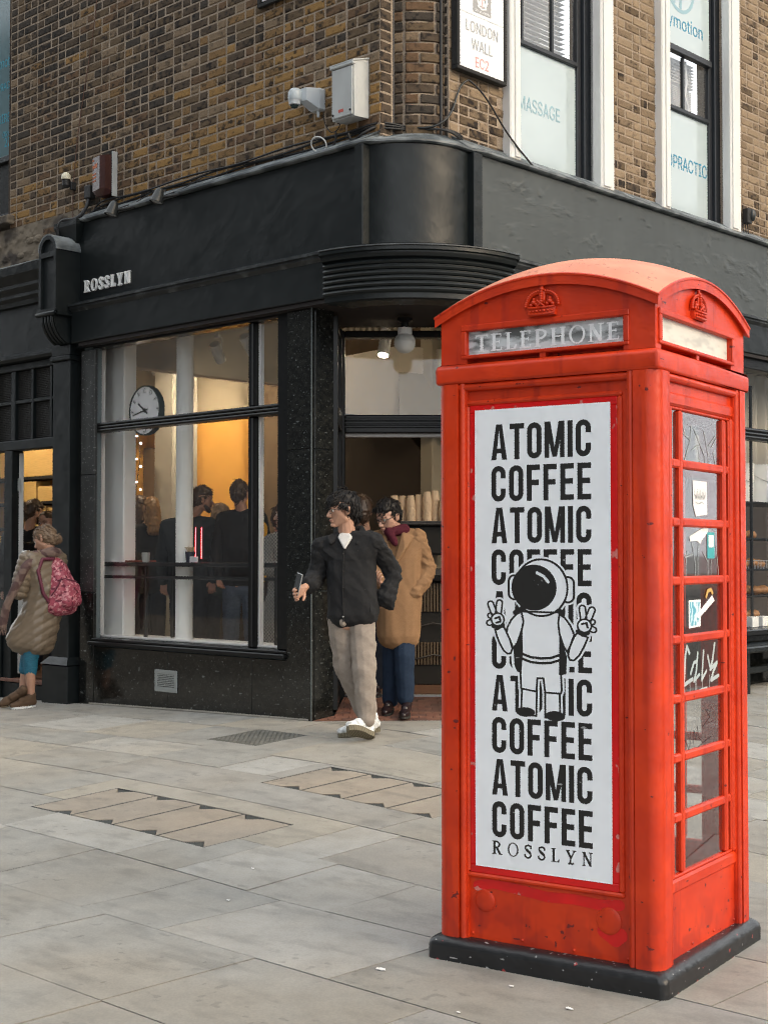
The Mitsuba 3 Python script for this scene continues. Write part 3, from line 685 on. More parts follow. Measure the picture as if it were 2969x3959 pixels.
for k in (0, 1, 2, 3):
    x0, x1 = (A0 - .739, A0 - .126) if k in (0, 2) else (-.429 + .058, -.429 + .712)
    K('sign_frame', fr(k, cat(cbx(x0 - .022, x1 + .022, 2.1548, 2.1675, -.012, -.0035, .003), cbx(x0 - .022, x1 + .022, 2.2545, 2.276, -.012, -.0035, .003), cbx(x0 - .022, x0 - .0005, 2.1676, 2.2544, -.012, -.0035, .003), cbx(x1 + .0005, x1 + .022, 2.1676, 2.2544, -.012, -.0035, .003))), 'm_red')
    sg = K('sign_panel', fr(k, bx(x0 - .001, x1 + .001, 2.167, 2.255, -.04, -.026)), 'm_telsign' if k != 1 else 'm_cream_sign',
           label='grimy grey glass sign that reads TELEPHONE' if k == 0 else 'blank cream sign panel, its letters gone' if k == 1 else None)
    if k == 0:
        tl = serif_word('TELEPHONE', x0 + .028, x1 - .022, 2.178, .062, 1.08)
        put(sg, 'lettering', xf(fr(0, extr(tl, .002, z0=-.026)), KM), 'm_tel_letter')
# crowns in relief
def crown():
    w, ms = .060, []
    arcp = lambda a, rx, rz, z0: (rx * math.cos(a), z0 + rz * math.sin(a))
    curve = lambda x: .014 + .012 * (1 - (x / w) ** 2)
    for z, r in ((-.046, .0045), (-.022, .0042)):
        ms.append(tube([(x * (1 + (z + .046) * 2), z - .006 * (x / w) ** 2 * -1, curve(x)) for x in np.linspace(-.047, .047, 13)], r, 6))
    bandv = [(x, z, curve(x) * .9) for z in (-.05, -.02) for x in np.linspace(-.050, .050, 13)]
    ms.append(VF(MF.hull_points(np.array([(x * (.96 if z < -.03 else 1.06), z, c) for x, z, c in bandv] + [(x, z, -.004) for x, z, c in bandv]))))
    for x in np.linspace(-.040, .040, 7): ms.append(sphere((x, -.034, curve(x)), .0055 if int(x * 1e4) % 2 else .0042, 5))
    for s in (-1, 1):
        for t in np.linspace(.02, 1, 12):
            a = t * math.pi / 2
            ms.append(sphere((s * .061 * math.cos(a) ** .8, -.012 + .056 * math.sin(a), .012), .0058, 5))
        ms.append(tube([(s * .058 * math.cos(a) ** .8, -.014 + .053 * math.sin(a), .008) for a in np.linspace(.02, math.pi / 2, 10)], .006, 6))
        for dx, dz, r in ((.030, .004, .010), (.040, -.006, .008), (.020, -.004, .008), (.030, .016, .006)): ms.append(sphere((s * dx, dz - .002, .012), r, 6))
    for t in np.linspace(0, 1, 5): ms.append(sphere((0, .004 + t * .036, .020 - t * .004), .006, 5))
    ms.append(cbx(-.012, .012, -.006, .044, 0, .015, .003))
    ms += [tube([(-.014, -.016, .022), (.014, .008, .022)], .0035, 5), tube([(-.014, .008, .022), (.014, -.016, .022)], .0035, 5)]
    ms += [sphere((0, .050, .012), .009, 6), cbx(-.004, .004, .052, .074, .004, .014, .002), cbx(-.010, .010, .061, .068, .005, .0135, .002)]
    return cat(*ms)
cr = crown()
K('crown', fr(0, (cr[0] * [1.05, .92, 1] + [A0 - .428, 2.328, -.011], cr[1])), 'm_red', smooth=50)
K('crown', fr(1, (cr[0] * [1.05, .92, 1] + [-.429 + .370, 2.322, -.011], cr[1])), 'm_red', smooth=50)
for k in (0, 1):
    rv = []
    for x in (-.30, -.1, .1, .30):
        rv.append(sphere((x, .095 + .004 * rng.random(), -.024 if k else -.030), .006, 5))
    for x in (-.418, .418): rv.append(sphere((x * .97, 2.10, .002), .004, 5))
    K('rivets', fr(k, cat(*rv)), 'm_red', kind='stuff', smooth=True)
# ---------------------------------------------------------------- the corner building
YW, XW = 7.456, -6.82                     # brick faces above the shop
shop = thing('corner_building', 'brick corner building with a black painted coffee shop front', 'building')
def B(name, m, b, parent=None, **kw): return put(parent or shop, name, m, b, **kw)

# --- brickwork, brick by brick
def depth_of(p): return -math.sin(AZ) * p[0] + math.cos(AZ) * p[1]
def project(p):
    r = math.cos(AZ) * p[0] + math.sin(AZ) * p[1]; d = depth_of(p)
    return 383.5 + r / d * 1421, 555 - (p[2] - 1.443) / d * 1421
def brick_mesh(f, s0, s1, z0, z1):
    """One brick on the wall map f(s, z, out), its arris worn by chance."""
    j = lambda: rng.uniform(-.0025, .0025)
    proud = rng.uniform(.0005, .0045); c = .006
    o = [f(s0, z0, -.012), f(s1, z0, -.012), f(s1, z1, -.012), f(s0, z1, -.012)]
    m_ = [f(s0 + j(), z0 + j(), proud - .005), f(s1 + j(), z0 + j(), proud - .005), f(s1 + j(), z1 + j(), proud - .005), f(s0 + j(), z1 + j(), proud - .005)]
    t = [f(s0 + c + j(), z0 + c + j(), proud), f(s1 - c + j(), z0 + c + j(), proud), f(s1 - c + j(), z1 - c + j(), proud), f(s0 + c + j(), z1 - c + j(), proud)]
    v = np.array(o + m_ + t)
    q = []
    for a in (0, 4):
        for i in range(4):
            k = (i + 1) % 4
            q.append([a + i, a + k, a + 4 + k, a + 4 + i])
    q.append([8, 9, 10, 11])
    return v, np.array(q)
def yellowness(s, z, low):
    n_ = meshkit.fbm(np.array([[s * .9, z * 1.2, 3.0]]), 3, 4)[0]
    return n_ * 1.2 - .45 + low
def lay(parent, f, s0, s1, z0, z1, tone, quota, skip=None, seed=1):
    r = random.Random(seed)
    H, J = .077, .0145
    todo = []
    row = 0
    z = z0
    while z < z1:
        s = s0 - (0.0 if row % 2 else .118)
        k = row % 2
        while s < s1:
            L_ = (.225 if (k % 2 == 0) else .110)
            if row % 3 == 0 and r.random() < .25: L_ = .225
            k += 1
            a, b = max(s, s0) + J / 2, min(s + L_, s1) - J / 2
            if b - a > .03 and not (skip and skip((a + b) / 2, z)):
                todo.append((a, b, z + J / 2, min(z + H, z1 + H) - J / 2))
            s += L_ + .006
        z += H; row += 1
    big = []
    for t in todo:
        c = f((t[0] + t[1]) / 2, t[2], 0); u, v = project(c)
        vis = -14 < u < 781 and v > -10
        e0, e1 = project(f(t[0], t[2], 0)), project(f(t[1], t[2], 0))
        big.append((abs(e1[0] - e0[0]) * 1421 * .066 / depth_of(c) if vis else 0))
    order = sorted(range(len(todo)), key=lambda i: -big[i])
    keep = set(i for i in order[:quota] if big[i] > 0)
    rest = {}
    for i, t in enumerate(todo):
        w = tone((t[0] + t[1]) / 2, t[2], r)
        m = brick_mesh(f, *t)
        if i in keep: put(parent, 'brick', m, BR[w])
        else: rest.setdefault(w, []).append(m)
    for w, ms in rest.items():
        put(parent, 'brickwork', cat(*ms), BR[w], kind='stuff')
def tone_left(s, z, r):
    low = .70 * max(0, 1 - (z - 4.45) / .75) + .62 * max(0, 1 - abs(s + 8.3) / 1.3) * max(0, 1 - abs(z - 5.0) / .9) - .09
    y = yellowness(s, z, low) + r.uniform(-.30, .30)
    if y < .02: return r.choice((0, 0, 1, 1, 2))
    if y < .25: return r.choice((0, 1, 1, 2, 2, 7))
    if y < .5: return r.choice((1, 2, 3, 5, 7))
    return r.choice((3, 3, 4, 4, 2, 5))
def tone_corner(s, z, r): return r.choice((0, 1, 1, 1, 2, 5, 0, 7))
def tone_right(s, z, r):
    if z < 4.8 and r.random() < .5: return r.choice((1, 2, 7))
    return r.choice((6, 6, 6, 7, 7, 6, 2, 6, 7))
wall = B('brick_wall', bx(-12.09, -7.115, YW + .004, YW + .3, 4.30, 7.2), 'm_mortar', label='long sooty brick wall above the side street front, yellower near its foot')
lay(wall, lambda s, z, o_: (s, YW - o_, z), -12.085, -7.105, 4.46, 7.0, tone_left, 300, seed=3)
# return at the end of the wall, then the rounded corner between two grooves
wall2 = B('brick_wall', cat(bx(-7.13, -7.112, YW + .02, YW + .14, 4.3, 7.2), bx(-6.99, -6.825, 7.885, 8.1, 4.3, 7.2)), 'm_mortar', label='rounded brick corner pitted and patched between two thin black pipes')
PA, PB = np.array([-7.150, 7.585]), np.array([-6.850, 7.880])
ch = PB - PA; Lc = np.linalg.norm(ch); ch /= Lc; nc = np.array([ch[1], -ch[0]])
def corner_map(s, z, o_):
    t = s / Lc * 2 - 1
    p = PA + ch * s + nc * (.055 * (1 - t * t) + o_)
    return (p[0], p[1], z)
cp = [corner_map(s, 0, -.019)[:2] for s in np.linspace(-.02, Lc + .02, 13)]
put(wall2, 'mortar_bed', sweep(cp, [(-.10, 4.3), (0, 4.3), (0, 7.2), (-.10, 7.2)]), 'm_mortar', smooth=30)
lay(wall2, corner_map, 0, Lc, 4.47, 6.6, tone_corner, 100, seed=5)
retn = [brick_mesh(lambda s, z, o_: (-7.110 + o_, YW + s, z), .004, .115, z + .005, z + .071) for z in np.arange(4.46, 6.6, .077)]
put(wall2, 'brickwork', cat(*retn), BR[1], kind='stuff')
retn = [brick_mesh(lambda s, z, o_: (-6.83 - s, 7.885 - o_, z), .004, .10, z + .005, z + .071) for z in np.arange(4.46, 6.6, .077)]
put(wall2, 'brickwork', cat(*retn), BR[0], kind='stuff')
for (u_, x, y) in ((0, -7.118, 7.60), (1, -6.862, 7.845)):
    B('pipe', tube([(x, y, 4.5), (x, y, 7.0)], .014, 8), 'm_cable', smooth=True)
WIN = [(8.52, 9.92), (10.66, 12.02)]
wall3 = B('brick_wall', cat(bx(XW - .3, XW - .004, 7.885, 8.66, 4.3, 7.2), bx(XW - .3, XW - .004, 9.80, 10.74, 4.3, 7.2), bx(XW - .3, XW - .004, 11.86, 15, 4.3, 7.2)), 'm_mortar', label='paler brown brick wall between the sash windows')
lay(wall3, lambda s, z, o_: (XW + o_, s, z), 7.885, 13.4, 4.43, 7.0, tone_right, 200, skip=lambda s, z: any(a < s < b for a, b in WIN), seed=9)

# --- lead flashing, fascia and drum: one line round the corner
D1, D2 = np.array([-7.105, 7.335]), np.array([-6.720, 7.985])
dc = D2 - D1; Ld = np.linalg.norm(dc); dc /= Ld; nd = np.array([dc[1], -dc[0]])
arc = []
sag = .145; R_ = (Ld ** 2 / 4 + sag ** 2) / (2 * sag)
for t in np.linspace(-1, 1, 17):
    a = math.asin(Ld / 2 / R_) * t
    p = (D1 + D2) / 2 + dc * R_ * math.sin(a) + nd * (R_ * math.cos(a) - (R_ - sag))
    arc.append(tuple(p))
B('fascia', cat(cbx(-10.62, -7.192, 7.302, 7.46, 3.66, 4.42, .004)), 'm_black', label='long blank black fascia on the side street')
B('fascia', cat(cbx(XF - .16, XF - .002, 8.085, 15, 3.66, 4.42, .004)), 'm_black_lit', label='blank black fascia on the main street, roughly painted')
B('corner_drum', sweep(arc, [(-.15, 3.66), (0, 3.66), (0, 4.42), (-.15, 4.42)]), 'm_black', smooth=30, label='curved black drum closing the corner of the fascia')
for (x, y) in ((-7.15, 7.315), (XF - .020, 8.035)):
    a = (np.array([x, y]) - 0)
    B('fascia_pilaster', cbx(x - .042, x + .042, y - .05, y + .05, 3.66, 4.425, .006), 'm_black')
flash_path = [(-10.98, 7.285), (-7.20, 7.285), (-7.10, 7.30)] + arc[1:-1] + [(-6.71, 8.00), (XF + .012, 8.10), (XF + .012, 15)]
lip = [(-.10, 4.426), (.018, 4.426), (.030, 4.434), (.030, 4.448), (.016, 4.458), (-.02, 4.466)]
B('lead_flashing', sweep(flash_path, lip), 'm_lead', smooth=30, label='lead capping lip along the top of the fascia')
back = [(-10.98, YW - .004), (-7.11, YW - .004)] + [tuple(np.array(corner_map(s, 0, .004)[:2])) for s in np.linspace(0, Lc, 9)] + [(XW + .004, 7.90), (XW + .004, 15)]
front = [(-10.98, 7.295), (-7.20, 7.295)] + arc[2:-2:2] + [(-6.72, 8.02), (XF, 8.10), (XF, 15)]
def resample(p, n):
    p = np.asarray(p, float); s = np.r_[0, np.cumsum(np.linalg.norm(np.diff(p, axis=0), axis=1))]; s /= s[-1]
    return np.stack([np.interp(np.linspace(0, 1, n), s, p[:, i]) for i in (0, 1)], 1)
def ribbon(pa, za, pb, zb):
    n = len(pa)
    v = np.vstack([np.c_[pa, np.full(n, za)], np.c_[pb, np.full(n, zb)]])
    f = np.array([[i, i + 1, n + i + 1, n + i] for i in range(n - 1)])
    return v, f
segs = [(front[:2], back[:2]), (front[1:-1], back[1:-1]), (front[-2:], back[-2:])]
for a, b in segs:
    n = 2 if len(a) == 2 else 14
    B('lead_apron', ribbon(resample(a, n), 4.462, resample(b, n), 4.555), 'm_lead', smooth=40)
# --- cornice, lower board and the ribbed canopy over the door
cor = [(-.05, 3.60), (.035, 3.605), (.065, 3.635), (.065, 3.648), (.085, 3.655), (.085, 3.672), (.02, 3.690), (.02, 3.70), (-.05, 3.70)]
B('cornice', sweep([(-10.68, 7.26), (-7.35, 7.26)], cor), 'm_lead_painted', smooth=25)
B('cornice', sweep([(XF + .04, 8.2), (XF + .04, 15)], cor), 'm_lead_painted', smooth=25)
B('lower_board', cat(cbx(-10.69, -7.36, 7.222, 7.40, 3.335, 3.612, .006)), 'm_black', label='dented black board under the side street cornice')
B('lower_board', cat(cbx(-6.79, -6.605, 8.15, 15, 3.335, 3.612, .006)), 'm_black')
cc = np.array([-7.33, 8.06])
can = [(-7.325, 7.10)]
for t in np.linspace(-88, -2, 25):
    a = math.radians(t); can.append((cc[0] + .91 * math.cos(a), cc[1] + .96 * math.sin(a)))
can.append((-6.42, 8.13))
rp = [(-.30, 3.30), (-.02, 3.29), (.0, 3.30), (.0, 3.335)]
for k in range(6):
    z = 3.34 + k * .040
    rp += [(.004, z), (.016, z + .006), (.024, z + .018), (.016, z + .031), (.004, z + .036)]
rp += [(.0, 3.585), (.035, 3.59), (.045, 3.61), (.045, 3.625), (.065, 3.632), (.065, 3.655), (.02, 3.675), (-.30, 3.675)]
rp = [(a, z - .035) for a, z in rp]
B('ribbed_canopy', sweep(can, rp), 'm_black', smooth=28, label='ribbed black band curving round the corner above the door')
B('canopy_capping', sweep(can, [(.0, 3.641), (.068, 3.622), (.073, 3.626), (.070, 3.634), (.0, 3.655), (-.3, 3.672), (-.3, 3.641)]), 'm_lead_painted', smooth=25)
for k in range(5):
    B('canopy_rib_end', cbx(-7.375, -7.327, 7.135, 7.30, 3.315 + k * .046, 3.355 + k * .046, .016), 'm_black')
sof = Polygon([(-10.6, 7.24), (-7.45, 7.24)] + [(p[0] - .03, p[1] + .02) for p in can[1:-1]] + [(-6.62, 8.25), (-6.62, 15), (-6.85, 15), (-6.85, 9.5), (-7.3, 8.93), (-8.20, 8.10), (-8.20, 7.50), (-10.6, 7.42)])
B('soffit', extr(sof, .03, z0=3.302), 'm_soffit')
# shop name: raised silver letters
rl = serif_word('ROSSLYN', -10.585, -9.915, 0, .105, .86)
for i, g in enumerate(sorted(rl.geoms, key=lambda g: g.centroid.x)):
    B('sign_letter', extr(g.buffer(.0015), .020, mat((1, 0, 0), (0, 0, 1), (0, -1, 0), (0, 7.301, 3.785))), 'm_silver_letter', label='raised silver serif letter of the shop name' if i == 0 else None)

# --- granite: pilasters, stall riser, and the air vent
def panelled(name, rects, bsdf, thick=.03, lbl=None):
    k = part(shop, name, lbl)
    return k
pil = B('granite_pilaster', bx(-7.93, -7.70, 7.33, 7.50, .1, 3.34), 'm_grout', label='speckled black granite pilaster left of the shop door')
for z0, z1 in ((.10, 1.178), (1.184, 2.241), (2.247, 3.335)):
    put(pil, 'granite_panel', cbx(-7.942, -7.6755, 7.30, 7.335, z0, z1, .003), 'm_granite')
    put(pil, 'granite_panel', cbx(-7.70, -7.672, 7.338, 7.53, z0, z1, .003), 'm_granite')
B('pilaster_corner_bead', tube([(-7.672, 7.3015, .15), (-7.672, 7.3015, 3.33)], .005, 6), 'm_grout')
pil2 = B('granite_pilaster', bx(-10.655, -10.47, 7.3455, 7.396, .05, 3.3), 'm_grout', label='narrow dull granite pilaster left of the shop window')
for z0, z1 in ((.05, 1.12), (1.126, 2.16), (2.166, 3.27)):
    put(pil2, 'granite_panel', cbx(-10.66, -10.455, 7.315, 7.345, z0, z1, .003), 'm_granite_dull' if z0 > 1 else 'm_granite')
    put(pil2, 'granite_panel', cbx(-10.70, -10.665, 7.335, 7.39, z0, z1, .003), 'm_granite')
rs = B('stall_riser', bx(-10.45, -7.945, 7.345, 7.55, .05, .66), 'm_grout', label='black granite plinth under the shop window')
for x0, x1 in ((-10.45, -9.412), (-9.408, -8.357), (-8.353, -7.946)):
    put(rs, 'granite_panel', cbx(x0, x1, 7.318, 7.35, .05, .652, .003), 'm_granite')
vt = part(shop, 'air_vent', 'square grey metal air vent let into the plinth')
put(vt, 'frame', cat(*[xf(m, mat((1, 0, 0), (0, 0, 1), (0, -1, 0), (0, 7.318, 0))) for m in ring(-9.57, -9.275, .318, .50, .035, 0, .012, .003)]), 'm_vent')
put(vt, 'backing', bx(-9.54, -9.30, 7.312, 7.3165, .345, .475), 'm_matte_dark')
for k in range(9):
    z = .352 + k * .0145
    put(vt, 'slat', cbx(-9.535, -9.425, 7.306, 7.3115, z, z + .009, .001), 'm_vent'); put(vt, 'slat', cbx(-9.421, -9.31, 7.306, 7.3115, z, z + .009, .001), 'm_vent')
B('plinth_mortar', tube([(-10.5, 7.312, ground_z(-10.5, 7.3) + .004), (-9, 7.31, ground_z(-9, 7.3) + .006), (-7.7, 7.305, ground_z(-7.7, 7.3) + .003)], .012, 6), 'm_slab_buff')
B('sill', cat(cbx(-10.47, -7.943, 7.265, 7.46, .664, .70, .008), cbx(-10.45, -7.943, 7.29, 7.46, .70, .725, .006)), 'm_black_gloss', label='black moulded sill below the shop window')
# --- the shop window
win = part(shop, 'shop_window', 'large black framed shop window with a ridged transom bar')
W = lambda n, m, b='m_black_gloss', **kw: put(win, n, m, b, **kw)
W('frame', cat(cbx(-10.64, -10.535, 7.398, 7.46, .725, 3.335, .01), cbx(-8.088, -7.944, 7.33, 7.46, .725, 3.335, .01)))
W('head', cat(cbx(-10.534, -8.089, 7.34, 7.46, 3.282, 3.335, .008), cbx(-10.60, -7.95, 7.30, 7.34, 3.30, 3.334, .008)))
W('mullion', cat(cbx(-8.466, -8.414, 7.365, 7.45, .726, 2.535, .008), cbx(-8.466, -8.414, 7.365, 7.45, 2.62, 3.281, .008)))
W('transom_bar', cat(bx(-10.55, -8.03, 7.352, 7.45, 2.536, 2.618), *[tube([(-10.57, 7.352, z), (-8.0, 7.352, z)], .0135, 8) for z in (2.550, 2.577, 2.604)]), smooth=40)
for (x0, x1) in ((-10.534, -8.467), (-8.413, -8.089)):
    for (z0, z1) in ((.726, 2.535), (2.619, 3.281)):
        q_ = np.array([[x0, 7.42, z0], [x1, 7.42, z0], [x1, 7.42, z1], [x0, 7.42, z1]])
        put(win, 'pane', (q_, np.array([[0, 1, 2, 3]])), 'm_pane')
for x in (-10.53, -8.41):
    W('inner_bead', cbx(x, x + .022, 7.425, 7.47, .73, 3.28, .004), 'm_white')
W('inner_bead', cbx(-10.53, -8.09, 7.425, 7.50, .727, .745, .004), 'm_white')

# --- the recessed door
dl = np.array([-8.145, 8.125]); dx_ = np.array([math.cos(AZ), math.sin(AZ)]); dn = np.array([-math.sin(AZ), math.cos(AZ)])
DM = mat((dx_[0], dx_[1], 0), (0, 0, 1), (-dn[0], -dn[1], 0), (dl[0], dl[1], 0))     # x right, y up, z towards the street
ent = part(shop, 'entrance', 'recessed shop doorway under the curved canopy')
E_ = lambda n, m, b='m_black_gloss', **kw: put(ent, n, xf(m, DM), b, **kw)
E_('jamb', cbx(-.07, .0, .28, 3.27, -.10, .04, .006)); E_('jamb', cbx(1.30, 1.40, .28, 3.27, -.10, .04, .006))
E_('transom_bar', cat(cbx(.0005, 1.2995, 2.44, 2.585, -.09, .03, .008), *[tube([(.0, z, .03), (1.3, z, .03)], .012, 6) for z in (2.49, 2.52, 2.55)]))
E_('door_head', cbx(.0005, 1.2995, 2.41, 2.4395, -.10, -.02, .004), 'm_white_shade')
E_('head', cbx(.0005, 1.2995, 3.215, 3.27, -.09, .03, .006))
put(ent, 'pane', xf((np.array([[0, 2.586, -.03], [1.3, 2.586, -.03], [1.3, 3.2145, -.03], [0, 3.2145, -.03]]), np.array([[0, 1, 2, 3]])), DM), 'm_pane')
E_('threshold', cbx(-.1, 1.4, .285, .318, -.12, -.06, .006), 'm_steel')
# splayed sidelight between pilaster and jamb
s0, s1 = np.array([-7.685, 7.535]), np.array([-8.175, 8.07])
sd = s1 - s0; Ls = np.linalg.norm(sd); sd /= Ls
SM = mat((sd[0], sd[1], 0), (0, 0, 1), (sd[1], -sd[0], 0), (s0[0], s0[1], 0))
S_ = lambda n, m, b='m_black_gloss', **kw: put(ent, n, xf(m, SM), b, **kw)
S_('sidelight_frame', cat(cbx(0, .05, .28, 3.27, -.04, .04, .004), cbx(.60, Ls, .28, 3.27, -.04, .04, .004), cbx(.05, .60, .28, .70, -.03, .03, .004), cbx(.05, .60, 2.44, 2.585, -.04, .045, .004), cbx(.05, .60, 3.20, 3.27, -.03, .03, .004)))
put(ent, 'pane', xf((np.array([[.05, .7, 0], [.6, .7, 0], [.6, 2.44, 0], [.05, 2.44, 0]]), np.array([[0, 1, 2, 3]])), SM), 'm_pane')
put(ent, 'pane', xf((np.array([[.05, 2.585, 0], [.6, 2.585, 0], [.6, 3.2, 0], [.05, 3.2, 0]]), np.array([[0, 1, 2, 3]])), SM), 'm_pane')
# red floor tiles on the ramped entrance floor
M('m_tile', P(lambda p, n, uv: mix((.13, .055, .04), (.19, .095, .065), fbm(p.x * 14, p.y * 14, 0., 3))), .6)
M('m_tile_dark', P(lambda p, n, uv: mix((.10, .05, .04), (.14, .075, .055), fbm(p.x * 14, p.y * 14, 0., 3))), .6)
lob = Polygon([(-7.66, 7.312), (-6.70, 8.30), (-7.2, 8.98), (-8.13, 8.10), (-7.67, 7.54)])
flr = part(ent, 'tiled_floor')
def lob_z(x, y):
    t = min(max(((x + 7.18) * dn[0] + (y - 7.80) * dn[1] + .02) / .86, 0), 1)
    return ground_z(x, y) * (1 - t) + .306 * t + .002
put(ent, 'floor_bed', (lambda m: (np.c_[m[0][:, :2], [lob_z(a, b) - .012 + c for a, b, c in m[0]]], m[1]))(extr(lob.segmentize(.1), .003)), 'm_joint')
tl_ = []
for i in range(-12, 14):
    for j in range(-2, 16):
        c = np.array([-7.18, 7.8]) + dx_ * (i * .105 + (.05 if j % 2 else 0)) + dn * (j * .075 - .12)
        sq = Polygon([tuple(c + dx_ * a + dn * b) for a, b in ((-.050, -.035), (.050, -.035), (.050, .035), (-.050, .035))]).intersection(lob)
        if sq.area > 4e-4 and hasattr(sq, 'exterior'):
            m = extr(sq, .012, z0=-.010)
            put(ent, 'floor_tile', (np.c_[m[0][:, :2], [lob_z(a, b) + c_ for a, b, c_ in m[0]]], m[1]), rng.choice(('m_tile', 'm_tile', 'm_tile_dark')))

# --- sash windows of the upper floor
def sash(y0, y1, rails, lbl, blind):
    s = part(shop, 'sash_window', lbl)
    S = lambda n, m, b, **kw: put(s, n, m, b, **kw)
    g0, g1 = y0 + .31, y1 - .34
    xa, xg = -6.745, -6.93
    S('architrave', cat(cbx(XW - .02, xa, y0, y0 + .135, 4.50, 7.2, .01), cbx(xa - .0, xa + .012, y0 + .05, y0 + .115, 4.52, 7.2, .004)), 'm_white')
    S('architrave', cat(cbx(XW - .02, xa, y1 - .19, y1, 4.50, 7.2, .01), cbx(xa, xa + .012, y1 - .165, y1 - .06, 4.52, 7.2, .004)), 'm_white')
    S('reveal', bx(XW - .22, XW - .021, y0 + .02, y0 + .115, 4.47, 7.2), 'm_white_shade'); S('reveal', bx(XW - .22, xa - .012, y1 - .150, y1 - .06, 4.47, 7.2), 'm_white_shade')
    S('frame', cat(cbx(xg - .05, xg + .05, y0 + .116, y0 + .17, 4.47, 7.2, .006), cbx(xg - .05, xg + .055, y1 - .245, y1 - .151, 4.47, 7.2, .006), cbx(xg - .03, xg + .02, y1 - .30, y1 - .2451, 4.47, 7.2, .004)), 'm_navy_frame')
    a, b = y0 + .171, y1 - .301
    S('sill', cbx(XW - .10, xa + .02, y0 + .0, y0 + .14, 4.45, 4.499, .01), 'm_rubble')
    S('sill', cbx(XW - .10, xa + .02, y1 - .20, y1 - .01, 4.45, 4.499, .01), 'm_rubble')
    return s, a, b, xg, S
s, a, b, xg, S = sash(8.52, 9.92, None, 'white framed sash window with a frosted lower pane', True)
S('meeting_rail', cbx(xg - .02, xg + .03, a, b, 5.515, 5.555, .006), 'm_navy_frame')
S('frosted_pane', bx(xg - .008, xg, a, b, 4.47, 5.514), 'm_frost')
put(s, 'lettering', text('MASSAGE', .112, mat((0, 1, 0), (0, 0, 1), (1, 0, 0), (xg + .0005, 8.845, 5.005)), .002, .75), 'm_faint_letter', label='thin faint blue word on the frosted glass')
S('glazing_bar', cbx(xg - .012, xg + .02, 8.875, 8.90, 5.5551, 7.2, .004), 'm_navy_frame'); S('glazing_bar', cbx(xg - .012, xg + .02, 9.275, 9.30, 5.5551, 7.2, .004), 'm_navy_frame')
put(s, 'pane', (np.array([[xg, a, 5.556], [xg, b, 5.556], [xg, b, 7.2], [xg, a, 7.2]]), np.array([[0, 1, 2, 3]])), 'm_pane')
for i in range(26):
    z = 5.55 + i * .042
    put(s, 'blind_slat', cbx(-7.13, -7.07, a, b + .05, z, z + .006, .002), 'm_blind')
S('room_back', bx(-7.62, -7.60, a - .3, b + .4, 4.4, 7.2), 'm_sign_dim')
s, a, b, xg, S = sash(10.66, 12.02, None, 'white framed sash window, its upper sash pulled down over a blind', True)
S('meeting_rail', cbx(xg + .0, xg + .06, a, b, 6.03, 6.09, .006), 'm_navy_frame')
S('bottom_rail', cbx(xg - .02, xg + .03, a, b, 5.505, 5.545, .006), 'm_navy_frame')
S('glazing_bar', cbx(xg - .012, xg + .02, 11.27, 11.30, 5.5451, 6.0299, .004), 'm_navy_frame')
S('frosted_pane', bx(xg - .008, xg, a, b, 4.47, 5.504), 'm_frost')
S('frosted_pane', bx(xg + .02, xg + .028, a, b, 6.0901, 7.2), 'm_frost')
put(s, 'lettering', text('OPRACTIC', .120, mat((0, 1, 0), (0, 0, 1), (1, 0, 0), (xg + .0005, 11.015, 4.985)), .002, .80), 'm_blue_letter', label='thin blue word fragment on the lower frosted glass')
put(s, 'lettering', text('dymotion', .120, mat((0, 1, 0), (0, 0, 1), (1, 0, 0), (xg + .0285, 10.90, 6.27)), .002, .98), 'm_blue_letter', label='blue lower case word fragment on the upper frosted glass')
rg = Point(0, 0).buffer(.24, 24).difference(Point(0, 0).buffer(.205, 24)).union(sbox(-.02, -.2, .02, .2)).union(sbox(-.12, -.17, -.09, .1))
put(s, 'emblem', extr(rg, .002, mat((0, 1, 0), (0, 0, 1), (1, 0, 0), (xg + .0285, 11.22, 6.66))), 'm_faint_letter')
put(s, 'pane', (np.array([[xg, a, 5.546], [xg, b, 5.546], [xg, b, 6.03], [xg, a, 6.03]]), np.array([[0, 1, 2, 3]])), 'm_pane')
for i in range(8):
    z = 5.84 + i * .03
    put(s, 'blind_slat', cbx(-7.10, -7.03, a + .08, b - .06, z, z + .008, .002), 'm_blind')
for i in range(12):
    z = 5.60 + i * .017
    put(s, 'blind_slat', cbx(-7.09, -7.03, a + .05, b - .1, z + .01, z + .016, .001), 'm_blind')
for yy in (11.02, 11.45):
    S('blind_cord', tube([(-7.0, yy, 6.05), (-7.0, yy + .02, 5.85), (-6.995, yy - .02, 5.72), (-7.0, yy + .05, 5.62), (-6.995, yy + .03, 5.56)], .012, 6), 'm_blind')
S('room_back', bx(-7.62, -7.60, a - .3, b + .4, 4.4, 7.2), 'm_sign_dim')
# far left upper window on the side street
lw_ = part(shop, 'side_window', 'teal glazed upper window at the left edge')
put(lw_, 'frosted_pane', bx(-13.2, -12.16, 7.60, 7.61, 5.42, 7.2), 'm_frost_dim' if 'm_frost_dim' in scene else M('m_frost_dim', (.10, .17, .19), .1, clearcoat=1.0))
put(lw_, 'reveal', bx(-12.12, -12.09, 7.46, 7.66, 4.75, 7.2), BR[1])
put(lw_, 'frame', cat(cbx(-12.16, -12.121, 7.57, 7.64, 4.75, 7.2, .004), cbx(-13.2, -12.1601, 7.57, 7.64, 5.36, 5.419, .004), cbx(-13.2, -12.1601, 7.57, 7.64, 4.78, 4.84, .004)), 'm_navy_frame')
put(lw_, 'pane', bx(-13.2, -12.161, 7.61, 7.615, 4.841, 5.359), 'm_black_gloss')
put(lw_, 'sill', cbx(-13.2, -12.0, 7.38, 7.6, 4.66, 4.745, .01), 'm_rubble')
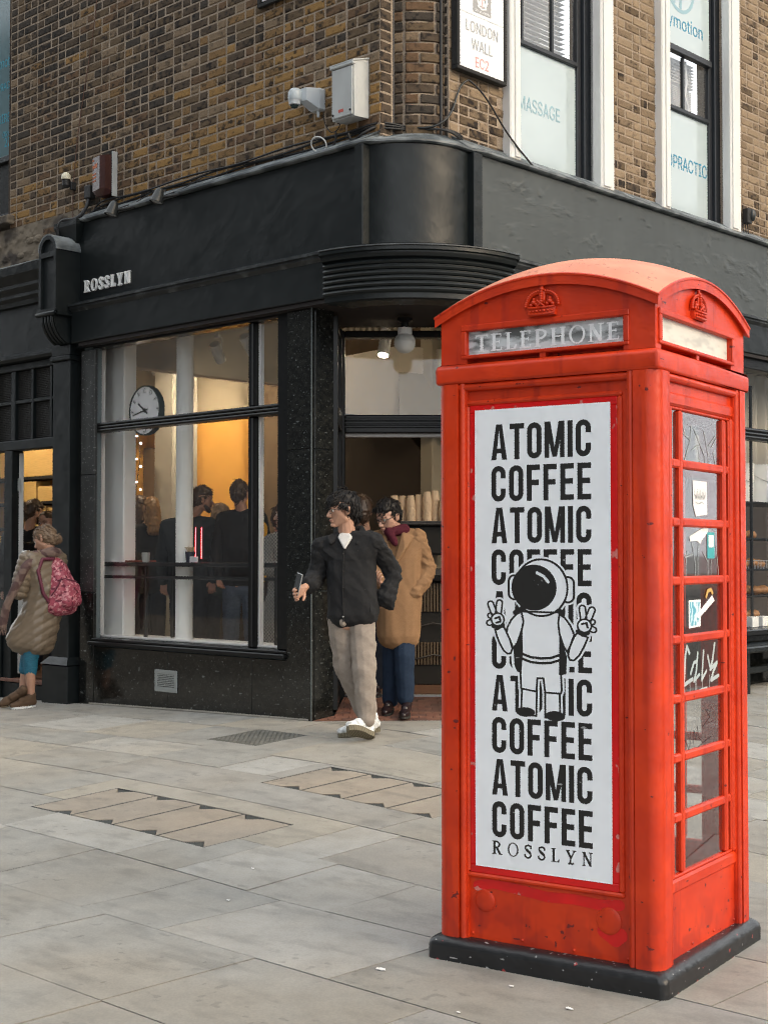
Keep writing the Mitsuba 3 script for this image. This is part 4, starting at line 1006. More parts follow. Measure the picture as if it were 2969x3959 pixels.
for tx, z, h in (('motion', 6.33, .10), ('PRACTIC', 6.10, .075), ('CARE', 5.98, .06), ('DIRECT', 5.77, .09), ('OR CALL', 5.62, .06), ('2272', 5.52, .09)):
    m = text(tx, h, np.eye(4), .002, .8); m[0][:, 0] -= m[0][:, 0].max()
    put(lw_, 'lettering', xf(m, mat((1, 0, 0), (0, 0, 1), (0, -1, 0), (-12.19, 7.599, z))), 'm_teal_letter')
# --- main street shop window at the right edge
mw = part(shop, 'main_street_window', 'shop window on the main street with buckets and baked goods inside')
m_ = lambda n, m, b='m_black_gloss', **kw: put(mw, n, m, b, **kw)
m_('head', cbx(-6.84, -6.66, 8.9, 15, 3.20, 3.334, .008))
m_('transom_bar', cat(bx(-6.83, -6.72, 8.9, 15, 2.545, 2.655), *[tube([(-6.72, 8.9, z), (-6.72, 15, z)], .015, 8) for z in (2.565, 2.60, 2.635)]), smooth=40)
m_('sill', cbx(-6.86, -6.60, 8.9, 15, .70, .76, .01))
for (z0, z1) in ((.76, 2.545), (2.655, 3.20)):
    put(mw, 'pane', (np.array([[-6.80, 8.9, z0], [-6.80, 15, z0], [-6.80, 15, z1], [-6.80, 8.9, z1]]), np.array([[0, 1, 2, 3]])), 'm_pane')
m_('stall_riser', bx(-6.86, -6.69, 8.55, 15, .1, .70), 'm_granite')
m_('pilaster', cat(bx(-6.90, -6.69, 8.35, 8.9, .1, 3.33)), 'm_granite')
m_('mullion', cbx(-6.84, -6.76, 12.86, 12.90, .76, 3.2, .006))
# ---------------------------------------------------------------- the neighbouring shop front at the left edge
nb = thing('neighbouring_shopfront', 'black timber shop front with small paned fanlight and arched console at the left edge', 'shop front')
N_ = lambda n, m, b='m_black', **kw: put(nb, n, m, b, **kw)
N_('rubble_band', bx(-14, -10.93, 7.452, 7.6, 4.10, 4.62), 'm_rubble', label='band of rough patched masonry above the cornice')
for i in range(16):
    x = -13.0 + i * .14 + rng.uniform(-.03, .03); z = rng.choice((4.22, 4.33, 4.45))
    N_('rubble_stone', (lambda m: (m[0] + [x, 7.452, z], m[1]))(sphere((0, 0, 0), 1, 5, (rng.uniform(.05, .09), .02, rng.uniform(.03, .05)))), 'm_rubble', smooth=40)
ncp = [(-.1, 3.78), (.02, 3.80), (.03, 3.84), (.06, 3.87), (.06, 3.90), (.10, 3.95), (.10, 3.98), (.16, 4.06), (.17, 4.11), (.17, 4.13), (.10, 4.155), (-.1, 4.19)]
N_('cornice', sweep([(-14, 7.32), (-10.93, 7.32)], ncp), smooth=25)
N_('cornice_lead', sweep([(-14, 7.32), (-10.93, 7.32)], [(.172, 4.128), (.178, 4.135), (.10, 4.17), (-.1, 4.20), (-.1, 4.185), (.10, 4.156)]), 'm_lead')
N_('fascia', bx(-14, -10.92, 7.34, 7.46, 3.34, 3.80))
N_('architrave', sweep([(-14, 7.31), (-11.04, 7.31)], [(-.05, 3.27), (.02, 3.275), (.035, 3.30), (.035, 3.325), (.0, 3.35), (-.05, 3.35)]), 'm_black', smooth=25)
# console: arched top box on a fluted corbel
ax0, ax1 = -10.955, -10.685
cn = sbox(ax0, 3.60, ax1, 4.16).union(affinity.scale(Point((ax0 + ax1) / 2, 4.16).buffer((ax1 - ax0) / 2, 16), 1, 1))
N_('console', extr(cn, .24, mat((1, 0, 0), (0, 0, 1), (0, -1, 0), (0, 7.32, 0))), label='arched console box with a sunk panel')
inn = sbox(ax0 + .035, 3.64, ax1 - .035, 4.10); inn2 = Point((ax0 + ax1) / 2, 4.16).buffer((ax1 - ax0) / 2 - .035, 16).intersection(sbox(ax0, 4.145, ax1, 4.6))
ring_ = cn.difference(inn).difference(inn2)
N_('console_panel_frame', extr(ring_, .025, mat((1, 0, 0), (0, 0, 1), (0, -1, 0), (0, 7.08, 0))))
a_ = [(math.cos(t), math.sin(t)) for t in np.linspace(0, math.pi, 17)]
r1 = (ax1 - ax0) / 2; cx_ = (ax0 + ax1) / 2
cap = Polygon([(cx_ + (r1 + .012) * c, 4.16 + (r1 + .012) * s_) for c, s_ in a_] + [(cx_ + r1 * c, 4.16 + r1 * s_) for c, s_ in a_[::-1]])
N_('console_lead', extr(cap, .28, mat((1, 0, 0), (0, 0, 1), (0, -1, 0), (0, 7.335, 0))), 'm_lead', smooth=30)
N_('console_moulding', tube([(ax0 - .012, 7.05, 3.592), (ax1 + .012, 7.05, 3.592)], .022, 10), smooth=True)
N_('console_base', cbx(ax0 - .01, ax1 + .01, 7.05, 7.32, 3.575, 3.60, .006))
prof = [(7.30, 3.34), (7.20, 3.345)] + [(7.20 - .14 * math.sin(t) ** 1.5, 3.345 + .23 * (1 - math.cos(t))) for t in np.linspace(.1, math.pi / 2, 8)] + [(7.30, 3.575)]
cb_ = Polygon(prof)
N_('corbel', extr(cb_, .20, mat((0, 1, 0), (0, 0, 1), (1, 0, 0), (-10.92, 0, 0))), smooth=30)
for k in range(4):
    N_('corbel_flute', tube([(-10.895 + k * .05, y - .004, z) for y, z in prof[1:-1]], .014, 6), smooth=True)
N_('pilaster', cbx(-11.03, -10.762, 7.26, 7.46, .50, 3.20, .006)); N_('pilaster_cap', cat(cbx(-11.05, -10.742, 7.235, 7.46, 3.20, 3.245, .008), cbx(-11.04, -10.752, 7.25, 7.46, 3.2451, 3.34, .006)))
N_('pilaster_plinth', cat(cbx(-11.10, -10.70, 7.21, 7.46, -.05, .47, .008), MF.hull_points(np.array([(x, y, z) for x0_, x1_, y_, z in ((-11.11, -10.69, 7.20, .475), (-11.04, -10.75, 7.25, .54)) for x in (x0_, x1_) for y in (y_, 7.46)]))), label='chipped black block under the pilaster')
N_('trunking', cat(cbx(-10.90, -10.70, 7.28, 7.46, 3.60, 4.42, .01), MF.hull_points(np.array([(x, y, z) for x0_, x1_, y_, z in ((-10.90, -10.69, 7.27, 4.25), (-10.97, -10.62, 7.22, 4.40), (-10.97, -10.62, 7.22, 4.445)) for x in (x0_, x1_) for y in (y_, 7.46)])), bx(-10.76, -10.605, 7.31, 7.46, 3.3, 4.42)))
# fanlight with small panes
N_('fanlight_rail', cbx(-14, -11.04, 7.36, 7.45, 3.20, 3.269, .006)); N_('fanlight_rail', cat(cbx(-14, -11.04, 7.33, 7.45, 2.44, 2.535, .01)))
N_('fanlight_bar', cbx(-14, -11.04, 7.37, 7.42, 2.885, 2.92, .006))
xsn = [-11.225, -11.535, -11.86, -12.18, -12.50]
for x in xsn:
    w = .035 if x == -11.86 else .016
    N_('fanlight_bar', cbx(x - w, x + w, 7.365, 7.425, 2.5351, 3.1999, .006))
xe = [-11.04] + xsn
for i in range(len(xe) - 1):
    for z0, z1 in ((2.536, 2.885), (2.92, 3.2)):
        N_('pane', bx(xe[i + 1], xe[i], 7.412, 7.416, z0, z1), 'm_matte_dark')
for k in range(40):
    z = 2.54 + k * .0165
    N_('louvre', bx(-13, -11.04, 7.400, 7.411, z, z + .009), 'm_black', kind='stuff') if k == -1 else None
N_('louvre', cat(*[bx(-13, -11.04, 7.402, 7.4115, 2.54 + k * .0165, 2.549 + k * .0165) for k in range(40)]), M('m_louvre', (.02, .02, .019), .6), kind='stuff')
# doorway: post, open door edge, step
N_('door_post', cbx(-11.945, -11.815, 7.33, 7.46, .1, 2.44, .006)); N_('door_post', cbx(-11.085, -11.031, 7.36, 7.48, .1, 2.44, .006))
dr_ = part(nb, 'door', 'white edge of the door standing open')
dM = mat((.53, .85, 0), (-.85, .53, 0), (0, 0, 1), (-11.80, 7.40, 0))
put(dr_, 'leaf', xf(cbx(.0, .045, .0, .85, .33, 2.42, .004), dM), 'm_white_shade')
for z in (.62, 1.22, 2.12): put(dr_, 'hinge', cbx(-11.80, -11.770, 7.385, 7.40, z - .06, z + .06, .003), 'm_vent')
N_('step', cbx(-12.4, -11.03, 7.33, 7.9, -.05, .26, .01), 'm_black')
for i in range(9):
    N_('step_tile', cbx(-12.05 + i * .108, -11.95 + i * .108, 7.30, 7.42, .262, .292, .004), 'm_tile')
N_('window_pane', bx(-14, -11.95, 7.40, 7.405, .8, 2.43), 'm_pane'); N_('window_sill', cbx(-14, -11.95, 7.3, 7.45, .1, .8, .01))

# ---------------------------------------------------------------- rooms behind the glass
M('m_yellow', P(lambda p, n, uv: mi.Color3f(.52, .27, .055) * (.92 + .12 * fbm(p.x * 3, p.y * 3, p.z * 3, 3))), .6)
M('m_beige', P(lambda p, n, uv: mi.Color3f(.50, .47, .40) * (.92 + .12 * fbm(p.x * 2, p.y * 2, p.z * 2, 3))), .7)
M('m_beige2', (.30, .26, .19), .7); M('m_brownwall', (.14, .095, .055), .7); M('m_dark_brown', (.035, .024, .016), .7)
M('m_roomwhite', P(lambda p, n, uv: mi.Color3f(.80, .81, .78) * (.94 + .1 * fbm(p.x * 3, p.y * 3, p.z * 1, 3))), .6)
M('m_floorwood', P(lambda p, n, uv: mi.Color3f(.12, .062, .038) * (.7 + .6 * fbm(p.x * 2, p.y * 20, 0., 3))), .5)
room = part(shop, 'interior', 'warm lit cafe interior')
I_ = lambda n, m, b, **kw: put(room, n, m, b, **kw)
I_('floor', extr(Polygon([(-15.2, 7.5), (-8.35, 7.5), (-8.26, 8.02), (-7.12, 9.10), (-6.95, 9.1), (-6.95, 12), (-15.2, 12)]), .1, z0=.20), 'm_floorwood')
I_('ceiling', bx(-15.2, -6.9, 7.48, 12, 3.95, 4.05), 'm_beige')
I_('back_wall', bx(-15.2, -11.2, 10.6, 10.7, .3, 3.02), 'm_yellow', label='yellow painted back wall')
I_('upper_wall', bx(-15.2, -11.2, 10.57, 10.7, 3.021, 3.95), 'm_beige2')
I_('back_counter', bx(-14.9, -10.2, 10.0, 10.3, .3, 1.18), 'm_dark_brown')  # dark block added to black out the room below the window bar
I_('back_wall', bx(-11.93, -6.9, 10.48, 10.56, .3, 3.95), 'm_brownwall'); I_('bulkhead', bx(-11.2, -11.05, 7.75, 10.6, 3.25, 3.95), 'm_beige')
I_('side_wall', bx(-15.3, -15.2, 7.5, 12, .3, 3.95), 'm_beige2'); I_('side_wall', bx(-15.2, -10.7, 7.48, 7.55, 2.6, 3.95), 'm_dark_brown')
I_('coving', cat(*[tube([(-11.04 + .02 * k, 7.8, 3.95 - .02 * k), (-11.04 + .02 * k, 10.5, 3.95 - .02 * k)], .02, 6) for k in range(1, 4)], tube([(-11, 10.48, 3.90), (-6.95, 10.48, 3.90)], .05, 8)), 'm_beige')
I_('dentil', cat(*[cbx(-11.0 + .09 * k, -10.95 + .09 * k, 10.40, 10.5, 3.72, 3.82, .006) for k in range(44)]), 'm_beige', kind='stuff')
I_('display_bed', bx(-10.9, -8.35, 7.50, 7.98, .3, .72), 'm_roomwhite')
I_('pillar', cbx(-10.905, -10.495, 7.66, 7.80, .7201, 3.95, .01), 'm_roomwhite', label='square white pillar at the left of the window')
I_('column', lathe([(.001, .72), (.085, .72), (.08, .735), (.076, .75), (.074, 3.95)], (-9.775, 7.78, 0), 24), 'm_roomwhite', smooth=40, label='slim round white column just behind the glass')
I_('pillar', bx(-12.52, -12.22, 9.55, 9.9, .3, 3.95), 'm_beige')
I_('inner_door', cbx(-14.0, -13.5, 10.50, 10.59, .3, 2.75, .01), 'm_brownwall'); I_('pipe_run', bx(-13.95, -13.82, 10.1, 10.25, 2.6, 3.6), 'm_matte_dark'); I_('pipe_run', bx(-13.8, -13.35, 10.1, 10.25, 3.05, 3.25), 'm_matte_dark')
I_('doorway_strip', bx(-14.35, -14.02, 10.3, 10.59, .3, 3.0), 'm_yellow')
I_('stair_soffit', (lambda m: m)(extr(Polygon([(-10.6, 1.7), (-9.0, 1.7), (-9.0, 2.25), (-9.9, 3.15), (-10.6, 3.15)]), .12, mat((1, 0, 0), (0, 0, 1), (0, -1, 0), (0, 10.35, 0)))), 'm_dark_brown')
I_('pillar', cbx(-9.02, -8.86, 10.0, 10.25, .3, 3.95, .01), 'm_beige2')
I_('wall_panel', bx(-10.6, -9.0, 10.36, 10.44, .3, 3.2), 'm_dark_brown')
# angular soffit panels over the counter, seen through the door transom
M('m_fold', (.46, .41, .33), .7); M('m_fold2', (.30, .27, .21), .7)
fold = [((-9.9, 9.3, 3.28), (-9.2, 9.9, 3.45), (-9.2, 9.9, 2.75), (-9.9, 9.3, 2.85)), ((-9.2, 9.9, 3.45), (-8.1, 10.4, 3.30), (-8.1, 10.4, 3.05), (-9.2, 9.9, 3.2)), ((-9.2, 9.9, 3.2), (-8.1, 10.4, 3.05), (-8.0, 10.3, 2.6), (-9.1, 9.8, 2.6))]
for q_, b_ in zip(fold, ('m_fold', 'm_fold', 'm_fold2')):
    v_ = np.array(q_); I_('folded_panel', VF(MF.hull_points(np.vstack([v_, v_ + [0.0, .06, 0]]))), b_)
# lamps of the room
def lamp(m, parent, name, rgb, bs='m_white'):
    d = mikit.ply(m, bs); d['emitter'] = {'type': 'area', 'radiance': {'type': 'rgb', 'value': list(rgb)}}
    return put(parent, name, None, None, raw=d)
def track_spot(x, y, z, aim, lbl, power, grp='white track spotlights inside the shop'):
    t = thing('track_spotlight', lbl, 'spotlight', grp)
    a = np.array(aim, float) - [x, y, z]; a /= np.linalg.norm(a)
    e1 = np.cross(a, [0, 0, 1.0]); e1 /= np.linalg.norm(e1); e2 = np.cross(a, e1)
    Mx = mat(e1, e2, a, (x, y, z))
    put(t, 'body', xf(lathe([(.001, -.10), (.048, -.10), (.052, -.095), (.052, .0), (.050, .003), (.052, .006), (.052, .098), (.046, .10), (.044, .085)], (0, 0, 0), 20), Mx), 'm_roomwhite', smooth=40)
    put(t, 'bracket', cat(tube([(x + .06, y, z), (x + .06, y, z + .14), (x, y, z + .14)], .006, 6), cbx(x - .03, x + .03, y - .02, y + .02, z + .14, z + .17, .004), bx(x - .005, x + .005, y - .005, y + .005, z + .17, 3.95)), 'm_roomwhite')
    v_ = np.array([[.042 * math.cos(t_), .042 * math.sin(t_), .086] for t_ in np.linspace(0, 2 * math.pi, 17)[:-1]])
    lamp(xf((v_, np.array([[0, i, i + 1] for i in range(1, 15)])), Mx), t, 'bulb', np.array(power) * 1.0)
WARM = np.array([1.0, .80, .54]) * .55
track_spot(-10.32, 8.6, 3.36, (-10.75, 9.6, 2.3), 'left white track spotlight behind the window', WARM * 35)
track_spot(-9.88, 8.6, 3.39, (-10.15, 9.7, 2.3), 'right white track spotlight beside the mullion', WARM * 35)
track_spot(-8.60, 9.07, 3.30, (-8.45, 8.75, 2.5), 'lit spotlight seen through the door transom, left of the globe lamp', WARM * 60)
track_spot(-12.6, 9.6, 3.55, (-12.9, 10.5, 1.9), 'unseen spotlight added to wash the yellow back wall', WARM * 420)  # added unseen lamp that brightens the yellow wall
track_spot(-11.6, 9.3, 3.55, (-12.3, 10.6, 2.0), 'unseen spotlight added to wash the yellow wall beside the column', WARM * 420)  # second unseen lamp, added for the glow on that wall
track_spot(-13.6, 7.9, 3.2, (-13.8, 8.95, 1.9), 'unseen spotlight added to light the shelves behind the left doorway', WARM * 330)  # lamp out of view, added to light the doorway shelves
track_spot(-7.25, 9.35, 3.45, (-8.5, 9.45, 1.6), 'unseen spotlight added over the coffee machine, hidden by the kiosk', WARM * 110)  # added out of sight to light cups and counter from the right
track_spot(-9.3, 8.7, 3.40, (-9.6, 10.3, 2.9), 'unseen spotlight added beside the right pillar of the cafe', WARM * 40)  # extra unseen lamp, added to lift the dim interior
t = thing('globe_lamp', 'white globe lamp hanging under the entrance soffit', 'lamp')
gx_, gy_ = -7.387, 8.017
M('m_globe', (.50, .50, .48), .25)
put(t, 'globe', sphere((gx_, gy_, 3.085), .083, 14), 'm_globe', smooth=True)
put(t, 'collar', lathe([(.001, 3.20), (.052, 3.20), (.055, 3.19), (.055, 3.15), (.045, 3.145)], (gx_, gy_, 0), 20), 'm_white', smooth=30)
put(t, 'mount', cat(lathe([(.001, 3.275), (.06, 3.275), (.06, 3.255), (.03, 3.24), (.03, 3.195)], (gx_, gy_, 0), 16)), 'm_black_gloss', smooth=30)
# clock facing the street
t = thing('wall_clock', 'round white clock with letters instead of numbers behind the window', 'clock')
cM = mat((1, 0, 0), (0, 0, 1), (0, -1, 0), (-10.117, 7.61, 2.725))
R_c = .215
put(t, 'case', xf(lathe([(.001, -.05), (R_c, -.05), (R_c + .005, -.03), (R_c + .005, .012), (R_c - .004, .014), (R_c - .006, .0)], (0, 0, 0), 48), cM), M('m_teal_dark', (.012, .028, .028), .4), smooth=30)
put(t, 'face', xf(lathe([(.001, .003), (R_c - .005, .003), (R_c - .004, -.01)], (0, 0, 0), 48), cM), M('m_clock_face', (.88, .88, .89), .5), smooth=30)
for i, c in enumerate('COFFEECOFFEE'):
    a = math.pi / 2 - i * math.pi / 6
    m = text(c, .038, np.eye(4), .001, 1, center=True); m[0][:, 1] -= .015
    ra = -i * math.pi / 6
    Rm = mat((math.cos(ra), math.sin(ra), 0), (-math.sin(ra), math.cos(ra), 0), (0, 0, 1), ((R_c - .045) * math.cos(a), (R_c - .045) * math.sin(a), .0055))
    put(t, 'letter', xf(xf(m, Rm), cM), 'm_ink')
for ang, L_, w in ((145, .115, .007), (192, .175, .005)):
    a = math.radians(ang); put(t, 'hand', xf(extr(LineString([(-.05 * math.cos(a), -.05 * math.sin(a)), (L_ * math.cos(a), L_ * math.sin(a))]).buffer(w, cap_style=2), .003, z0=.006), cM), 'm_ink')
put(t, 'hub', xf(lathe([(.001, .012), (.018, .012), (.018, .004)], (0, 0, 0), 16), cM), 'm_ink')
# window bar with things on it
t = thing('window_bar', 'black metal bar table along the inside of the shop window', 'table')
put(t, 'top', cbx(-10.76, -8.30, 7.56, 7.90, 1.352, 1.388, .006), 'm_black_gloss')
put(t, 'rail', cbx(-10.75, -8.32, 7.57, 7.60, 1.245, 1.272, .004), 'm_black_gloss')
for x in (-10.74, -10.05, -8.36):
    put(t, 'leg', cbx(x - .014, x + .014, 7.565, 7.593, .722, 1.351, .003), 'm_black_gloss')
    put(t, 'leg', cbx(x - .014, x + .014, 7.86, 7.888, .722, 1.351, .003), 'm_black_gloss')
t = thing('straw_cup', 'dark cup full of wooden stirrers on the window bar by the column', 'cup')
put(t, 'cup', lathe([(.001, 1.389), (.036, 1.389), (.045, 1.48), (.042, 1.48)], (-9.655, 7.75, 0), 18), M('m_navy_cup', (.015, .02, .035), .4), smooth=40)
put(t, 'stirrers', cat(*[tube([(-9.655 + rng.uniform(-.03, .03), 7.75 + rng.uniform(-.03, .03), 1.46), (-9.655 + rng.uniform(-.045, .045), 7.75 + rng.uniform(-.03, .03), 1.52)], .004, 4) for _ in range(26)]), M('m_wood_pale', (.42, .32, .2), .7), kind='stuff')
t = thing('price_card', 'small white card standing on the window bar beside the stirrer cup', 'card')
scene[t] = mikit.ply(cbx(-9.60, -9.50, 7.70, 7.71, 1.389, 1.44, .001), 'm_sticker')
t = thing('water_glass', 'clear water glass on the window bar', 'glass')
scene[t] = mikit.ply(lathe([(.001, 1.389), (.033, 1.389), (.038, 1.475), (.036, 1.475), (.031, 1.40), (.001, 1.398)], (-10.215, 7.70, 0), 18), M('m_glassy', (.30, .31, .30), .1), smooth=40)
solo('book', cbx(-10.56, -10.27, 7.68, 7.86, 1.389, 1.405, .003), M('m_book_red', (.20, .05, .03), .5), 'dull red book lying flat on the window bar', 'book')
solo('newspaper', cbx(-10.74, -10.58, 7.60, 7.80, 1.389, 1.399, .003), 'm_sticker', 'folded newspaper at the left end of the window bar', 'newspaper')
t = thing('neon_light', 'two thin red tubes standing in for red lights reflected in the window', 'light')  # glowing tubes added in place of reflected red lights
for x in (-10.14, -10.055):
    lamp(tube([(x, 8.2, 1.42), (x, 8.2, 1.70)], .004, 6), t, 'tube', (2.0, .08, .09))
put(t, 'stand', cbx(-10.19, -10.0, 8.17, 8.23, 1.38, 1.42, .006), 'm_black_gloss')
t = thing('string_lights', 'string of tiny white lights hanging by the yellow doorway strip', 'string lights')
put(t, 'wire', tube([(-13.56, 10.1, 2.9), (-13.52, 10.1, 2.6), (-13.60, 10.1, 2.2), (-13.54, 10.1, 1.9)], .004, 5), 'm_cable')
for i in range(11):
    z = 2.85 - i * .09; x = -13.56 + .09 * math.sin(i * 2.1)
    lamp(sphere((x, 10.08, z), .011, 4), t, 'bulb', (9, 8, 6.5))
# service counter, coffee machine and cup stacks behind the door
t = thing('service_counter', 'dark service counter with a ribbed front behind the open door', 'counter')
put(t, 'body', xf(cbx(.15, 1.9, .30, 1.22, -1.9, -1.15, .01), DM), 'm_matte_dark')
M('m_ribs', (.10, .075, .05), .5)
put(t, 'ribbed_front', cat(*[xf(tube([(.2 + k * .028, .95, -1.14), (.2 + k * .028, 1.2, -1.14)], .011, 6), DM) for k in range(60)], *[xf(tube([(.2 + k * .028, .48, -1.14), (.2 + k * .028, .68, -1.14)], .011, 6), DM) for k in range(60)]), 'm_ribs', kind='stuff')
put(t, 'top', xf(cbx(.12, 1.95, 1.221, 1.26, -1.95, -1.08, .006), DM), 'm_black_gloss')
for z in (.80, .52): put(t, 'handle', xf(tube([(.55, z, -1.13), (.75, z + .05, -1.10), (.95, z + .02, -1.13)], .007, 6), DM), 'm_dull_steel', smooth=True)
M('m_dull_steel', (.09, .085, .08), .35, metal=.5)
t = thing('coffee_machine', 'steel and black espresso machine on the counter with cup stacks on top', 'coffee machine')
put(t, 'body', xf(cbx(.30, 1.05, 1.45, 1.72, -1.75, -1.35, .02), DM), 'm_matte_dark')
put(t, 'cup_tray', xf(cat(cbx(.28, 1.08, 1.7205, 1.752, -1.78, -1.30, .006), *[tube([(.28, 1.735 + k * .018, -1.295), (1.08, 1.735 + k * .018, -1.295)], .006, 6) for k in range(2)]), DM), 'm_dull_steel')
put(t, 'base', xf(cbx(.30, 1.05, 1.261, 1.33, -1.75, -1.32, .01), DM), 'm_dull_steel')
for x in (.5, .72, .93): put(t, 'group_head', xf(cat(lathe([(.001, 1.37), (.04, 1.37), (.04, 1.449)], (x, 0, 0), 14)[0:1] and xf(lathe([(.001, 0), (.038, 0), (.038, .07)], (0, 0, 0), 14), mat((1, 0, 0), (0, 0, 1), (0, 1, 0), (x, 1.38, -1.40))), tube([(x, 1.40, -1.40), (x, 1.39, -1.25)], .012, 6)), DM), 'm_steel')
M('m_cup', (.60, .47, .34), .7); M('m_cup_rim', (.58, .47, .36), .6)
heights = [.19, .25, .245, .255, .262, .288, .292, .215, .195, .085]
for i, hgt in enumerate(heights):
    t = thing('cup_stack', ['stack of brown paper cups, leftmost on the machine', 'stack of brown paper cups, second from the left', 'stack of brown paper cups, third from the left', 'stack of brown paper cups, fourth from the left', 'stack of brown paper cups, fifth from the left', 'tall stack of brown paper cups left of the tallest', 'tallest stack of brown paper cups on the machine', 'shorter stack of brown paper cups right of the tallest', 'stack of brown paper cups, second from the right', 'single short pile of paper cups at the right end'][i], 'paper cups', 'stacks of paper cups on the coffee machine')
    x = .335 + i * .0745; z = -1.50 + .05 * (i % 2)
    n_ = max(int((hgt - .095) / .0115), 0)
    prof_ = []
    for k in range(n_):
        zz = 1.753 + k * .0115
        prof_ += [(.0405, zz), (.043, zz + .002), (.043, zz + .006), (.0405, zz + .008)]
    zz = 1.753 + n_ * .0115
    Mc = xf(lathe([(.001, 1.753)] + prof_ + [(.042, zz), (.030, zz + .092), (.001, zz + .092)], (0, 0, 0), 16), np.eye(4))
    Mc = (np.c_[Mc[0][:, 0], Mc[0][:, 2], Mc[0][:, 1]] + [x, 0, z], Mc[1][:, ::-1])
    put(t, 'cups', xf(Mc, DM), 'm_cup', smooth=30)
# shelves with boxes behind the left doorway
t = thing('box_shelf', 'dark wall shelves stacked with yellow lit boxes behind the left doorway', 'shelf')
put(t, 'back', bx(-15.2, -12.9, 9.05, 9.1, .3, 3.0), 'm_yellow')
for z in (2.30, 2.02, 1.74, 1.40): put(t, 'board', cbx(-15, -12.9, 8.82, 9.049, z, z + .03, .004), 'm_matte_dark')
M('m_box_card', P(lambda p, n, uv: mi.Color3f(.55, .36, .13) * (.9 + .15 * noise(p.x * 20, p.y * 20, p.z * 90))), .7)
for (x0, x1, z0, z1) in ((-14.4, -13.75, 2.05, 2.28), (-13.72, -13.35, 2.05, 2.22), (-13.30, -12.92, 1.78, 2.26), (-13.9, -13.55, 1.77, 2.0), (-13.52, -13.33, 1.77, 1.98), (-13.8, -13.2, 1.44, 1.70), (-14.6, -13.95, 1.44, 1.68), (-14.6, -12.95, 2.335, 2.70)):
    solo('storage_box', cbx(x0, x1, 8.84, 9.03, z0, z1, .005), 'm_box_card', 'yellow lit box behind the left doorway, ' + {2.28: 'left of the upper shelf', 2.22: 'middle of the upper shelf', 2.26: 'tall one against the right end of the shelves', 2.0: 'left of the pair on the middle shelf', 1.98: 'right of the pair on the middle shelf', 1.70: 'right on the lower shelf', 1.68: 'left on the lower shelf', 2.70: 'long one on the topmost shelf'}[z1], 'box', group='boxes on the shelves')
M('m_panel_dark', (.02, .018, .016), .5)
solo('low_counter', cbx(-14.5, -12.3, 8.5, 8.75, .3, 1.25, .01), 'm_panel_dark', 'dark counter front behind the left doorway', 'counter')
# main street window display
for x_, (y0, y1), lbl in ((-7.05, (12.48, 12.73), 'white enamel bucket half hidden by the phone box edge'), (-7.05, (12.745, 13.13), 'white enamel bucket with a wire handle on the upper shelf')):
    t = thing('bucket', lbl, 'bucket', 'white buckets in the main street window')
    r_ = (y1 - y0) / 2
    put(t, 'body', lathe([(.001, 1.975), (r_ * .88, 1.975), (r_, 2.33), (r_ * 1.04, 2.34), (r_ * 1.04, 2.352), (r_ * .97, 2.352), (r_ * .9, 2.1)], (x_ - .05, (y0 + y1) / 2, 0), 28), 'm_roomwhite', smooth=40)
    put(t, 'handle', tube([(x_ - .05 + r_ * 1.0 * math.cos(a), (y0 + y1) / 2 + r_ * 1.03 * math.sin(a), 2.28 - .12 * math.cos(a)) for a in np.linspace(-1.5, 1.5, 12)], .004, 5), 'm_steel')
t = thing('display_rack', 'black metal display shelves in the main street window', 'rack')
for z in (1.955, 1.60, 1.30, 1.04, .80): put(t, 'shelf', cbx(-7.4, -6.9, 11.9, 13.6, z, z + .018, .004), 'm_black_gloss')
for y in (12.45, 12.86, 13.5): put(t, 'upright', cbx(-6.92, -6.895, y - .012, y + .012, .76, 3.1, .003), 'm_black_gloss')
t2 = thing('wire_tray', 'pale wire tray on the middle shelf of the window rack', 'tray')
scene[t2] = mikit.ply(cat(*[tube([(-6.93, 12.3 + k * .03, 1.40), (-6.93, 12.3 + k * .03, 1.319)], .002, 4) for k in range(30)], tube([(-6.93, 12.3, 1.40), (-6.93, 13.2, 1.40)], .004, 5)), 'm_steel')
M('m_bread', P(lambda p, n, uv: mix((.40, .20, .07), (.20, .085, .03), fbm(p.x * 30, p.y * 30, p.z * 30, 3))), .5)
for i, (y, z) in enumerate([(12.38, 1.65), (12.55, 1.645), (12.40, 1.36), (12.58, 1.37), (12.72, 1.36), (12.35, 1.10), (12.50, 1.11), (12.66, 1.10), (12.80, 1.105), (12.42, .87), (12.6, .87)]):
    m = sphere((0, 0, 0), 1, 8, (.07, .085, .045)); v_ = m[0] * (1 + .25 * (meshkit.fbm(m[0] * 30 + i, 2, 3)[:, None] - .5))
    solo('bread_roll', (v_ + [-6.99, y, z + .005], m[1]), 'm_bread', ['golden pastry on the top tray at its left', 'golden pastry on the top tray at its right', 'brown roll on the wire tray, nearest the kiosk', 'brown roll second on the wire tray', 'brown roll at the right end of the wire tray', 'dark pastry first on the third shelf', 'dark pastry second on the third shelf', 'dark pastry third on the third shelf', 'dark pastry last on the third shelf', 'pastry left on the sill behind the cartons', 'pastry right on the sill behind the cartons'][i], 'pastry', smooth=True, group='pastries in the main street window')
for y in (12.36, 12.56):
    solo('paper_box', cbx(-6.90, -6.82, y - .06, y + .06, .762, .86, .004), 'm_roomwhite', 'small white carton on the sill, %s' % ('nearer the phone box' if y < 12.5 else 'at the picture edge'), 'carton')
I_('display_wall', bx(-7.9, -7.85, 10.7, 15.5, .3, 3.95), 'm_dark_brown')
I_('curtain', (lambda s_: ribbon(s_, 2.3, s_, 3.3))(np.array([(-7.25 + .05 * math.sin(k * .9) , 12.0 + k * .03) for k in range(70)])), 'm_beige', smooth=True)
t = thing('bench', 'black bench along the main street window', 'bench')
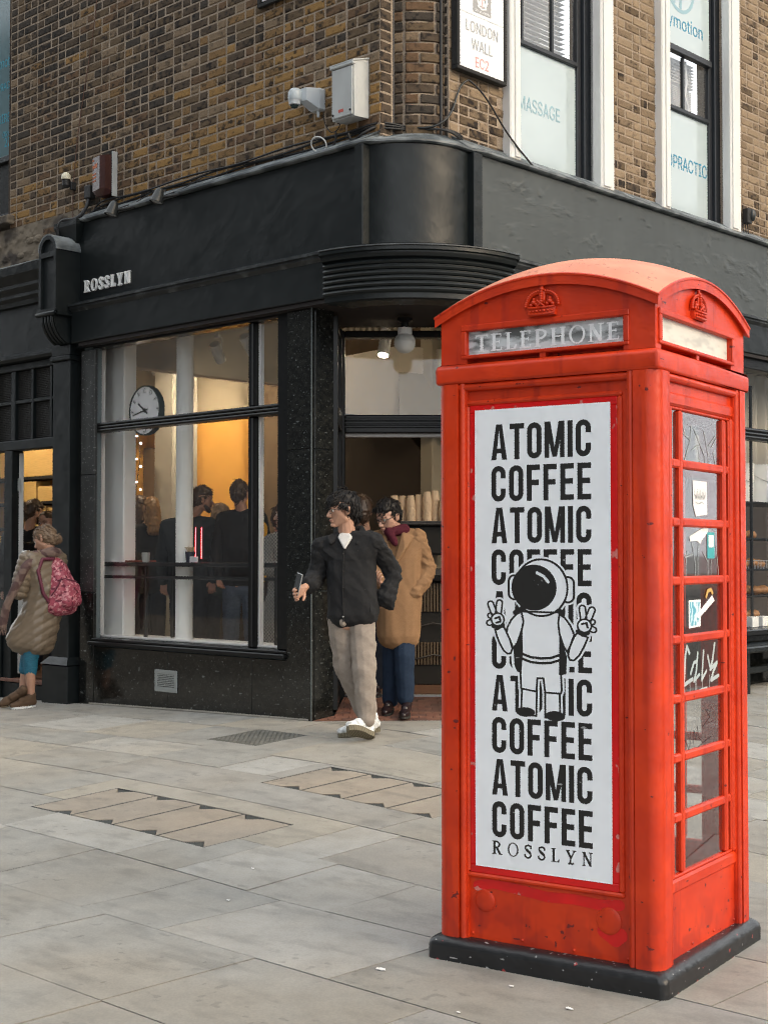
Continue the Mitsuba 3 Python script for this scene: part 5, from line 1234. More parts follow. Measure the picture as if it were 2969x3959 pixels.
put(t, 'seat', cbx(-6.66, -6.30, 10.9, 14.5, .585, .64, .012), 'm_black')
for y in (11.4, 12.4, 13.6): put(t, 'leg', cbx(-6.60, -6.36, y - .03, y + .03, ground_z(-6.5, y) - .02, .5849, .006), 'm_black')
put(t, 'stretcher', cbx(-6.5, -6.46, 10.9, 14.5, .38, .44, .006), 'm_black')
# ---------------------------------------------------------------- fixtures on the walls
t = thing('street_sign', 'white street nameplate in a black frame reading LONDON WALL EC2', 'street sign')
sM = mat((0, 1, 0), (0, 0, 1), (1, 0, 0), (XW + .06, 7.90, 5.045))
put(t, 'frame', xf(cat(*ring(0, .58, 0, 1.15, .030, -.05, .012, .004)), sM), 'm_matte_dark')
pl_ = put(t, 'plate', xf(bx(.0295, .5505, .0295, 1.12, -.03, .004), sM), 'm_sign_white')
def put_text(s_, cx_, y_, h, b, sx):
    put(pl_, 'lettering', xf(text(s_, h, np.eye(4), .002, sx, center=True), sM @ mat((1, 0, 0), (0, 1, 0), (0, 0, 1), (cx_, y_, .0045))), b)
put_text('LONDON', .290, .315, .082, 'm_sign_grey', .80); put_text('WALL', .290, .185, .082, 'm_sign_grey', .80); put_text('EC2', .290, .06, .078, 'm_sign_red', .80)
put(pl_, 'rule', xf(bx(.03, .55, .445, .448, .0045, .006), sM), 'm_sign_grey')
put(pl_, 'crest_panel', xf(bx(.185, .395, .475, .80, .0045, .006), sM), M('m_crest_grey', (.30, .30, .30), .4))
cs = unary_union([sbox(.262, .55, .318, .64), Polygon([(.262, .552), (.318, .552), (.29, .525)])])
put(pl_, 'crest_shield', xf(extr(cs, .002, z0=.0065), sM), 'm_sign_white')
put(pl_, 'crest_cross', xf(extr(unary_union([sbox(.285, .53, .295, .64), sbox(.264, .59, .316, .60)]), .001, z0=.0088), sM), 'm_sign_red')
wg = unary_union([LineString([(.255, .545), (.235, .58), (.25, .62), (.225, .66), (.21, .64)]).buffer(.012), LineString([(.325, .545), (.345, .58), (.33, .62), (.355, .66), (.37, .64)]).buffer(.012), LineString([(.26, .66), (.29, .69), (.32, .66)]).buffer(.014), LineString([(.24, .53), (.29, .515), (.34, .53)]).buffer(.006)])
put(pl_, 'crest_supporters', xf(extr(wg, .002, z0=.0065), sM), 'm_sign_white')
put_text('CITY OF LONDON', .290, .485, .018, 'm_sign_white', .8)
t = thing('second_street_sign', 'black framed white nameplate cut off by the top edge', 'street sign')
s2 = mat((1, 0, 0), (0, 0, 1), (0, -1, 0), (-8.43, YW - .01, 5.80))
put(t, 'frame', xf(cat(*ring(0, .95, 0, .45, .03, -.0, .03, .004)), s2), 'm_matte_dark')
put(t, 'plate', xf(bx(.03, .92, .03, .42, -.0, .012), s2), 'm_black_gloss'); put(t, 'inner_line', xf(cat(*ring(.045, .905, .045, .405, .010, .012, .016, .001)), s2), 'm_sign_white')
# white cabinet
t = thing('junction_cabinet', 'tall white metal junction box with a sloped hood high on the wall', 'junction box')
hx0, hx1 = -7.45, -7.223
side_ = Polygon([(7.448, 4.665), (7.298, 4.655), (7.292, 5.045), (7.30, 5.06), (7.448, 5.105)])
put(t, 'body', extr(side_, hx1 - hx0, mat((0, 1, 0), (0, 0, 1), (1, 0, 0), (hx0, 0, 0))), 'm_cabinet')
put(t, 'door', cbx(hx0 + .008, hx1 - .008, 7.281, 7.294, 4.665, 5.025, .004), 'm_cabinet')
put(t, 'hood', cat(cbx(hx0 - .01, hx1 + .008, 7.272, 7.31, 5.032, 5.056, .006), VF(MF.hull_points(np.array([(x, y, z) for x in (hx0 - .01, hx1 + .008) for y, z in ((7.275, 5.056), (7.275, 5.066), (7.448, 5.106), (7.448, 5.117))])))), 'm_cabinet')
for x, z in ((hx0 + .025, 4.69), (hx1 - .025, 4.70)): put(t, 'lock', sphere((x, 7.279, z), .008, 6), 'm_matte_dark')
put(t, 'warning_label', bx(hx0 + .08, hx0 + .13, 7.2785, 7.2805, 4.70, 4.722), M('m_label_red', (.45, .10, .08), .5))
# security camera
t = thing('security_camera', 'white dome security camera on a square wall box', 'security camera')
camM = mat((.80, 0, 0), (0, .80, 0), (0, 0, .80), (-7.68 + .80 * 7.60, 7.452 - .80 * 7.452, 4.82 - .80 * 4.86))
put(t, 'wall_box', xf(cbx(-7.735, -7.60, 7.36, 7.452, 4.86, 5.07, .012), camM), 'm_cam_white')
put(t, 'arm', xf(VF(MF.hull_points(np.array([(x, y, z) for x0_, x1_, y, z0_, z1_ in ((-7.73, -7.60, 7.36, 4.87, 5.06), (-7.74, -7.64, 7.24, 4.93, 5.05)) for x in (x0_, x1_) for z in (z0_, z1_)]))), camM), 'm_cam_white')
put(t, 'dome', xf(cat(lathe([(.001, 5.05), (.045, 5.045), (.068, 5.01), (.07, 4.955), (.064, 4.935)], (-7.755, 7.20, 0), 20)), camM), M('m_cam_grey', (.38, .43, .46), .3), smooth=40)
put(t, 'collar', xf(lathe([(.062, 4.934), (.055, 4.915), (.055, 4.895), (.048, 4.89), (.001, 4.889)], (-7.755, 7.195, 0), 20), camM), 'm_cam_white', smooth=40)
put(t, 'lens', xf(lathe([(.040, 4.888), (.030, 4.868), (.001, 4.86)], (-7.757, 7.19, 0), 16), camM), 'm_teal_dark', smooth=40)
put(t, 'cable_gland', xf(lathe([(.001, 4.80), (.013, 4.80), (.016, 4.86)], (-7.65, 7.40, 0), 10), camM), 'm_cam_white')
# alarm bell box, beacon, sensors, spotlights
t = thing('alarm_box', 'dark red alarm bell box with faded orange lettering on the brick wall', 'alarm box')
put(t, 'body', VF(MF.hull_points(np.array([(x, y, z) for x, y, z in [(-10.545, 7.34, 4.69), (-10.545, 7.34, 4.99), (-10.40, 7.31, 4.69), (-10.40, 7.31, 4.985), (-10.36, 7.34, 4.70), (-10.36, 7.34, 4.99), (-10.55, 7.44, 4.67), (-10.55, 7.44, 5.01), (-10.345, 7.44, 4.67), (-10.345, 7.44, 5.01), (-10.50, 7.35, 4.64), (-10.41, 7.35, 4.635), (-10.46, 7.44, 4.63)]]))), 'm_alarm', smooth=20)
put(t, 'backplate', cbx(-10.344, -10.328, 7.40, 7.452, 4.63, 5.03, .002), 'm_cabinet')
for s_, z, h, sx in (('HE', 4.955, .018, .9), ('yuBell', 4.89, .040, .60), ('01-247', 4.83, .016, .9), ('ALARM', 4.80, .016, .9), ('CO LTD', 4.77, .016, .8)):
    put(t, 'lettering', text(s_, h, mat((.979, -.2025, 0), (0, 0, 1), (-.2025, -.979, 0), (-10.540, 7.3375, z)), .002, sx), 'm_alarm_letter')
t = thing('beacon', 'small beacon with a cream cap left of the alarm box', 'beacon')
put(t, 'cap', lathe([(.001, 4.965), (.02, 4.96), (.042, 4.935), (.045, 4.915), (.045, 4.895)], (-11.02, 7.38, 0), 16), M('m_cream', (.60, .57, .44), .4), smooth=35)
put(t, 'base', cat(lathe([(.035, 4.894), (.036, 4.84), (.02, 4.82), (.001, 4.82)], (-11.02, 7.38, 0), 14), cbx(-10.995, -10.96, 7.40, 7.452, 4.80, 4.87, .004)), 'm_cable', smooth=35)
t = thing('junction_socket', 'small black cable box beside the alarm box', 'junction box')
scene[t] = mikit.ply(cbx(-10.745, -10.655, 7.38, 7.452, 4.665, 4.79, .012), 'm_cable')
def spotlight(x, lbl):
    t = thing('fascia_spotlight', lbl, 'spotlight', 'black spotlights clipped to the fascia capping')
    a = np.array([-.12, -.25, -.95]); a /= np.linalg.norm(a); e1 = np.cross(a, [0, 1, 0.]); e1 /= np.linalg.norm(e1)
    Mx = mat(e1, np.cross(a, e1), a, (x, 7.16, 4.41))
    put(t, 'shade', xf(lathe([(.001, -.075), (.022, -.07), (.036, -.05), (.048, .0), (.060, .055), (.055, .056), (.04, .0)], (0, 0, 0), 18), Mx), M('m_spot_grey', (.018, .021, .022), .4), smooth=40)
    put(t, 'lens', xf(lathe([(.001, .045), (.054, .045)], (0, 0, 0), 18), Mx), 'm_sign_grey')
    put(t, 'arm', tube([(x + .03, 7.18, 4.40), (x + .10, 7.24, 4.415), (x + .15, 7.28, 4.43)], .012, 6), 'm_cable', smooth=True)
    put(t, 'cable', tube([(x + .03, 7.20, 4.42), (x + .14, 7.30, 4.47), (x + .34, 7.36, 4.55), (x + .45, 7.38, 4.535), (x + .4, 7.40, 4.50)], .0045, 5), 'm_cable', smooth=True)
spotlight(-9.99, 'left black spotlight on the fascia capping'); spotlight(-9.36, 'right black spotlight on the fascia capping')
t = thing('wall_sensor', 'black round faced wall sensor right of the second sash window', 'sensor')
put(t, 'body', cbx(-6.80, -6.735, 12.13, 12.21, 4.615, 4.76, .008), 'm_cable'); put(t, 'face', sphere((-6.735, 12.21, 4.70), 1, 8, (.03, .035, .06)), 'm_spot_grey', smooth=True)
for y in (12.10, 12.15, 12.19): put(t, 'lead', tube([(-6.78, y, 4.62), (-6.77, y + .01, 4.5), (-6.76, y + .03, 4.44)], .005, 5), 'm_cable')
# loose cables
def bez(pts, n=24):
    from scipy.interpolate import CubicSpline
    p = np.array(pts, float); s_ = np.r_[0, np.cumsum(np.linalg.norm(np.diff(p, axis=0), axis=1))]
    return CubicSpline(s_, p)(np.linspace(0, s_[-1], n))
def cable(lbl, pts, r=.008, b='m_cable', n=30): solo('cable', tube(bez(pts, n), r, 6), b, lbl, 'cable', smooth=True)
yb = YW - .012
for k in range(3):
    cable(['lowest of the cables lying along the lead flashing', 'middle cable lying along the lead flashing', 'upper cable lying along the lead flashing'][k], [(-10.9 + .1 * k, yb - .0, 4.50 + .015 * k)] + [(x, yb - .012 * k, 4.567 + .02 * k + .010 * math.sin(x * 5 + k * 2)) for x in np.linspace(-10.5, -7.3, 14)] + [(-7.14, 7.47, 4.58 + .02 * k), (-7.02, 7.68, 4.59 + .01 * k), (-6.83, 7.80, 4.58), (-6.79, 8.0, 4.56 - .02 * k)], .008, n=80)
cable('thick black cable dropping from the wall box behind the left trunking', [(-10.70, 7.41, 4.67), (-10.70, 7.36, 4.55), (-10.78, 7.30, 4.475), (-10.88, 7.24, 4.46), (-10.915, 7.23, 4.38), (-10.90, 7.24, 4.2), (-10.79, 7.26, 4.05), (-10.78, 7.26, 3.75)], .018, n=50)
cable('thin brown cable running up the brick wall', [(-11.0, yb, 4.5), (-11.0, yb, 4.8), (-10.93, yb, 5.3), (-10.78, yb, 5.9), (-10.68, yb, 6.3), (-10.66, yb, 6.9)], .004, M('m_brown_cable', (.10, .05, .035), .7))
cable('cable hanging in a loop from the security camera', [(-7.65, 7.40, 4.80), (-7.64, 7.41, 4.70), (-7.58, 7.42, 4.63), (-7.52, 7.42, 4.64), (-7.50, 7.42, 4.72)], .004)
cable('black cable slanting from the cabinet to the flashing', [(-7.48, 7.36, 4.60), (-7.50, 7.38, 4.55), (-7.60, 7.36, 4.46), (-7.66, 7.34, 4.475)], .008)
cable('black cable from the cabinet to the rounded corner', [(-7.35, 7.36, 4.565), (-7.32, 7.38, 4.51), (-7.24, 7.38, 4.53), (-7.15, 7.48, 4.60), (-7.05, 7.62, 4.61)], .010)
cable('white coiled cable lying on the flashing', [(-7.62 + .075 * math.cos(a), 7.32 - .03 * math.sin(a), 4.475 + .05 * (math.sin(a) + 1)) for a in np.linspace(0, 11, 26)] , .006, 'm_cable_white', 60)
cable('black cable slanting down under the street nameplate to the right', [(-6.77, 8.05, 4.995), (-6.74, 8.15, 4.93), (-6.74, 8.42, 4.72), (-6.72, 8.64, 4.55), (-6.71, 8.78, 4.46)], .007)
cable('grey cable slanting down under the street nameplate to the left', [(-6.77, 8.05, 4.995), (-6.79, 7.98, 4.93), (-6.80, 7.92, 4.78), (-6.81, 7.86, 4.68), (-6.98, 7.70, 4.60)], .008, 'm_spot_grey')
# ---------------------------------------------------------------- people
RX, AX, ZX = np.array([math.cos(AZ), math.sin(AZ), 0]), np.array([-math.sin(AZ), math.cos(AZ), 0]), np.array([0, 0, 1.0])
SPH = np.array(VF(MF.sphere(1.0, 12))[0])
def ball(c, r): return np.asarray(c, float) + SPH * (np.asarray(r, float) if np.ndim(r) else r)
def hull(*cr): return MF.hull_points(np.vstack([ball(c, r) for c, r in cr]))
def chain(pts, rad): return [hull((a, ra), (b, rb)) for a, b, ra, rb in zip(pts, pts[1:], rad, rad[1:])]
def blend(parts_, edge=.014, it=10, wr=None):
    """Union of hulls, refined and smoothed into one continuous surface; wr = (amplitude, freq vector) of cloth folds."""
    m = MF.batch_boolean(list(parts_), manifold3d.OpType.Add).refine_to_length(edge)
    v, f = VF(m)
    t = trimesh.Trimesh(v, f, process=True)
    trimesh.smoothing.filter_taubin(t, lamb=.5, nu=.52, iterations=it)
    v = np.array(t.vertices)
    if wr:
        for amp, fr_ in wr:
            n_ = np.array(t.vertex_normals)
            fr_ = np.asarray(fr_, float); d = meshkit.fbm((v * fr_ if fr_.ndim == 1 else v @ fr_.T) + 31.7, 3, 5) - .5
            v = v + n_ * (amp * 2 * d)[:, None]
    return v, np.array(t.faces)
class Fig:
    """A person in its own frame: r to the right and a away as seen from the street corner, z up, metres."""
    def __init__(s, at, name_label, cat_='person', group=None):
        s.M = mat(RX, AX, ZX, at)
        s.k = thing('person', name_label, cat_, group)
    def put(s, n, m, b, smooth=True, parent=None, **kw): return put(parent or s.k, n, xf(m, s.M), b, smooth=smooth, **kw)
SKIN = M('m_skin', P(lambda p, n, uv: mi.Color3f(.40, .225, .155) * (.92 + .14 * fbm(p.x * 40, p.y * 40, p.z * 40, 2))), .5)
SKIN2 = M('m_skin_pale', P(lambda p, n, uv: mi.Color3f(.43, .25, .185) * (.92 + .14 * fbm(p.x * 40, p.y * 40, p.z * 40, 2))), .5)
def hairtex(c): return P(lambda p, n, uv: mi.Color3f(*c) * (.5 + 1.0 * fbm(p.x * 90, p.y * 90, p.z * 22, 3)))
HB = M('m_hair_black', hairtex((.009, .008, .008)), .5, spec=.25); HBR = M('m_hair_brown', hairtex((.05, .028, .017)), .42); HLB = M('m_hair_light', hairtex((.16, .105, .065)), .45); HBL = M('m_hair_blonde', hairtex((.20, .11, .045)), .42)
M('m_lip', (.30, .11, .095), .5); M('m_eyewhite', (.55, .52, .48), .3); M('m_pupil', (.012, .01, .01), .2); M('m_specs', (.012, .011, .011), .3)
def fabric(n, c, f=900, var=.35, rough=.85, **kw):
    return M(n, P(lambda p, n_, uv: mi.Color3f(*c) * (1 - var / 2 + var * fbm(p.x * 60, p.y * 60, p.z * 60, 3)) * (.9 + .2 * noise(p.x * f, p.y * f, p.z * f))), rough, spec=.2, sheen=.3, **kw)

def frame_of(face, up=(0, 0, 1)):
    f = np.asarray(face, float); f /= np.linalg.norm(f)
    r = np.cross(f, up); r /= np.linalg.norm(r)
    return r, f, np.cross(r, f)
def head(F, c, face, up=(0, 0, 1), s=1.0, skin=SKIN, hair=HB, style='short', glasses=None, neck=None, beard=None, body=None, locks=0):
    """c: centre of the head at eye height. face: facing direction. Returns skin hulls to blend with the neck."""
    r, f, u = frame_of(face, up)
    H = mat(r * s, f * s, u * s, np.asarray(c, float))
    T = lambda p: H[:3, :3] @ np.asarray(p, float) + H[:3, 3]
    hl_ = lambda *cr: hull(*[(T(p), rr * s) for p, rr in cr])
    sk = [hl_(((0, -.028, .035), .080), ((0, .018, .030), .072)), hl_(((.040, .040, -.01), .032), ((-.040, .040, -.01), .032), ((0, .060, -.098), .020), ((.045, -.005, -.062), .022), ((-.045, -.005, -.062), .022), ((0, .045, .05), .045)),
          hl_(((0, .085, .002), .0085), ((0, .108, -.036), .0105), ((.013, .090, -.042), .008), ((-.013, .090, -.042), .008)),
          hl_(((.032, .078, .020), .012), ((-.032, .078, .020), .012)), hl_(((.017, .083, -.066), .007), ((-.017, .083, -.066), .007), ((0, .090, -.062), .007)), hl_(((.014, .082, -.076), .007), ((-.014, .082, -.076), .007), ((0, .087, -.076), .006)),
          hl_(((0, .078, -.100), .014), ((.012, .07, -.102), .012), ((-.012, .07, -.102), .012))]
    for e in (-1, 1):
        sk += [hl_(((e * .076, -.008, .012), .010), ((e * .086, -.022, .014), .010), ((e * .082, -.018, -.022), .009), ((e * .076, -.006, -.028), .008))]
    if neck is not None: sk.append(hull((T((0, -.02, -.05)), .056 * s), (np.asarray(neck, float), .060 * s)))
    body_m = blend(sk + (body or []), .0075, 5)
    bk = F.put('body', body_m, skin)
    for e in (-1, 1):
        ek = F.put('eye', sphere(T((e * .031, .0765, -.001)), .0105 * s, 6), 'm_eyewhite')
        F.put('pupil', sphere(T((e * .031, .0850, -.001)), .0055 * s, 5), 'm_pupil', parent=ek)
        F.put('eyebrow', tube([T((e * .014, .088, .021)), T((e * .033, .086, .026)), T((e * .052, .070, .020))], [.0035 * s, .004 * s, .002 * s], 5), hair if hair != HBL else HBR)
    F.put('mouth', tube([T((-.024, .082, -.071)), T((0, .0955, -.069)), T((.024, .082, -.071))], [.002 * s, .0042 * s, .002 * s], 5), 'm_lip')
    if style == 'short':
        hh_ = [hl_(((0, -.032, .052), .084), ((0, .020, .066), .068)), hl_(((0, -.050, .0), .078), ((0, -.040, .05), .080)), hl_(((.034, .050, .070), .034), ((-.034, .050, .070), .034), ((0, -.01, .09), .06)), hl_(((.062, .012, .03), .020), ((.062, -.03, .02), .024)), hl_(((-.062, .012, .03), .020), ((-.062, -.03, .02), .024)), hl_(((0, -.075, -.02), .045), ((0, -.07, -.055), .035))]
    elif style == 'mop':
        hh_ = [hl_(((0, -.033, .055), .083), ((0, .022, .066), .066)), hl_(((0, -.052, .0), .077), ((0, -.042, .052), .080)), hl_(((.036, .055, .062), .032), ((-.036, .055, .062), .032), ((0, -.01, .092), .056)), hl_(((.035, .078, .045), .016), ((-.03, .080, .042), .016), ((0, .06, .08), .03)), hl_(((.064, .015, .03), .022), ((.064, -.035, .005), .026)), hl_(((-.064, .015, .03), .022), ((-.064, -.035, .005), .026)), hl_(((0, -.080, -.03), .05), ((0, -.075, -.065), .038))]
    elif style == 'crop':
        hh_ = [hl_(((0, -.032, .040), .080), ((0, .012, .046), .070)), hl_(((0, -.045, .0), .074), ((0, -.040, .04), .078))]
    elif style == 'bun':
        hh_ = [hl_(((0, -.032, .046), .083), ((0, .025, .048), .070)), hl_(((0, -.050, .0), .078), ((0, -.040, .04), .080)), hl_(((.058, .015, .02), .022), ((.066, -.045, .0), .024)), hl_(((-.058, .015, .02), .022), ((-.066, -.045, .0), .024)), hl_(((0, -.11, -.03), .040), ((0, -.135, -.045), .034)), hl_(((0, -.07, -.03), .055), ((0, -.10, -.03), .03))]
    else:                                                                   # long hair down the back
        hh_ = [hl_(((0, -.032, .046), .085), ((0, .025, .050), .072)), hl_(((0, -.050, .0), .080), ((0, -.045, -.16), .070), ((.04, -.05, -.26), .045), ((-.04, -.05, -.26), .045)), hl_(((.062, .02, .02), .026), ((.066, -.02, -.15), .028)), hl_(((-.062, .02, .02), .026), ((-.066, -.02, -.15), .028))]
    wr_ = [(.007, (45, 45, 45))] if style != 'crop' else [(.002, (80, 80, 80))]
    if style == 'mop': wr_ = [(.006, (26, 26, 26)), (.003, (110, 110, 60))]
    hm = blend(hh_, .009, 4, wr_)
    if style in ('mop', 'short', 'bun') and locks:
        tm = trimesh.Trimesh(*hm, process=False); pts_, fi_ = trimesh.sample.sample_surface(tm, locks, seed=len(F.k) * 7 + 3)
        crown_ = T((.01, -.05, .13)); ls_ = []
        for p_, n_ in zip(pts_, tm.face_normals[fi_]):
            d_ = p_ - crown_; d_ = d_ - n_ * (d_ @ n_); d_ /= np.linalg.norm(d_) + 1e-9
            if style == 'bun': d_ = T((0, -.13, -.04)) - p_; d_ = d_ - n_ * (d_ @ n_); d_ /= np.linalg.norm(d_) + 1e-9
            L_ = rng.uniform(.03, .055); sw = np.cross(n_, d_) * rng.uniform(-.012, .012); lift = .12 if style == 'mop' else .06
            ls_.append(tube([p_ - n_ * .004, p_ + d_ * L_ * .4 + n_ * (.004 + .004 * lift) + sw * .5, p_ + d_ * L_ + n_ * .008 * (lift - .2) + sw], [.0055 * s, .0048 * s, .0012 * s], 5))
        hm = cat(hm, *ls_)
    F.put('hair', hm, hair)
    if beard: F.put('beard', blend([hl_(((.052, .012, -.055), .018), ((.030, .055, -.090), .022), ((0, .066, -.102), .022)), hl_(((-.052, .012, -.055), .018), ((-.030, .055, -.090), .022), ((0, .066, -.102), .022)), hl_(((.022, .082, -.056), .007), ((-.022, .082, -.056), .007))], .009, 4, [(.003, (90, 90, 90))]), beard)
    if glasses:
        g = F.put('glasses', cat(*[tube([T((e * .033 + .024 * math.cos(a), .098 - .006 * abs(math.cos(a)), -.003 + .020 * math.sin(a))) for a in np.linspace(0, 2 * math.pi, 17)], .0022 * s * glasses, 5, False) for e in (-1, 1)],
            tube([T((-.010, .100, .0)), T((.010, .100, .0))], .002 * s * glasses, 5), *[tube([T((e * .057, .094, .004)), T((e * .074, .06, .006)), T((e * .082, -.01, .01))], .002 * s * glasses, 5) for e in (-1, 1)]), 'm_specs')
    return T, H
def hand_hulls(w, d, palm_n, thumb, s=1.0, curl=.8):
    """w: wrist, d: direction of the hand, palm_n: the way the palm faces, thumb: +1 / -1 the side of the thumb. Five fingers, bent."""
    d = np.asarray(d, float); d /= np.linalg.norm(d); pn = np.asarray(palm_n, float); pn -= d * (pn @ d); pn /= np.linalg.norm(pn); sd = np.cross(d, pn) * thumb
    w = np.asarray(w, float)
    out = [hull((w, .024 * s), (w + d * .03 * s + sd * .02 * s, .017 * s), (w + d * .085 * s + sd * .028 * s, .0125 * s), (w + d * .078 * s - sd * .030 * s, .0115 * s), (w + d * .03 * s - sd * .018 * s, .016 * s))]
    for k, (o_, L_) in enumerate(((.030, .073), (.010, .082), (-.010, .076), (-.029, .060))):
        p = w + d * (.085 - .004 * k) * s + sd * o_ * s; ang = 0.0; pts = [p]
        for q_, fr_ in enumerate((.45, .32, .23)):
            ang += curl * (.75 if q_ == 0 else 1.0) * (1 + .06 * k)
            p = p + (d * math.cos(ang) + pn * math.sin(ang)) * L_ * fr_ * s; pts.append(p)
        out += chain(pts, [.0095 * s, .009 * s, .0082 * s, .0072 * s])
    t0 = w + d * .025 * s + sd * .026 * s; t1 = t0 + (sd * .75 + d * .6 + pn * .35) * .036 * s; t2 = t1 + (d * .8 + sd * .2 + pn * .5) * .030 * s
    out += chain([t0, t1, t2], [.014 * s, .0105 * s, .0085 * s])
    return out
def shoe(F, heel, toe, up=(0, 0, 1), h=.10, w=.047, upper='m_shoe_black', sole='m_sole_dark', laces=None, lift=.022):
    heel, toe, up = (np.asarray(x, float) for x in (heel, toe, up))
    d = toe - heel; L_ = np.linalg.norm(d); d /= L_; up = up - d * (up @ d); up /= np.linalg.norm(up); sd = np.cross(d, up)
    at = lambda x, y, z: heel + d * x * L_ + sd * y + up * z
    so = MF.hull_points(np.array([at(x, y * w, z) for x, y in ((0, -.55), (0, .55), (-.06, -.25), (-.06, .25), (.3, -.75), (.3, .72), (.68, -1.0), (.68, .95), (.9, -.75), (.9, .6), (1.0, -.25), (1.0, .15)) for z in (0, lift)]))
    sk_ = F.put('shoe', blend([hull((at(.08, 0, .05 + lift), .036), (at(.02, 0, .03 + lift), .032), (at(.34, 0, .030 + lift), .036), (at(.72, 0, .012 + lift), .036)), hull((at(.10, 0, h + lift * .5), .040), (at(.22, 0, h * .9), .036), (at(.1, 0, .05), .036)), hull((at(.22, 0, h * .75), .036), (at(.55, 0, .045 + lift), .032)), hull((at(.72, .012, .018 + lift), .030), (at(.72, -.012, .018 + lift), .030), (at(.93, 0, .010 + lift), .024))], .010, 6), upper)
    F.put('sole', so, sole, smooth=30, parent=sk_)
    if laces:
        F.put('laces', cat(*[tube([at(.30 + .08 * k, -.03, .085 - .010 * k), at(.33 + .08 * k, 0, .100 - .013 * k), at(.30 + .08 * k, .03, .085 - .010 * k)], .0035, 5) for k in range(4)],
            tube([at(.30, 0, .10)] + [at(.27 + .10 * math.cos(a) - .10, .035 * math.sin(a) - .02, .12 + .045 * math.sin(a) ** 2) for a in np.linspace(0, 3.1, 9)] + [at(.30, 0, .10)], .0035, 5), tube([at(.30, 0, .10), at(.36, .05, .11), at(.42, .06, .06)], .0035, 5)), laces, parent=sk_)
M('m_shoe_black', (.02, .012, .013), .22); M('m_sole_dark', (.03, .028, .025), .7)
M('m_shoe_white', P(lambda p, n, uv: mix((.66, .68, .68), (.34, .37, .38), smoothstep(.5, .75, fbm(p.x * 30, p.y * 30, p.z * 30, 2)))), .4); M('m_sole_olive', P(lambda p, n, uv: mi.Color3f(.12, .105, .07) * (.5 + dr.abs(dr.sin(p.x * 260 + p.y * 180)))), .8); M('m_lace', (.7, .7, .68), .7)

# ---- the young man in the black jacket, striding out to the left
F = Fig((-6.785, 7.036, .198), 'young man in black overshirt, beige trousers and white trainers striding with a phone in hand')
BJ = fabric('m_black_wool', (.016, .0165, .018)); CH = fabric('m_chino', (.255, .22, .19), 500, .18)
sh_l, sh_r = np.array([-.345, .03, 1.315]), np.array([.005, -.035, 1.345])
hnd_l = hand_hulls((-.455, -.165, 1.035), (-.75, -.45, -.55), (.5, -.35, .2), -1, 1.0, .75)
hnd_r = hand_hulls((.065, .045, .965), (-.75, .15, -.55), (-.2, .9, 0), 1, .95, .5)
arm_l = chain([sh_l, (-.385, .06, 1.10), (-.455, -.165, 1.035)], [.034, .028, .024]); arm_r = chain([sh_r, (.135, .10, 1.165), (.065, .045, .965)], [.034, .028, .024])
trunk = [hull((sh_l + [.07, 0, -.02], .04), (sh_r + [-.05, 0, -.02], .04), ((-.17, .0, 1.36), .06), ((-.16, 0, .95), .10)), hull(((-.20, .0, .95), .10), ((-.08, 0, .95), .10), ((-.20, 0, .80), .09), ((-.08, 0, .80), .09))]
hip_l, hip_r = np.array([-.215, .015, .80]), np.array([-.075, -.02, .80])
kn_l, kn_r = np.array([-.185, .03, .47]), np.array([-.055, -.10, .475])
an_l, an_r = np.array([-.055, .11, .12]), np.array([-.035, -.12, .155])
legs_ = chain([hip_l, kn_l, an_l], [.07, .05, .035]) + chain([hip_r, kn_r, an_r], [.07, .05, .035])
T, H = head(F, (-.205, -.02, 1.560), (-.93, -.30, -.04), (.05, 0, 1), 1.0, SKIN, HB, 'mop', .7, neck=(-.175, .0, 1.38), locks=420, body=arm_l + arm_r + trunk + legs_ + hnd_l + hnd_r)
jk = [hull((sh_l, .068), (sh_r, .070), ((-.17, .0, 1.365), .065), ((-.20, .0, 1.22), .115), ((-.10, .0, 1.22), .115)), hull(((-.210, .0, 1.22), .110), ((-.090, 0, 1.22), .112), ((-.222, .0, .835), .088), ((-.04, -.01, .855), .088), ((-.20, -.05, .84), .09), ((-.06, -.06, .85), .09))]
F.put('jacket', blend(jk, .014, 8, [(.014, ((10, 0, 6), (0, 10, 5), (7, 5, 6))), (.006, ((22, 0, 14), (0, 22, 0), (9, 0, 14))), (.002, (60, 60, 60))]), BJ, label='black wool overshirt worn open at the neck')
sl_l = chain([sh_l, (-.385, .06, 1.10), (-.425, -.10, 1.05)], [.072, .068, .062]) ; sl_r = [hull((sh_r, .075), ((.10, .08, 1.20), .070)), hull(((.10, .08, 1.20), .070), ((.145, .09, 1.13), .064)), hull(((.145, .09, 1.13), .064), ((.12, .06, 1.03), .060)), hull(((.12, .06, 1.03), .060), ((.085, .03, .955), .074)), hull(((.02, .04, 1.0), .02), ((.085, .03, .955), .072), ((.115, .03, .900), .035))]
F.put('sleeve', blend(sl_l, .012, 8, [(.016, ((9, 0, -12), (0, 10, 6), (14, 5, 24))), (.008, ((16, 0, 24), (0, 20, 0), (-18, 5, 40)))]), BJ); F.put('sleeve', blend(sl_r, .012, 5, [(.016, ((9, 0, -12), (0, 10, 6), (14, 5, 24))), (.008, ((16, 0, 24), (0, 20, 0), (-18, 5, 40)))]), BJ)
F.put('collar', cat(blend([hull(((-.285, -.075, 1.335), .014), ((-.175, .055, 1.425), .016), ((-.30, -.03, 1.375), .012)), hull(((-.105, -.09, 1.33), .014), ((-.075, .03, 1.44), .016), ((-.03, -.06, 1.36), .014)), hull(((-.175, .055, 1.425), .018), ((-.075, .03, 1.44), .018))], .01, 3)), BJ)
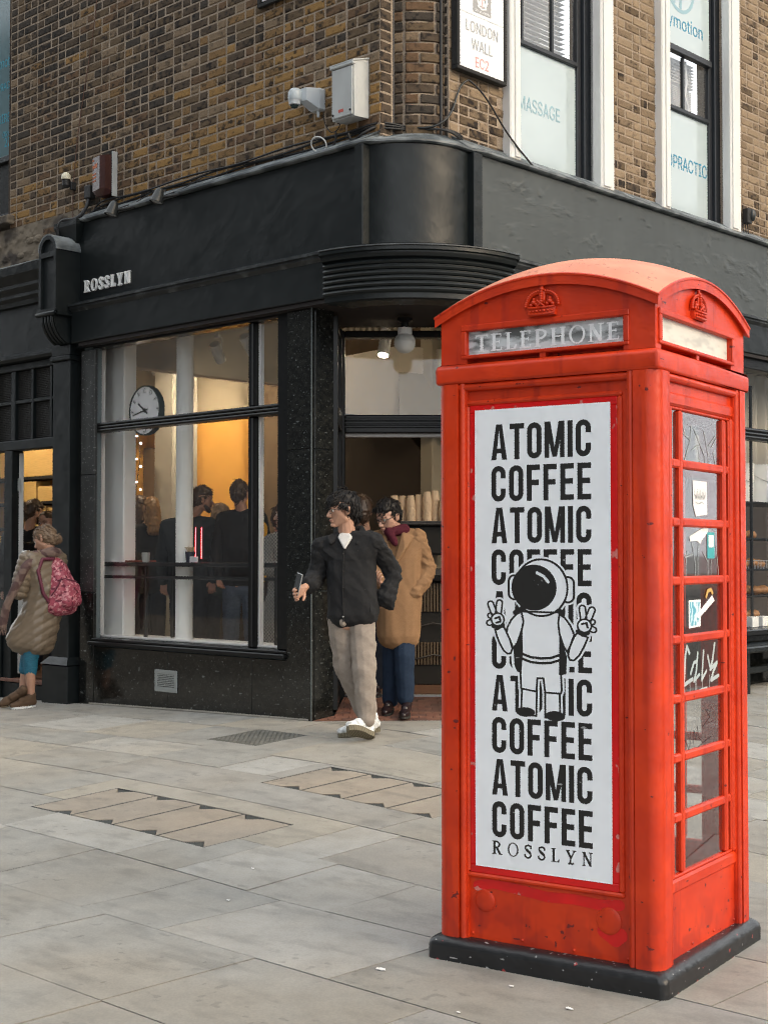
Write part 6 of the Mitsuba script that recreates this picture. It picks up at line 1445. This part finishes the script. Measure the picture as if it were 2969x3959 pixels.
F.put('undershirt', blend([hull(((-.222, -.066, 1.372), .014), ((-.152, -.072, 1.372), .014), ((-.188, -.112, 1.300), .008), ((-.185, -.02, 1.380), .045))], .008, 3), M('m_tee', (.50, .50, .49), .8))
F.put('placket', tube([(-.195, -.128, 1.28), (-.203, -.132, 1.10), (-.20, -.134, .95), (-.195, -.140, .80)], .006, 5), BJ)
for z in (1.26, 1.14, 1.03, .92, .835): F.put('button', sphere((-.198, -.140 if z > .9 else -.148, z), .006, 5), 'm_specs' if z > .9 else 'm_steel')
F.put('shirt_tail', hull(((-.205, -.10, .84), .03), ((-.20, -.11, .79), .025)), CH)
tr = chain([hip_l + [0, 0, .02], kn_l, an_l + [0, 0, .03]], [.098, .078, .058]) + chain([hip_r + [0, 0, .02], kn_r, an_r + [0, 0, -.01]], [.098, .082, .062]) + [hull((hip_l + [0, 0, .05], .09), (hip_r + [0, 0, .05], .09))]
F.put('trousers', blend(tr, .012, 8, [(.010, ((6, 0, 4), (0, 7, 4), (9, 6, 13))), (.008, ((14, 0, -10), (0, 16, 7), (-16, 12, 24))), (.003, ((30, 0, 30), (0, 40, 0), (-30, 0, 60)))]), CH, label='creased beige cotton trousers')
shoe(F, (-.005, -.115, .012), (-.160, -.29, .085), (-.25, .3, 1), .125, .056, 'm_shoe_white', 'm_sole_olive', 'm_lace', .036)
shoe(F, (.035, .11, .028), (-.235, .02, .0), (0, 0, 1), .10, .048, 'm_shoe_white', 'm_sole_olive', None, .03)
t = thing('mobile_phone', 'slim phone with a pale edge held in the hand of the man in black', 'phone')
pc = np.array([-.500, -.215, 1.055]); pd = np.array([.22, -.10, .97]); pd /= np.linalg.norm(pd); ps = np.array([.55, -.82, -.2]); ps -= pd * (ps @ pd); ps /= np.linalg.norm(ps)
put(t, 'body', xf(xf(cbx(-.036, .036, -.075, .075, -.004, .004, .003), mat(ps, pd, np.cross(ps, pd), pc)), F.M), 'm_steel'); put(t, 'screen', xf(xf(bx(-.033, .033, -.071, .071, .0042, .0048), mat(ps, pd, np.cross(ps, pd), pc)), F.M), 'm_black_gloss')

# ---- the man in the camel coat behind him, reading as he walks
F = Fig((-7.315, 7.95, .240), 'man in camel coat, burgundy scarf and dark glasses looking down in the shop doorway')
CA_ = fabric('m_camel', (.245, .142, .075), 700, .18); NV = fabric('m_navy_trouser', (.018, .032, .06), 700, .25); BG = fabric('m_burgundy', (.06, .009, .018), 400, .4)
sh_l, sh_r = np.array([-.21, .05, 1.33]), np.array([.085, .0, 1.335])
body_ = [hull((sh_l, .05), (sh_r, .05), ((-.06, .02, 1.0), .10)), hull(((-.12, .02, 1.0), .09), ((.02, .02, .8), .09), ((-.12, .02, .8), .09))] + chain([(-.10, .02, .80), (-.10, .06, .45), (-.115, .12, .10)], [.08, .055, .04]) + chain([(-.01, .02, .80), (-.02, -.04, .45), (-.01, -.0, .09)], [.08, .055, .04]) + chain([sh_r, (.165, .05, 1.09), (.06, -.06, .93)], [.045, .04, .03]) + chain([sh_l, (-.24, .0, 1.08), (-.19, -.12, 1.0)], [.045, .04, .03]) + hand_hulls((.06, -.06, .93), (-.8, -.2, -.5), (0, .9, 0), 1, .95, .6) + hand_hulls((-.19, -.12, 1.0), (-.3, -.7, .3), (.5, 0, .6), 1, .95, .6)
T, H = head(F, (-.135, -.03, 1.500), (-.66, -.68, -.34), (-.10, -.12, 1), 1.0, SKIN2, HB, 'short', 1.3, neck=(-.07, .02, 1.36), locks=170, body=body_)
co = [hull((sh_l, .07), (sh_r, .072), ((-.06, .03, 1.38), .05), ((-.10, .02, 1.15), .125), ((-.0, .02, 1.15), .125)), hull(((-.10, .02, 1.15), .125), ((.0, .02, 1.15), .125), ((-.12, .02, .60), .10), ((.0, .02, .60), .11), ((-.10, -.03, .60), .10), ((.0, -.03, .60), .10))]
F.put('coat', blend(co, .014, 8, [(.012, ((10, 0, 2), (0, 10, 2), (4, 3, 3))), (.004, ((20, 0, 10), (0, 20, 4), (5, 5, 8)))]), CA_, label='knee length camel wool coat')
F.put('sleeve', blend(chain([sh_r, (.165, .05, 1.10), (.135, .0, 1.02), (.055, -.06, .925)], [.076, .070, .066, .058]), .012, 5, [(.016, ((9, 0, -14), (0, 12, 6), (14, 5, 30)))]), CA_)
F.put('sleeve', blend(chain([sh_l, (-.24, .0, 1.10), (-.19, -.10, 1.02)], [.075, .068, .056]), .012, 6, [(.008, (14, 14, 26))]), CA_)
F.put('lapel', blend([hull(((-.02, -.075, 1.37), .014), ((.045, -.06, 1.345), .016), ((-.085, -.135, 1.14), .010), ((-.01, -.125, 1.26), .012)), hull(((-.16, -.06, 1.35), .014), ((-.085, -.135, 1.14), .010), ((-.15, -.11, 1.25), .012))], .01, 3), CA_)
F.put('scarf', blend([hull(((-.125, -.075, 1.385), .035), ((-.01, -.01, 1.40), .045), ((-.02, .06, 1.41), .04)), hull(((-.14, .04, 1.40), .04), ((-.02, .06, 1.41), .04)), hull(((-.125, -.085, 1.385), .035), ((-.085, -.115, 1.30), .025)), hull(((-.14, .04, 1.40), .035), ((-.14, -.07, 1.385), .03))], .012, 5, [(.007, (25, 25, 25))]), BG)
for z in (1.06, .90): F.put('button', sphere((-.10, -.122, z), .011, 6), 'm_brownwall')
F.put('trousers', blend(chain([(-.10, .02, .78), (-.10, .06, .45), (-.115, .12, .10)], [.095, .078, .062]) + chain([(-.01, .02, .78), (-.015, -.05, .45), (-.005, -.02, .135)], [.095, .080, .066]), .013, 8, [(.008, (8, 8, 10))]), NV)
shoe(F, (.01, .01, .0), (-.025, -.265, .0), (0, 0, 1), .085, .046, 'm_shoe_black', 'm_sole_dark', None, .014); shoe(F, (-.11, .17, .02), (-.16, -.08, .0), (0, 0, 1), .085, .046, 'm_shoe_black', 'm_sole_dark', None, .014)

# ---- the woman leaning on the pilaster at the left edge
F = Fig((-10.861, 6.909, .118), 'woman in long quilted olive coat leaning on the pilaster at the left edge')
def quilt(p, n, uv):
    return mi.Color3f(.155, .120, .085) * (.86 + .28 * fbm(p.x * 14, p.y * 14, p.z * 14, 3))
QC = M('m_quilt', P(quilt), .36, sheen=.5); LG = M('m_legging', P(lambda p, n, uv: mix((.012, .075, .13), (.02, .16, .24), fbm(p.x * 60, p.y * 60, p.z * 160, 3))), .6)
SC = M('m_scarf_pink', P(lambda p, n, uv: mix((.17, .118, .10), (.085, .05, .048), smoothstep(.42, .58, noise(p.x * 16, p.y * 16, p.z * 16)))), .9)
sh_l, sh_r = np.array([.02, -.10, 1.285]), np.array([.235, .10, 1.285])
el = np.array([-.045, -.10, 1.02]); wr_ = np.array([.005, -.02, 1.27])
body_ = [hull((sh_l + [.04, 0, 0], .05), (sh_r, .05), ((.12, 0, .95), .10)), hull(((.12, 0, .95), .11), ((.10, 0, .70), .11))] + chain([(.09, -.05, .66), (.03, -.03, .40), (.035, .0, .09)], [.075, .052, .034]) + chain([(.10, .06, .66), (-.02, .08, .40), (-.055, .06, .12)], [.075, .052, .034]) + chain([sh_l, el, wr_], [.045, .038, .028]) + hand_hulls(wr_, (-.35, .1, .8), (.4, .5, 0), 1, .9, .8)
T, H = head(F, (.145, -.01, 1.470), (-.90, .25, -.34), (.28, 0, 1), .97, SKIN, HLB, 'bun', None, neck=(.20, .0, 1.30), locks=300, body=body_)
qc = [hull((sh_l + [.04, 0, 0], .085), (sh_r, .09), ((.17, 0, 1.32), .06), ((.14, 0, 1.05), .15)), hull(((.14, 0, 1.05), .15), ((.09, 0, .80), .155), ((.16, .03, .80), .13)), hull(((.09, 0, .80), .155), ((.16, .03, .80), .13), ((-.06, -.03, .60), .12), ((.14, .02, .56), .10), ((-.02, .04, .58), .13), ((.10, -.06, .55), .09))]
v_, f_ = blend(qc, .011, 8, [(.006, (15, 15, 15))])
ph = (v_[:, 2] * .80 + v_[:, 0] * -.55) / .062
tn = trimesh.Trimesh(v_, f_, process=False).vertex_normals
v_ = v_ + tn * (.010 * np.abs(np.sin(math.pi * ph)) ** .5 - .006)[:, None]
F.put('coat', (v_, f_), QC, label='olive quilted coat with slanting stitched channels')
v_, f_ = blend(chain([sh_l, (-.02, -.12, 1.13), el, (-.03, -.07, 1.11), wr_ - [0, 0, .03]], [.085, .082, .078, .064, .05]), .009, 6)
dv = (v_ - sh_l) @ np.array([-.28, 0, -.96]); tn = trimesh.Trimesh(v_, f_, process=False).vertex_normals
v_ = v_ + tn * (.011 * np.abs(np.sin(math.pi * dv / .055)) ** .5 - .006)[:, None]
F.put('sleeve', (v_, f_), QC)
F.put('scarf', blend([hull(((.10, -.06, 1.33), .045), ((.22, -.05, 1.36), .05), ((.24, .06, 1.35), .05)), hull(((.10, -.06, 1.33), .05), ((.06, .06, 1.32), .045)), hull(((.24, .06, 1.35), .05), ((.08, .08, 1.33), .045))] + chain([(.09, -.10, 1.33), (.02, -.20, 1.22), (-.06, -.20, 1.05), (-.14, -.16, .90), (-.185, -.13, .72)], [.045, .04, .038, .036, .036]), .012, 6, [(.006, (22, 22, 12))]), SC)
F.put('scarf_fringe', cat(*[tube([(-.21 + .012 * k, -.15 + .005 * (k % 3), .725), (-.225 + .014 * k, -.15 + .008 * (k % 2), .64)], .004, 4) for k in range(6)]), 'm_scarf_pink')
F.put('leggings', blend(chain([(.09, -.05, .62), (.035, -.03, .44), (.03, -.01, .31)], [.085, .070, .058]) + chain([(.10, .06, .62), (-.01, .07, .44), (-.035, .06, .33)], [.085, .068, .056]), .011, 5, [(.003, (30, 30, 60))]), LG)
BS = M('m_suede', (.075, .045, .026), .85); M('m_sole_tan', P(lambda p, n, uv: mi.Color3f(.20, .165, .12) * (.65 + .5 * dr.abs(dr.sin((p.x + p.z) * 200)))), .8)
shoe(F, (.055, .02, .0), (-.10, -.15, .0), (0, 0, 1), .10, .046, 'm_suede', 'm_shoe_white', None, .018); shoe(F, (-.03, .03, .115), (-.215, -.10, .02), (.35, -.75, .55), .10, .046, 'm_suede', 'm_sole_tan', None, .018)
t = thing('backpack', 'pink patterned backpack on the back of the woman in the quilted coat', 'backpack')
M('m_backpack', P(lambda p, n, uv: mix(mix((.30, .055, .085), (.50, .22, .25), smoothstep(.5, .62, fbm(p.x * 45, p.y * 45, p.z * 45, 3))), (.12, .015, .035), smoothstep(.60, .68, fbm(p.x * 38 + 9, p.y * 38, p.z * 38, 3)))), .6)
bp = blend([hull(((.24, .0, 1.26), .06), ((.27, .07, 1.24), .05), ((.30, -.03, 1.02), .12), ((.33, .07, 1.02), .10), ((.27, -.05, .90), .10), ((.34, .04, .90), .095)), hull(((.36, -.06, 1.05), .08), ((.36, -.04, .93), .085))], .010, 8, [(.010, (12, 12, 12))])
put(t, 'bag', xf(bp, F.M), 'm_backpack', smooth=True)
put(t, 'pocket', xf(blend([hull(((.36, -.09, 1.08), .045), ((.42, .0, 1.05), .04), ((.37, -.10, .93), .06), ((.43, .0, .93), .045))], .010, 6), F.M), 'm_backpack', smooth=True)
put(t, 'zip', xf(cat(tube([(.29, -.13, 1.11), (.36, -.145, 1.13), (.44, -.05, 1.10)], .006, 5), tube([(.24, -.14, .98), (.30, -.155, 1.06), (.33, -.15, 1.14)], .006, 5)), F.M), M('m_zip', (.11, .02, .04), .6), smooth=True)
put(t, 'strap', xf(cat(tube([(.235, -.06, 1.30), (.16, -.13, 1.30), (.13, -.165, 1.20), (.17, -.15, 1.0), (.22, -.12, .92)], .017, 6)), F.M), 'm_zip', smooth=True)
put(t, 'handle', xf(tube([(.235, -.04, 1.30), (.245, -.03, 1.345), (.26, .02, 1.345), (.26, .04, 1.30)], .010, 6), F.M), 'm_zip', smooth=True)
t = thing('coffee_cup', 'takeaway cup with a white lid in the hand of the woman in the quilted coat', 'cup')
cc_ = F.M[:3, :3] @ np.array([-.025, .03, 1.30]) + F.M[:3, 3]
put(t, 'cup', lathe([(.001, 0), (.028, 0), (.037, .09)], cc_ - [0, 0, .03], 16), 'm_cup', smooth=40); put(t, 'lid', lathe([(.039, .088), (.039, .096), (.034, .104), (.001, .104)], cc_ - [0, 0, .03], 16), 'm_white', smooth=40)

# ---- people inside the shop
def bust(at, lbl, c, face, hair, style, coat, shl=(-.2, 0, 1.45), shr=(.2, 0, 1.45), z0=.0, skin=SKIN, beard=None, s=1.0, legs_b=None, arm=None, wide=.10, hem=.80, up=(0, 0, 1)):
    F = Fig(at, lbl)
    shl, shr = np.array(shl, float), np.array(shr, float); md = (shl + shr) / 2
    lg = chain([md * [1, 1, 0] + [-.09, 0, .85], md * [1, 1, 0] + [-.10, 0, .45], md * [1, 1, 0] + [-.10, 0, .08]], [.08, .06, .04]) + chain([md * [1, 1, 0] + [.09, 0, .85], md * [1, 1, 0] + [.10, 0, .45], md * [1, 1, 0] + [.10, 0, .08]], [.08, .06, .04])
    tb = [hull((shl, .05), (shr, .05), (md + [0, 0, -.4], .10)), hull((md + [-.05, 0, -.4], .1), (md * [1, 1, 0] + [-.05, 0, .85], .1), (md * [1, 1, 0] + [.05, 0, .85], .1))]
    ar = [(shl, shl + [-.06, .0, -.30], shl + [-.03, -.04, -.55]), (shr, shr + [.06, 0, -.30], shr + [.03, -.04, -.55])] if arm is None else [tuple(np.array(q, float) for q in a) for a in arm]
    hd = []
    for k, a in enumerate(ar): hd += chain(a, [.045, .038, .028]) + hand_hulls(a[2], a[2] - a[1] + 1e-3, (.3, -.8, .1), 1 if k else -1, .95, .5)
    head(F, c, face, up, s, skin, hair, style, None, md + [0, 0, .05], beard, tb + lg + hd, 70)
    F.put('coat', blend([hull((shl, .07), (shr, .07), (md + [0, 0, .04], .065), (md + [-.06, 0, -.3], wide + .02), (md + [.06, 0, -.3], wide + .02)), hull((md + [-.06, 0, -.3], wide + .02), (md + [.06, 0, -.3], wide + .02), (md * [1, 1, 0] + [-.08, 0, hem], wide + .01), (md * [1, 1, 0] + [.08, 0, hem], wide + .01))], .02, 6, [(.009, (10, 10, 7))]), coat)
    for a in ar: F.put('sleeve', blend(chain([a[0], a[1], a[2] * .94 + a[1] * .06], [.07, .064, .052]), .02, 5, [(.008, (14, 14, 20))]), coat)
    F.put('trousers', blend([hull((md * [1, 1, 0] + [-.07, 0, .96], .10), (md * [1, 1, 0] + [.07, 0, .96], .10), (md * [1, 1, 0] + [-.07, 0, .82], .10), (md * [1, 1, 0] + [.07, 0, .82], .10)), hull((md * [1, 1, 0] + [-.09, 0, .84], .10), (md * [1, 1, 0] + [-.10, 0, .45], .08)), hull((md * [1, 1, 0] + [-.10, 0, .45], .08), (md * [1, 1, 0] + [-.10, 0, .10], .065)), hull((md * [1, 1, 0] + [.09, 0, .84], .10), (md * [1, 1, 0] + [.10, 0, .45], .08)), hull((md * [1, 1, 0] + [.10, 0, .45], .08), (md * [1, 1, 0] + [.10, 0, .10], .065))], .02, 6, [(.008, (10, 10, 16))]), legs_b or 'm_dark_jean')
    for e in (-.10, .10): shoe(F, md * [1, 1, 0] + [e, .08, 0], md * [1, 1, 0] + [e, -.17, 0], (0, 0, 1), .09, .046)
    return F
fabric('m_dark_jean', (.014, .018, .028), 500, .4); fabric('m_denim', (.06, .085, .125), 500, .5); fabric('m_coat_slate', (.020, .026, .030)); fabric('m_coat_black', (.010, .010, .011)); fabric('m_coat_green', (.045, .065, .062)); fabric('m_coat_brown', (.05, .032, .024))
def fl(x, y): return (x, y, .302)
b1 = bust(fl(-10.86, 8.75), 'bearded dark haired man in slate jacket beside the white column, seen in profile', (.095, 0, 1.685), (.90, .25, -.05), HBR, 'short', 'm_coat_slate', (-.26, .05, 1.43), (.17, 0, 1.45), beard=HBR, wide=.12)
b2 = bust(fl(-10.40, 8.95), 'tall dark haired man in dark coat with his back to the shop window', (0, 0, 1.735), (.25, .95, 0), HBR, 'short', 'm_coat_black', (-.16, 0, 1.50), (.20, 0, 1.50), legs_b='m_denim', hem=.92, wide=.11)
b3 = bust(fl(-12.25, 9.30), 'blonde haired woman in black at the back of the shop, left of the column', (0, 0, 1.645), (-.5, .8, -.2), HBL, 'long', 'm_coat_black', (-.2, 0, 1.40), (.16, 0, 1.40))
b4 = bust(fl(-12.62, 9.45), 'dark haired person half hidden behind the blonde woman', (0, 0, 1.68), (.7, .6, -.1), HBR, 'long', 'm_coat_black', (-.18, 0, 1.42), (.18, 0, 1.42))
b5 = bust(fl(-11.27, 9.45), 'brown haired woman in green coat between the two men in the shop', (.0, 0, 1.56), (.5, .85, -.1), HLB, 'long', 'm_coat_green', (-.17, 0, 1.32), (.19, 0, 1.32))
F = b6 = bust(fl(-9.04, 8.35), 'woman in long black and white checked coat with folded arms, right in the window', (-.03, 0, 1.50), (-.95, .12, 0), HBR, 'long', M('m_check', P(lambda p, n, uv: mix((.05, .05, .05), (.42, .40, .37), smoothstep(-.25, .25, dr.sin((p.x + p.y) * 170) * dr.sin(p.z * 200)) * .8) * (.85 + .3 * noise(p.x * 40, p.y * 40, p.z * 40))), .9),
     (-.16, -.05, 1.27), (.14, .05, 1.28), arm=[((-.16, -.05, 1.27), (-.20, -.12, 1.03), (.0, -.20, 1.06)), ((.14, .05, 1.28), (.18, .0, 1.03), (-.02, -.16, 1.04))], skin=SKIN2)
F.put('skirt', blend([hull(((-.06, 0, .95), .11), ((.06, 0, .95), .11), ((-.22, 0, .35), .10), ((.10, 0, .35), .12))], .02, 6, [(.008, (12, 12, 4))]), 'm_check')
b7 = bust(fl(-9.62, 8.75), 'person in dark brown coat behind the mullion of the shop window', (.02, 0, 1.47), (.3, .9, -.2), HBR, 'short', 'm_coat_brown', (-.14, 0, 1.25), (.18, 0, 1.25))
t = thing('yellow_scarf', 'mustard yellow scarf hanging from the person in the brown coat', 'scarf')
scene[t] = mikit.ply(blend(chain([(-9.57, 8.50, 1.70), (-9.55, 8.46, 1.5), (-9.54, 8.46, 1.25)], [.05, .055, .05]), .015, 5, [(.008, (14, 14, 8))]), fabric('m_mustard', (.45, .24, .03)), smooth=True)
b8 = bust(fl(-13.0, 8.28), 'dark haired man in black jumper with his back turned in the left doorway', (.05, 0, 1.60), (.75, .6, -.12), HBR, 'short', 'm_coat_black', (-.22, 0, 1.34), (.20, 0, 1.34), beard=HBR)
b9 = bust(fl(-12.285, 8.03), 'balding man with a beard facing out beside the pilaster of the left doorway', (0, 0, 1.48), (-.35, -.90, -.15), HBR, 'crop', 'm_coat_black', (-.2, 0, 1.21), (.2, 0, 1.21), skin=SKIN2, beard=HBR)
b10 = bust((-8.05, 8.35, .306), 'dark haired person in the doorway hidden behind the man in black', (-.10, 0, 1.50), (-.3, .9, 0), HBR, 'mop', 'm_coat_black', (-.24, 0, 1.26), (.10, 0, 1.26))
# ---------------------------------------------------------------- streets behind the viewer, seen only as reflections and as the shade they cast
M('m_stone_far', P(lambda p, n, uv: mi.Color3f(.085, .090, .095) * (.8 + .4 * fbm(p.x * .8, p.y * .8, p.z * .8, 3))), .9); M('m_glass_far', (.03, .035, .04), .1)
def far_block(lbl, x0, x1, y0, y1, h, face):
    t = thing('stone_building', lbl, 'building')
    put(t, 'wall', bx(x0, x1, y0, y1, -.2, h), 'm_stone_far'); put(t, 'cornice', bx(x0 - .4, x1 + .4, y0 - .4, y1 + .4, h, h + .6), 'm_stone_far')
    a, b = (x0, x1) if face in 'ns' else (y0, y1)
    for z in np.arange(1.0, h - 2.2, 3.4):
        for s_ in np.arange(a + 1.5, b - 1.5, 2.6):
            if face == 'n': put(t, 'window', bx(s_, s_ + 1.2, y1, y1 + .05, z, z + 2.1), 'm_glass_far')
            if face == 'w': put(t, 'window', bx(x0 - .05, x0, s_, s_ + 1.2, z, z + 2.1), 'm_glass_far')
far_block('long stone building across the side street, seen only as a reflection', -48, -3, -16, -7, 16, 'n')
far_block('stone building up the main street, seen only as a reflection', 13, 30, 24, 60, 13, 'w')
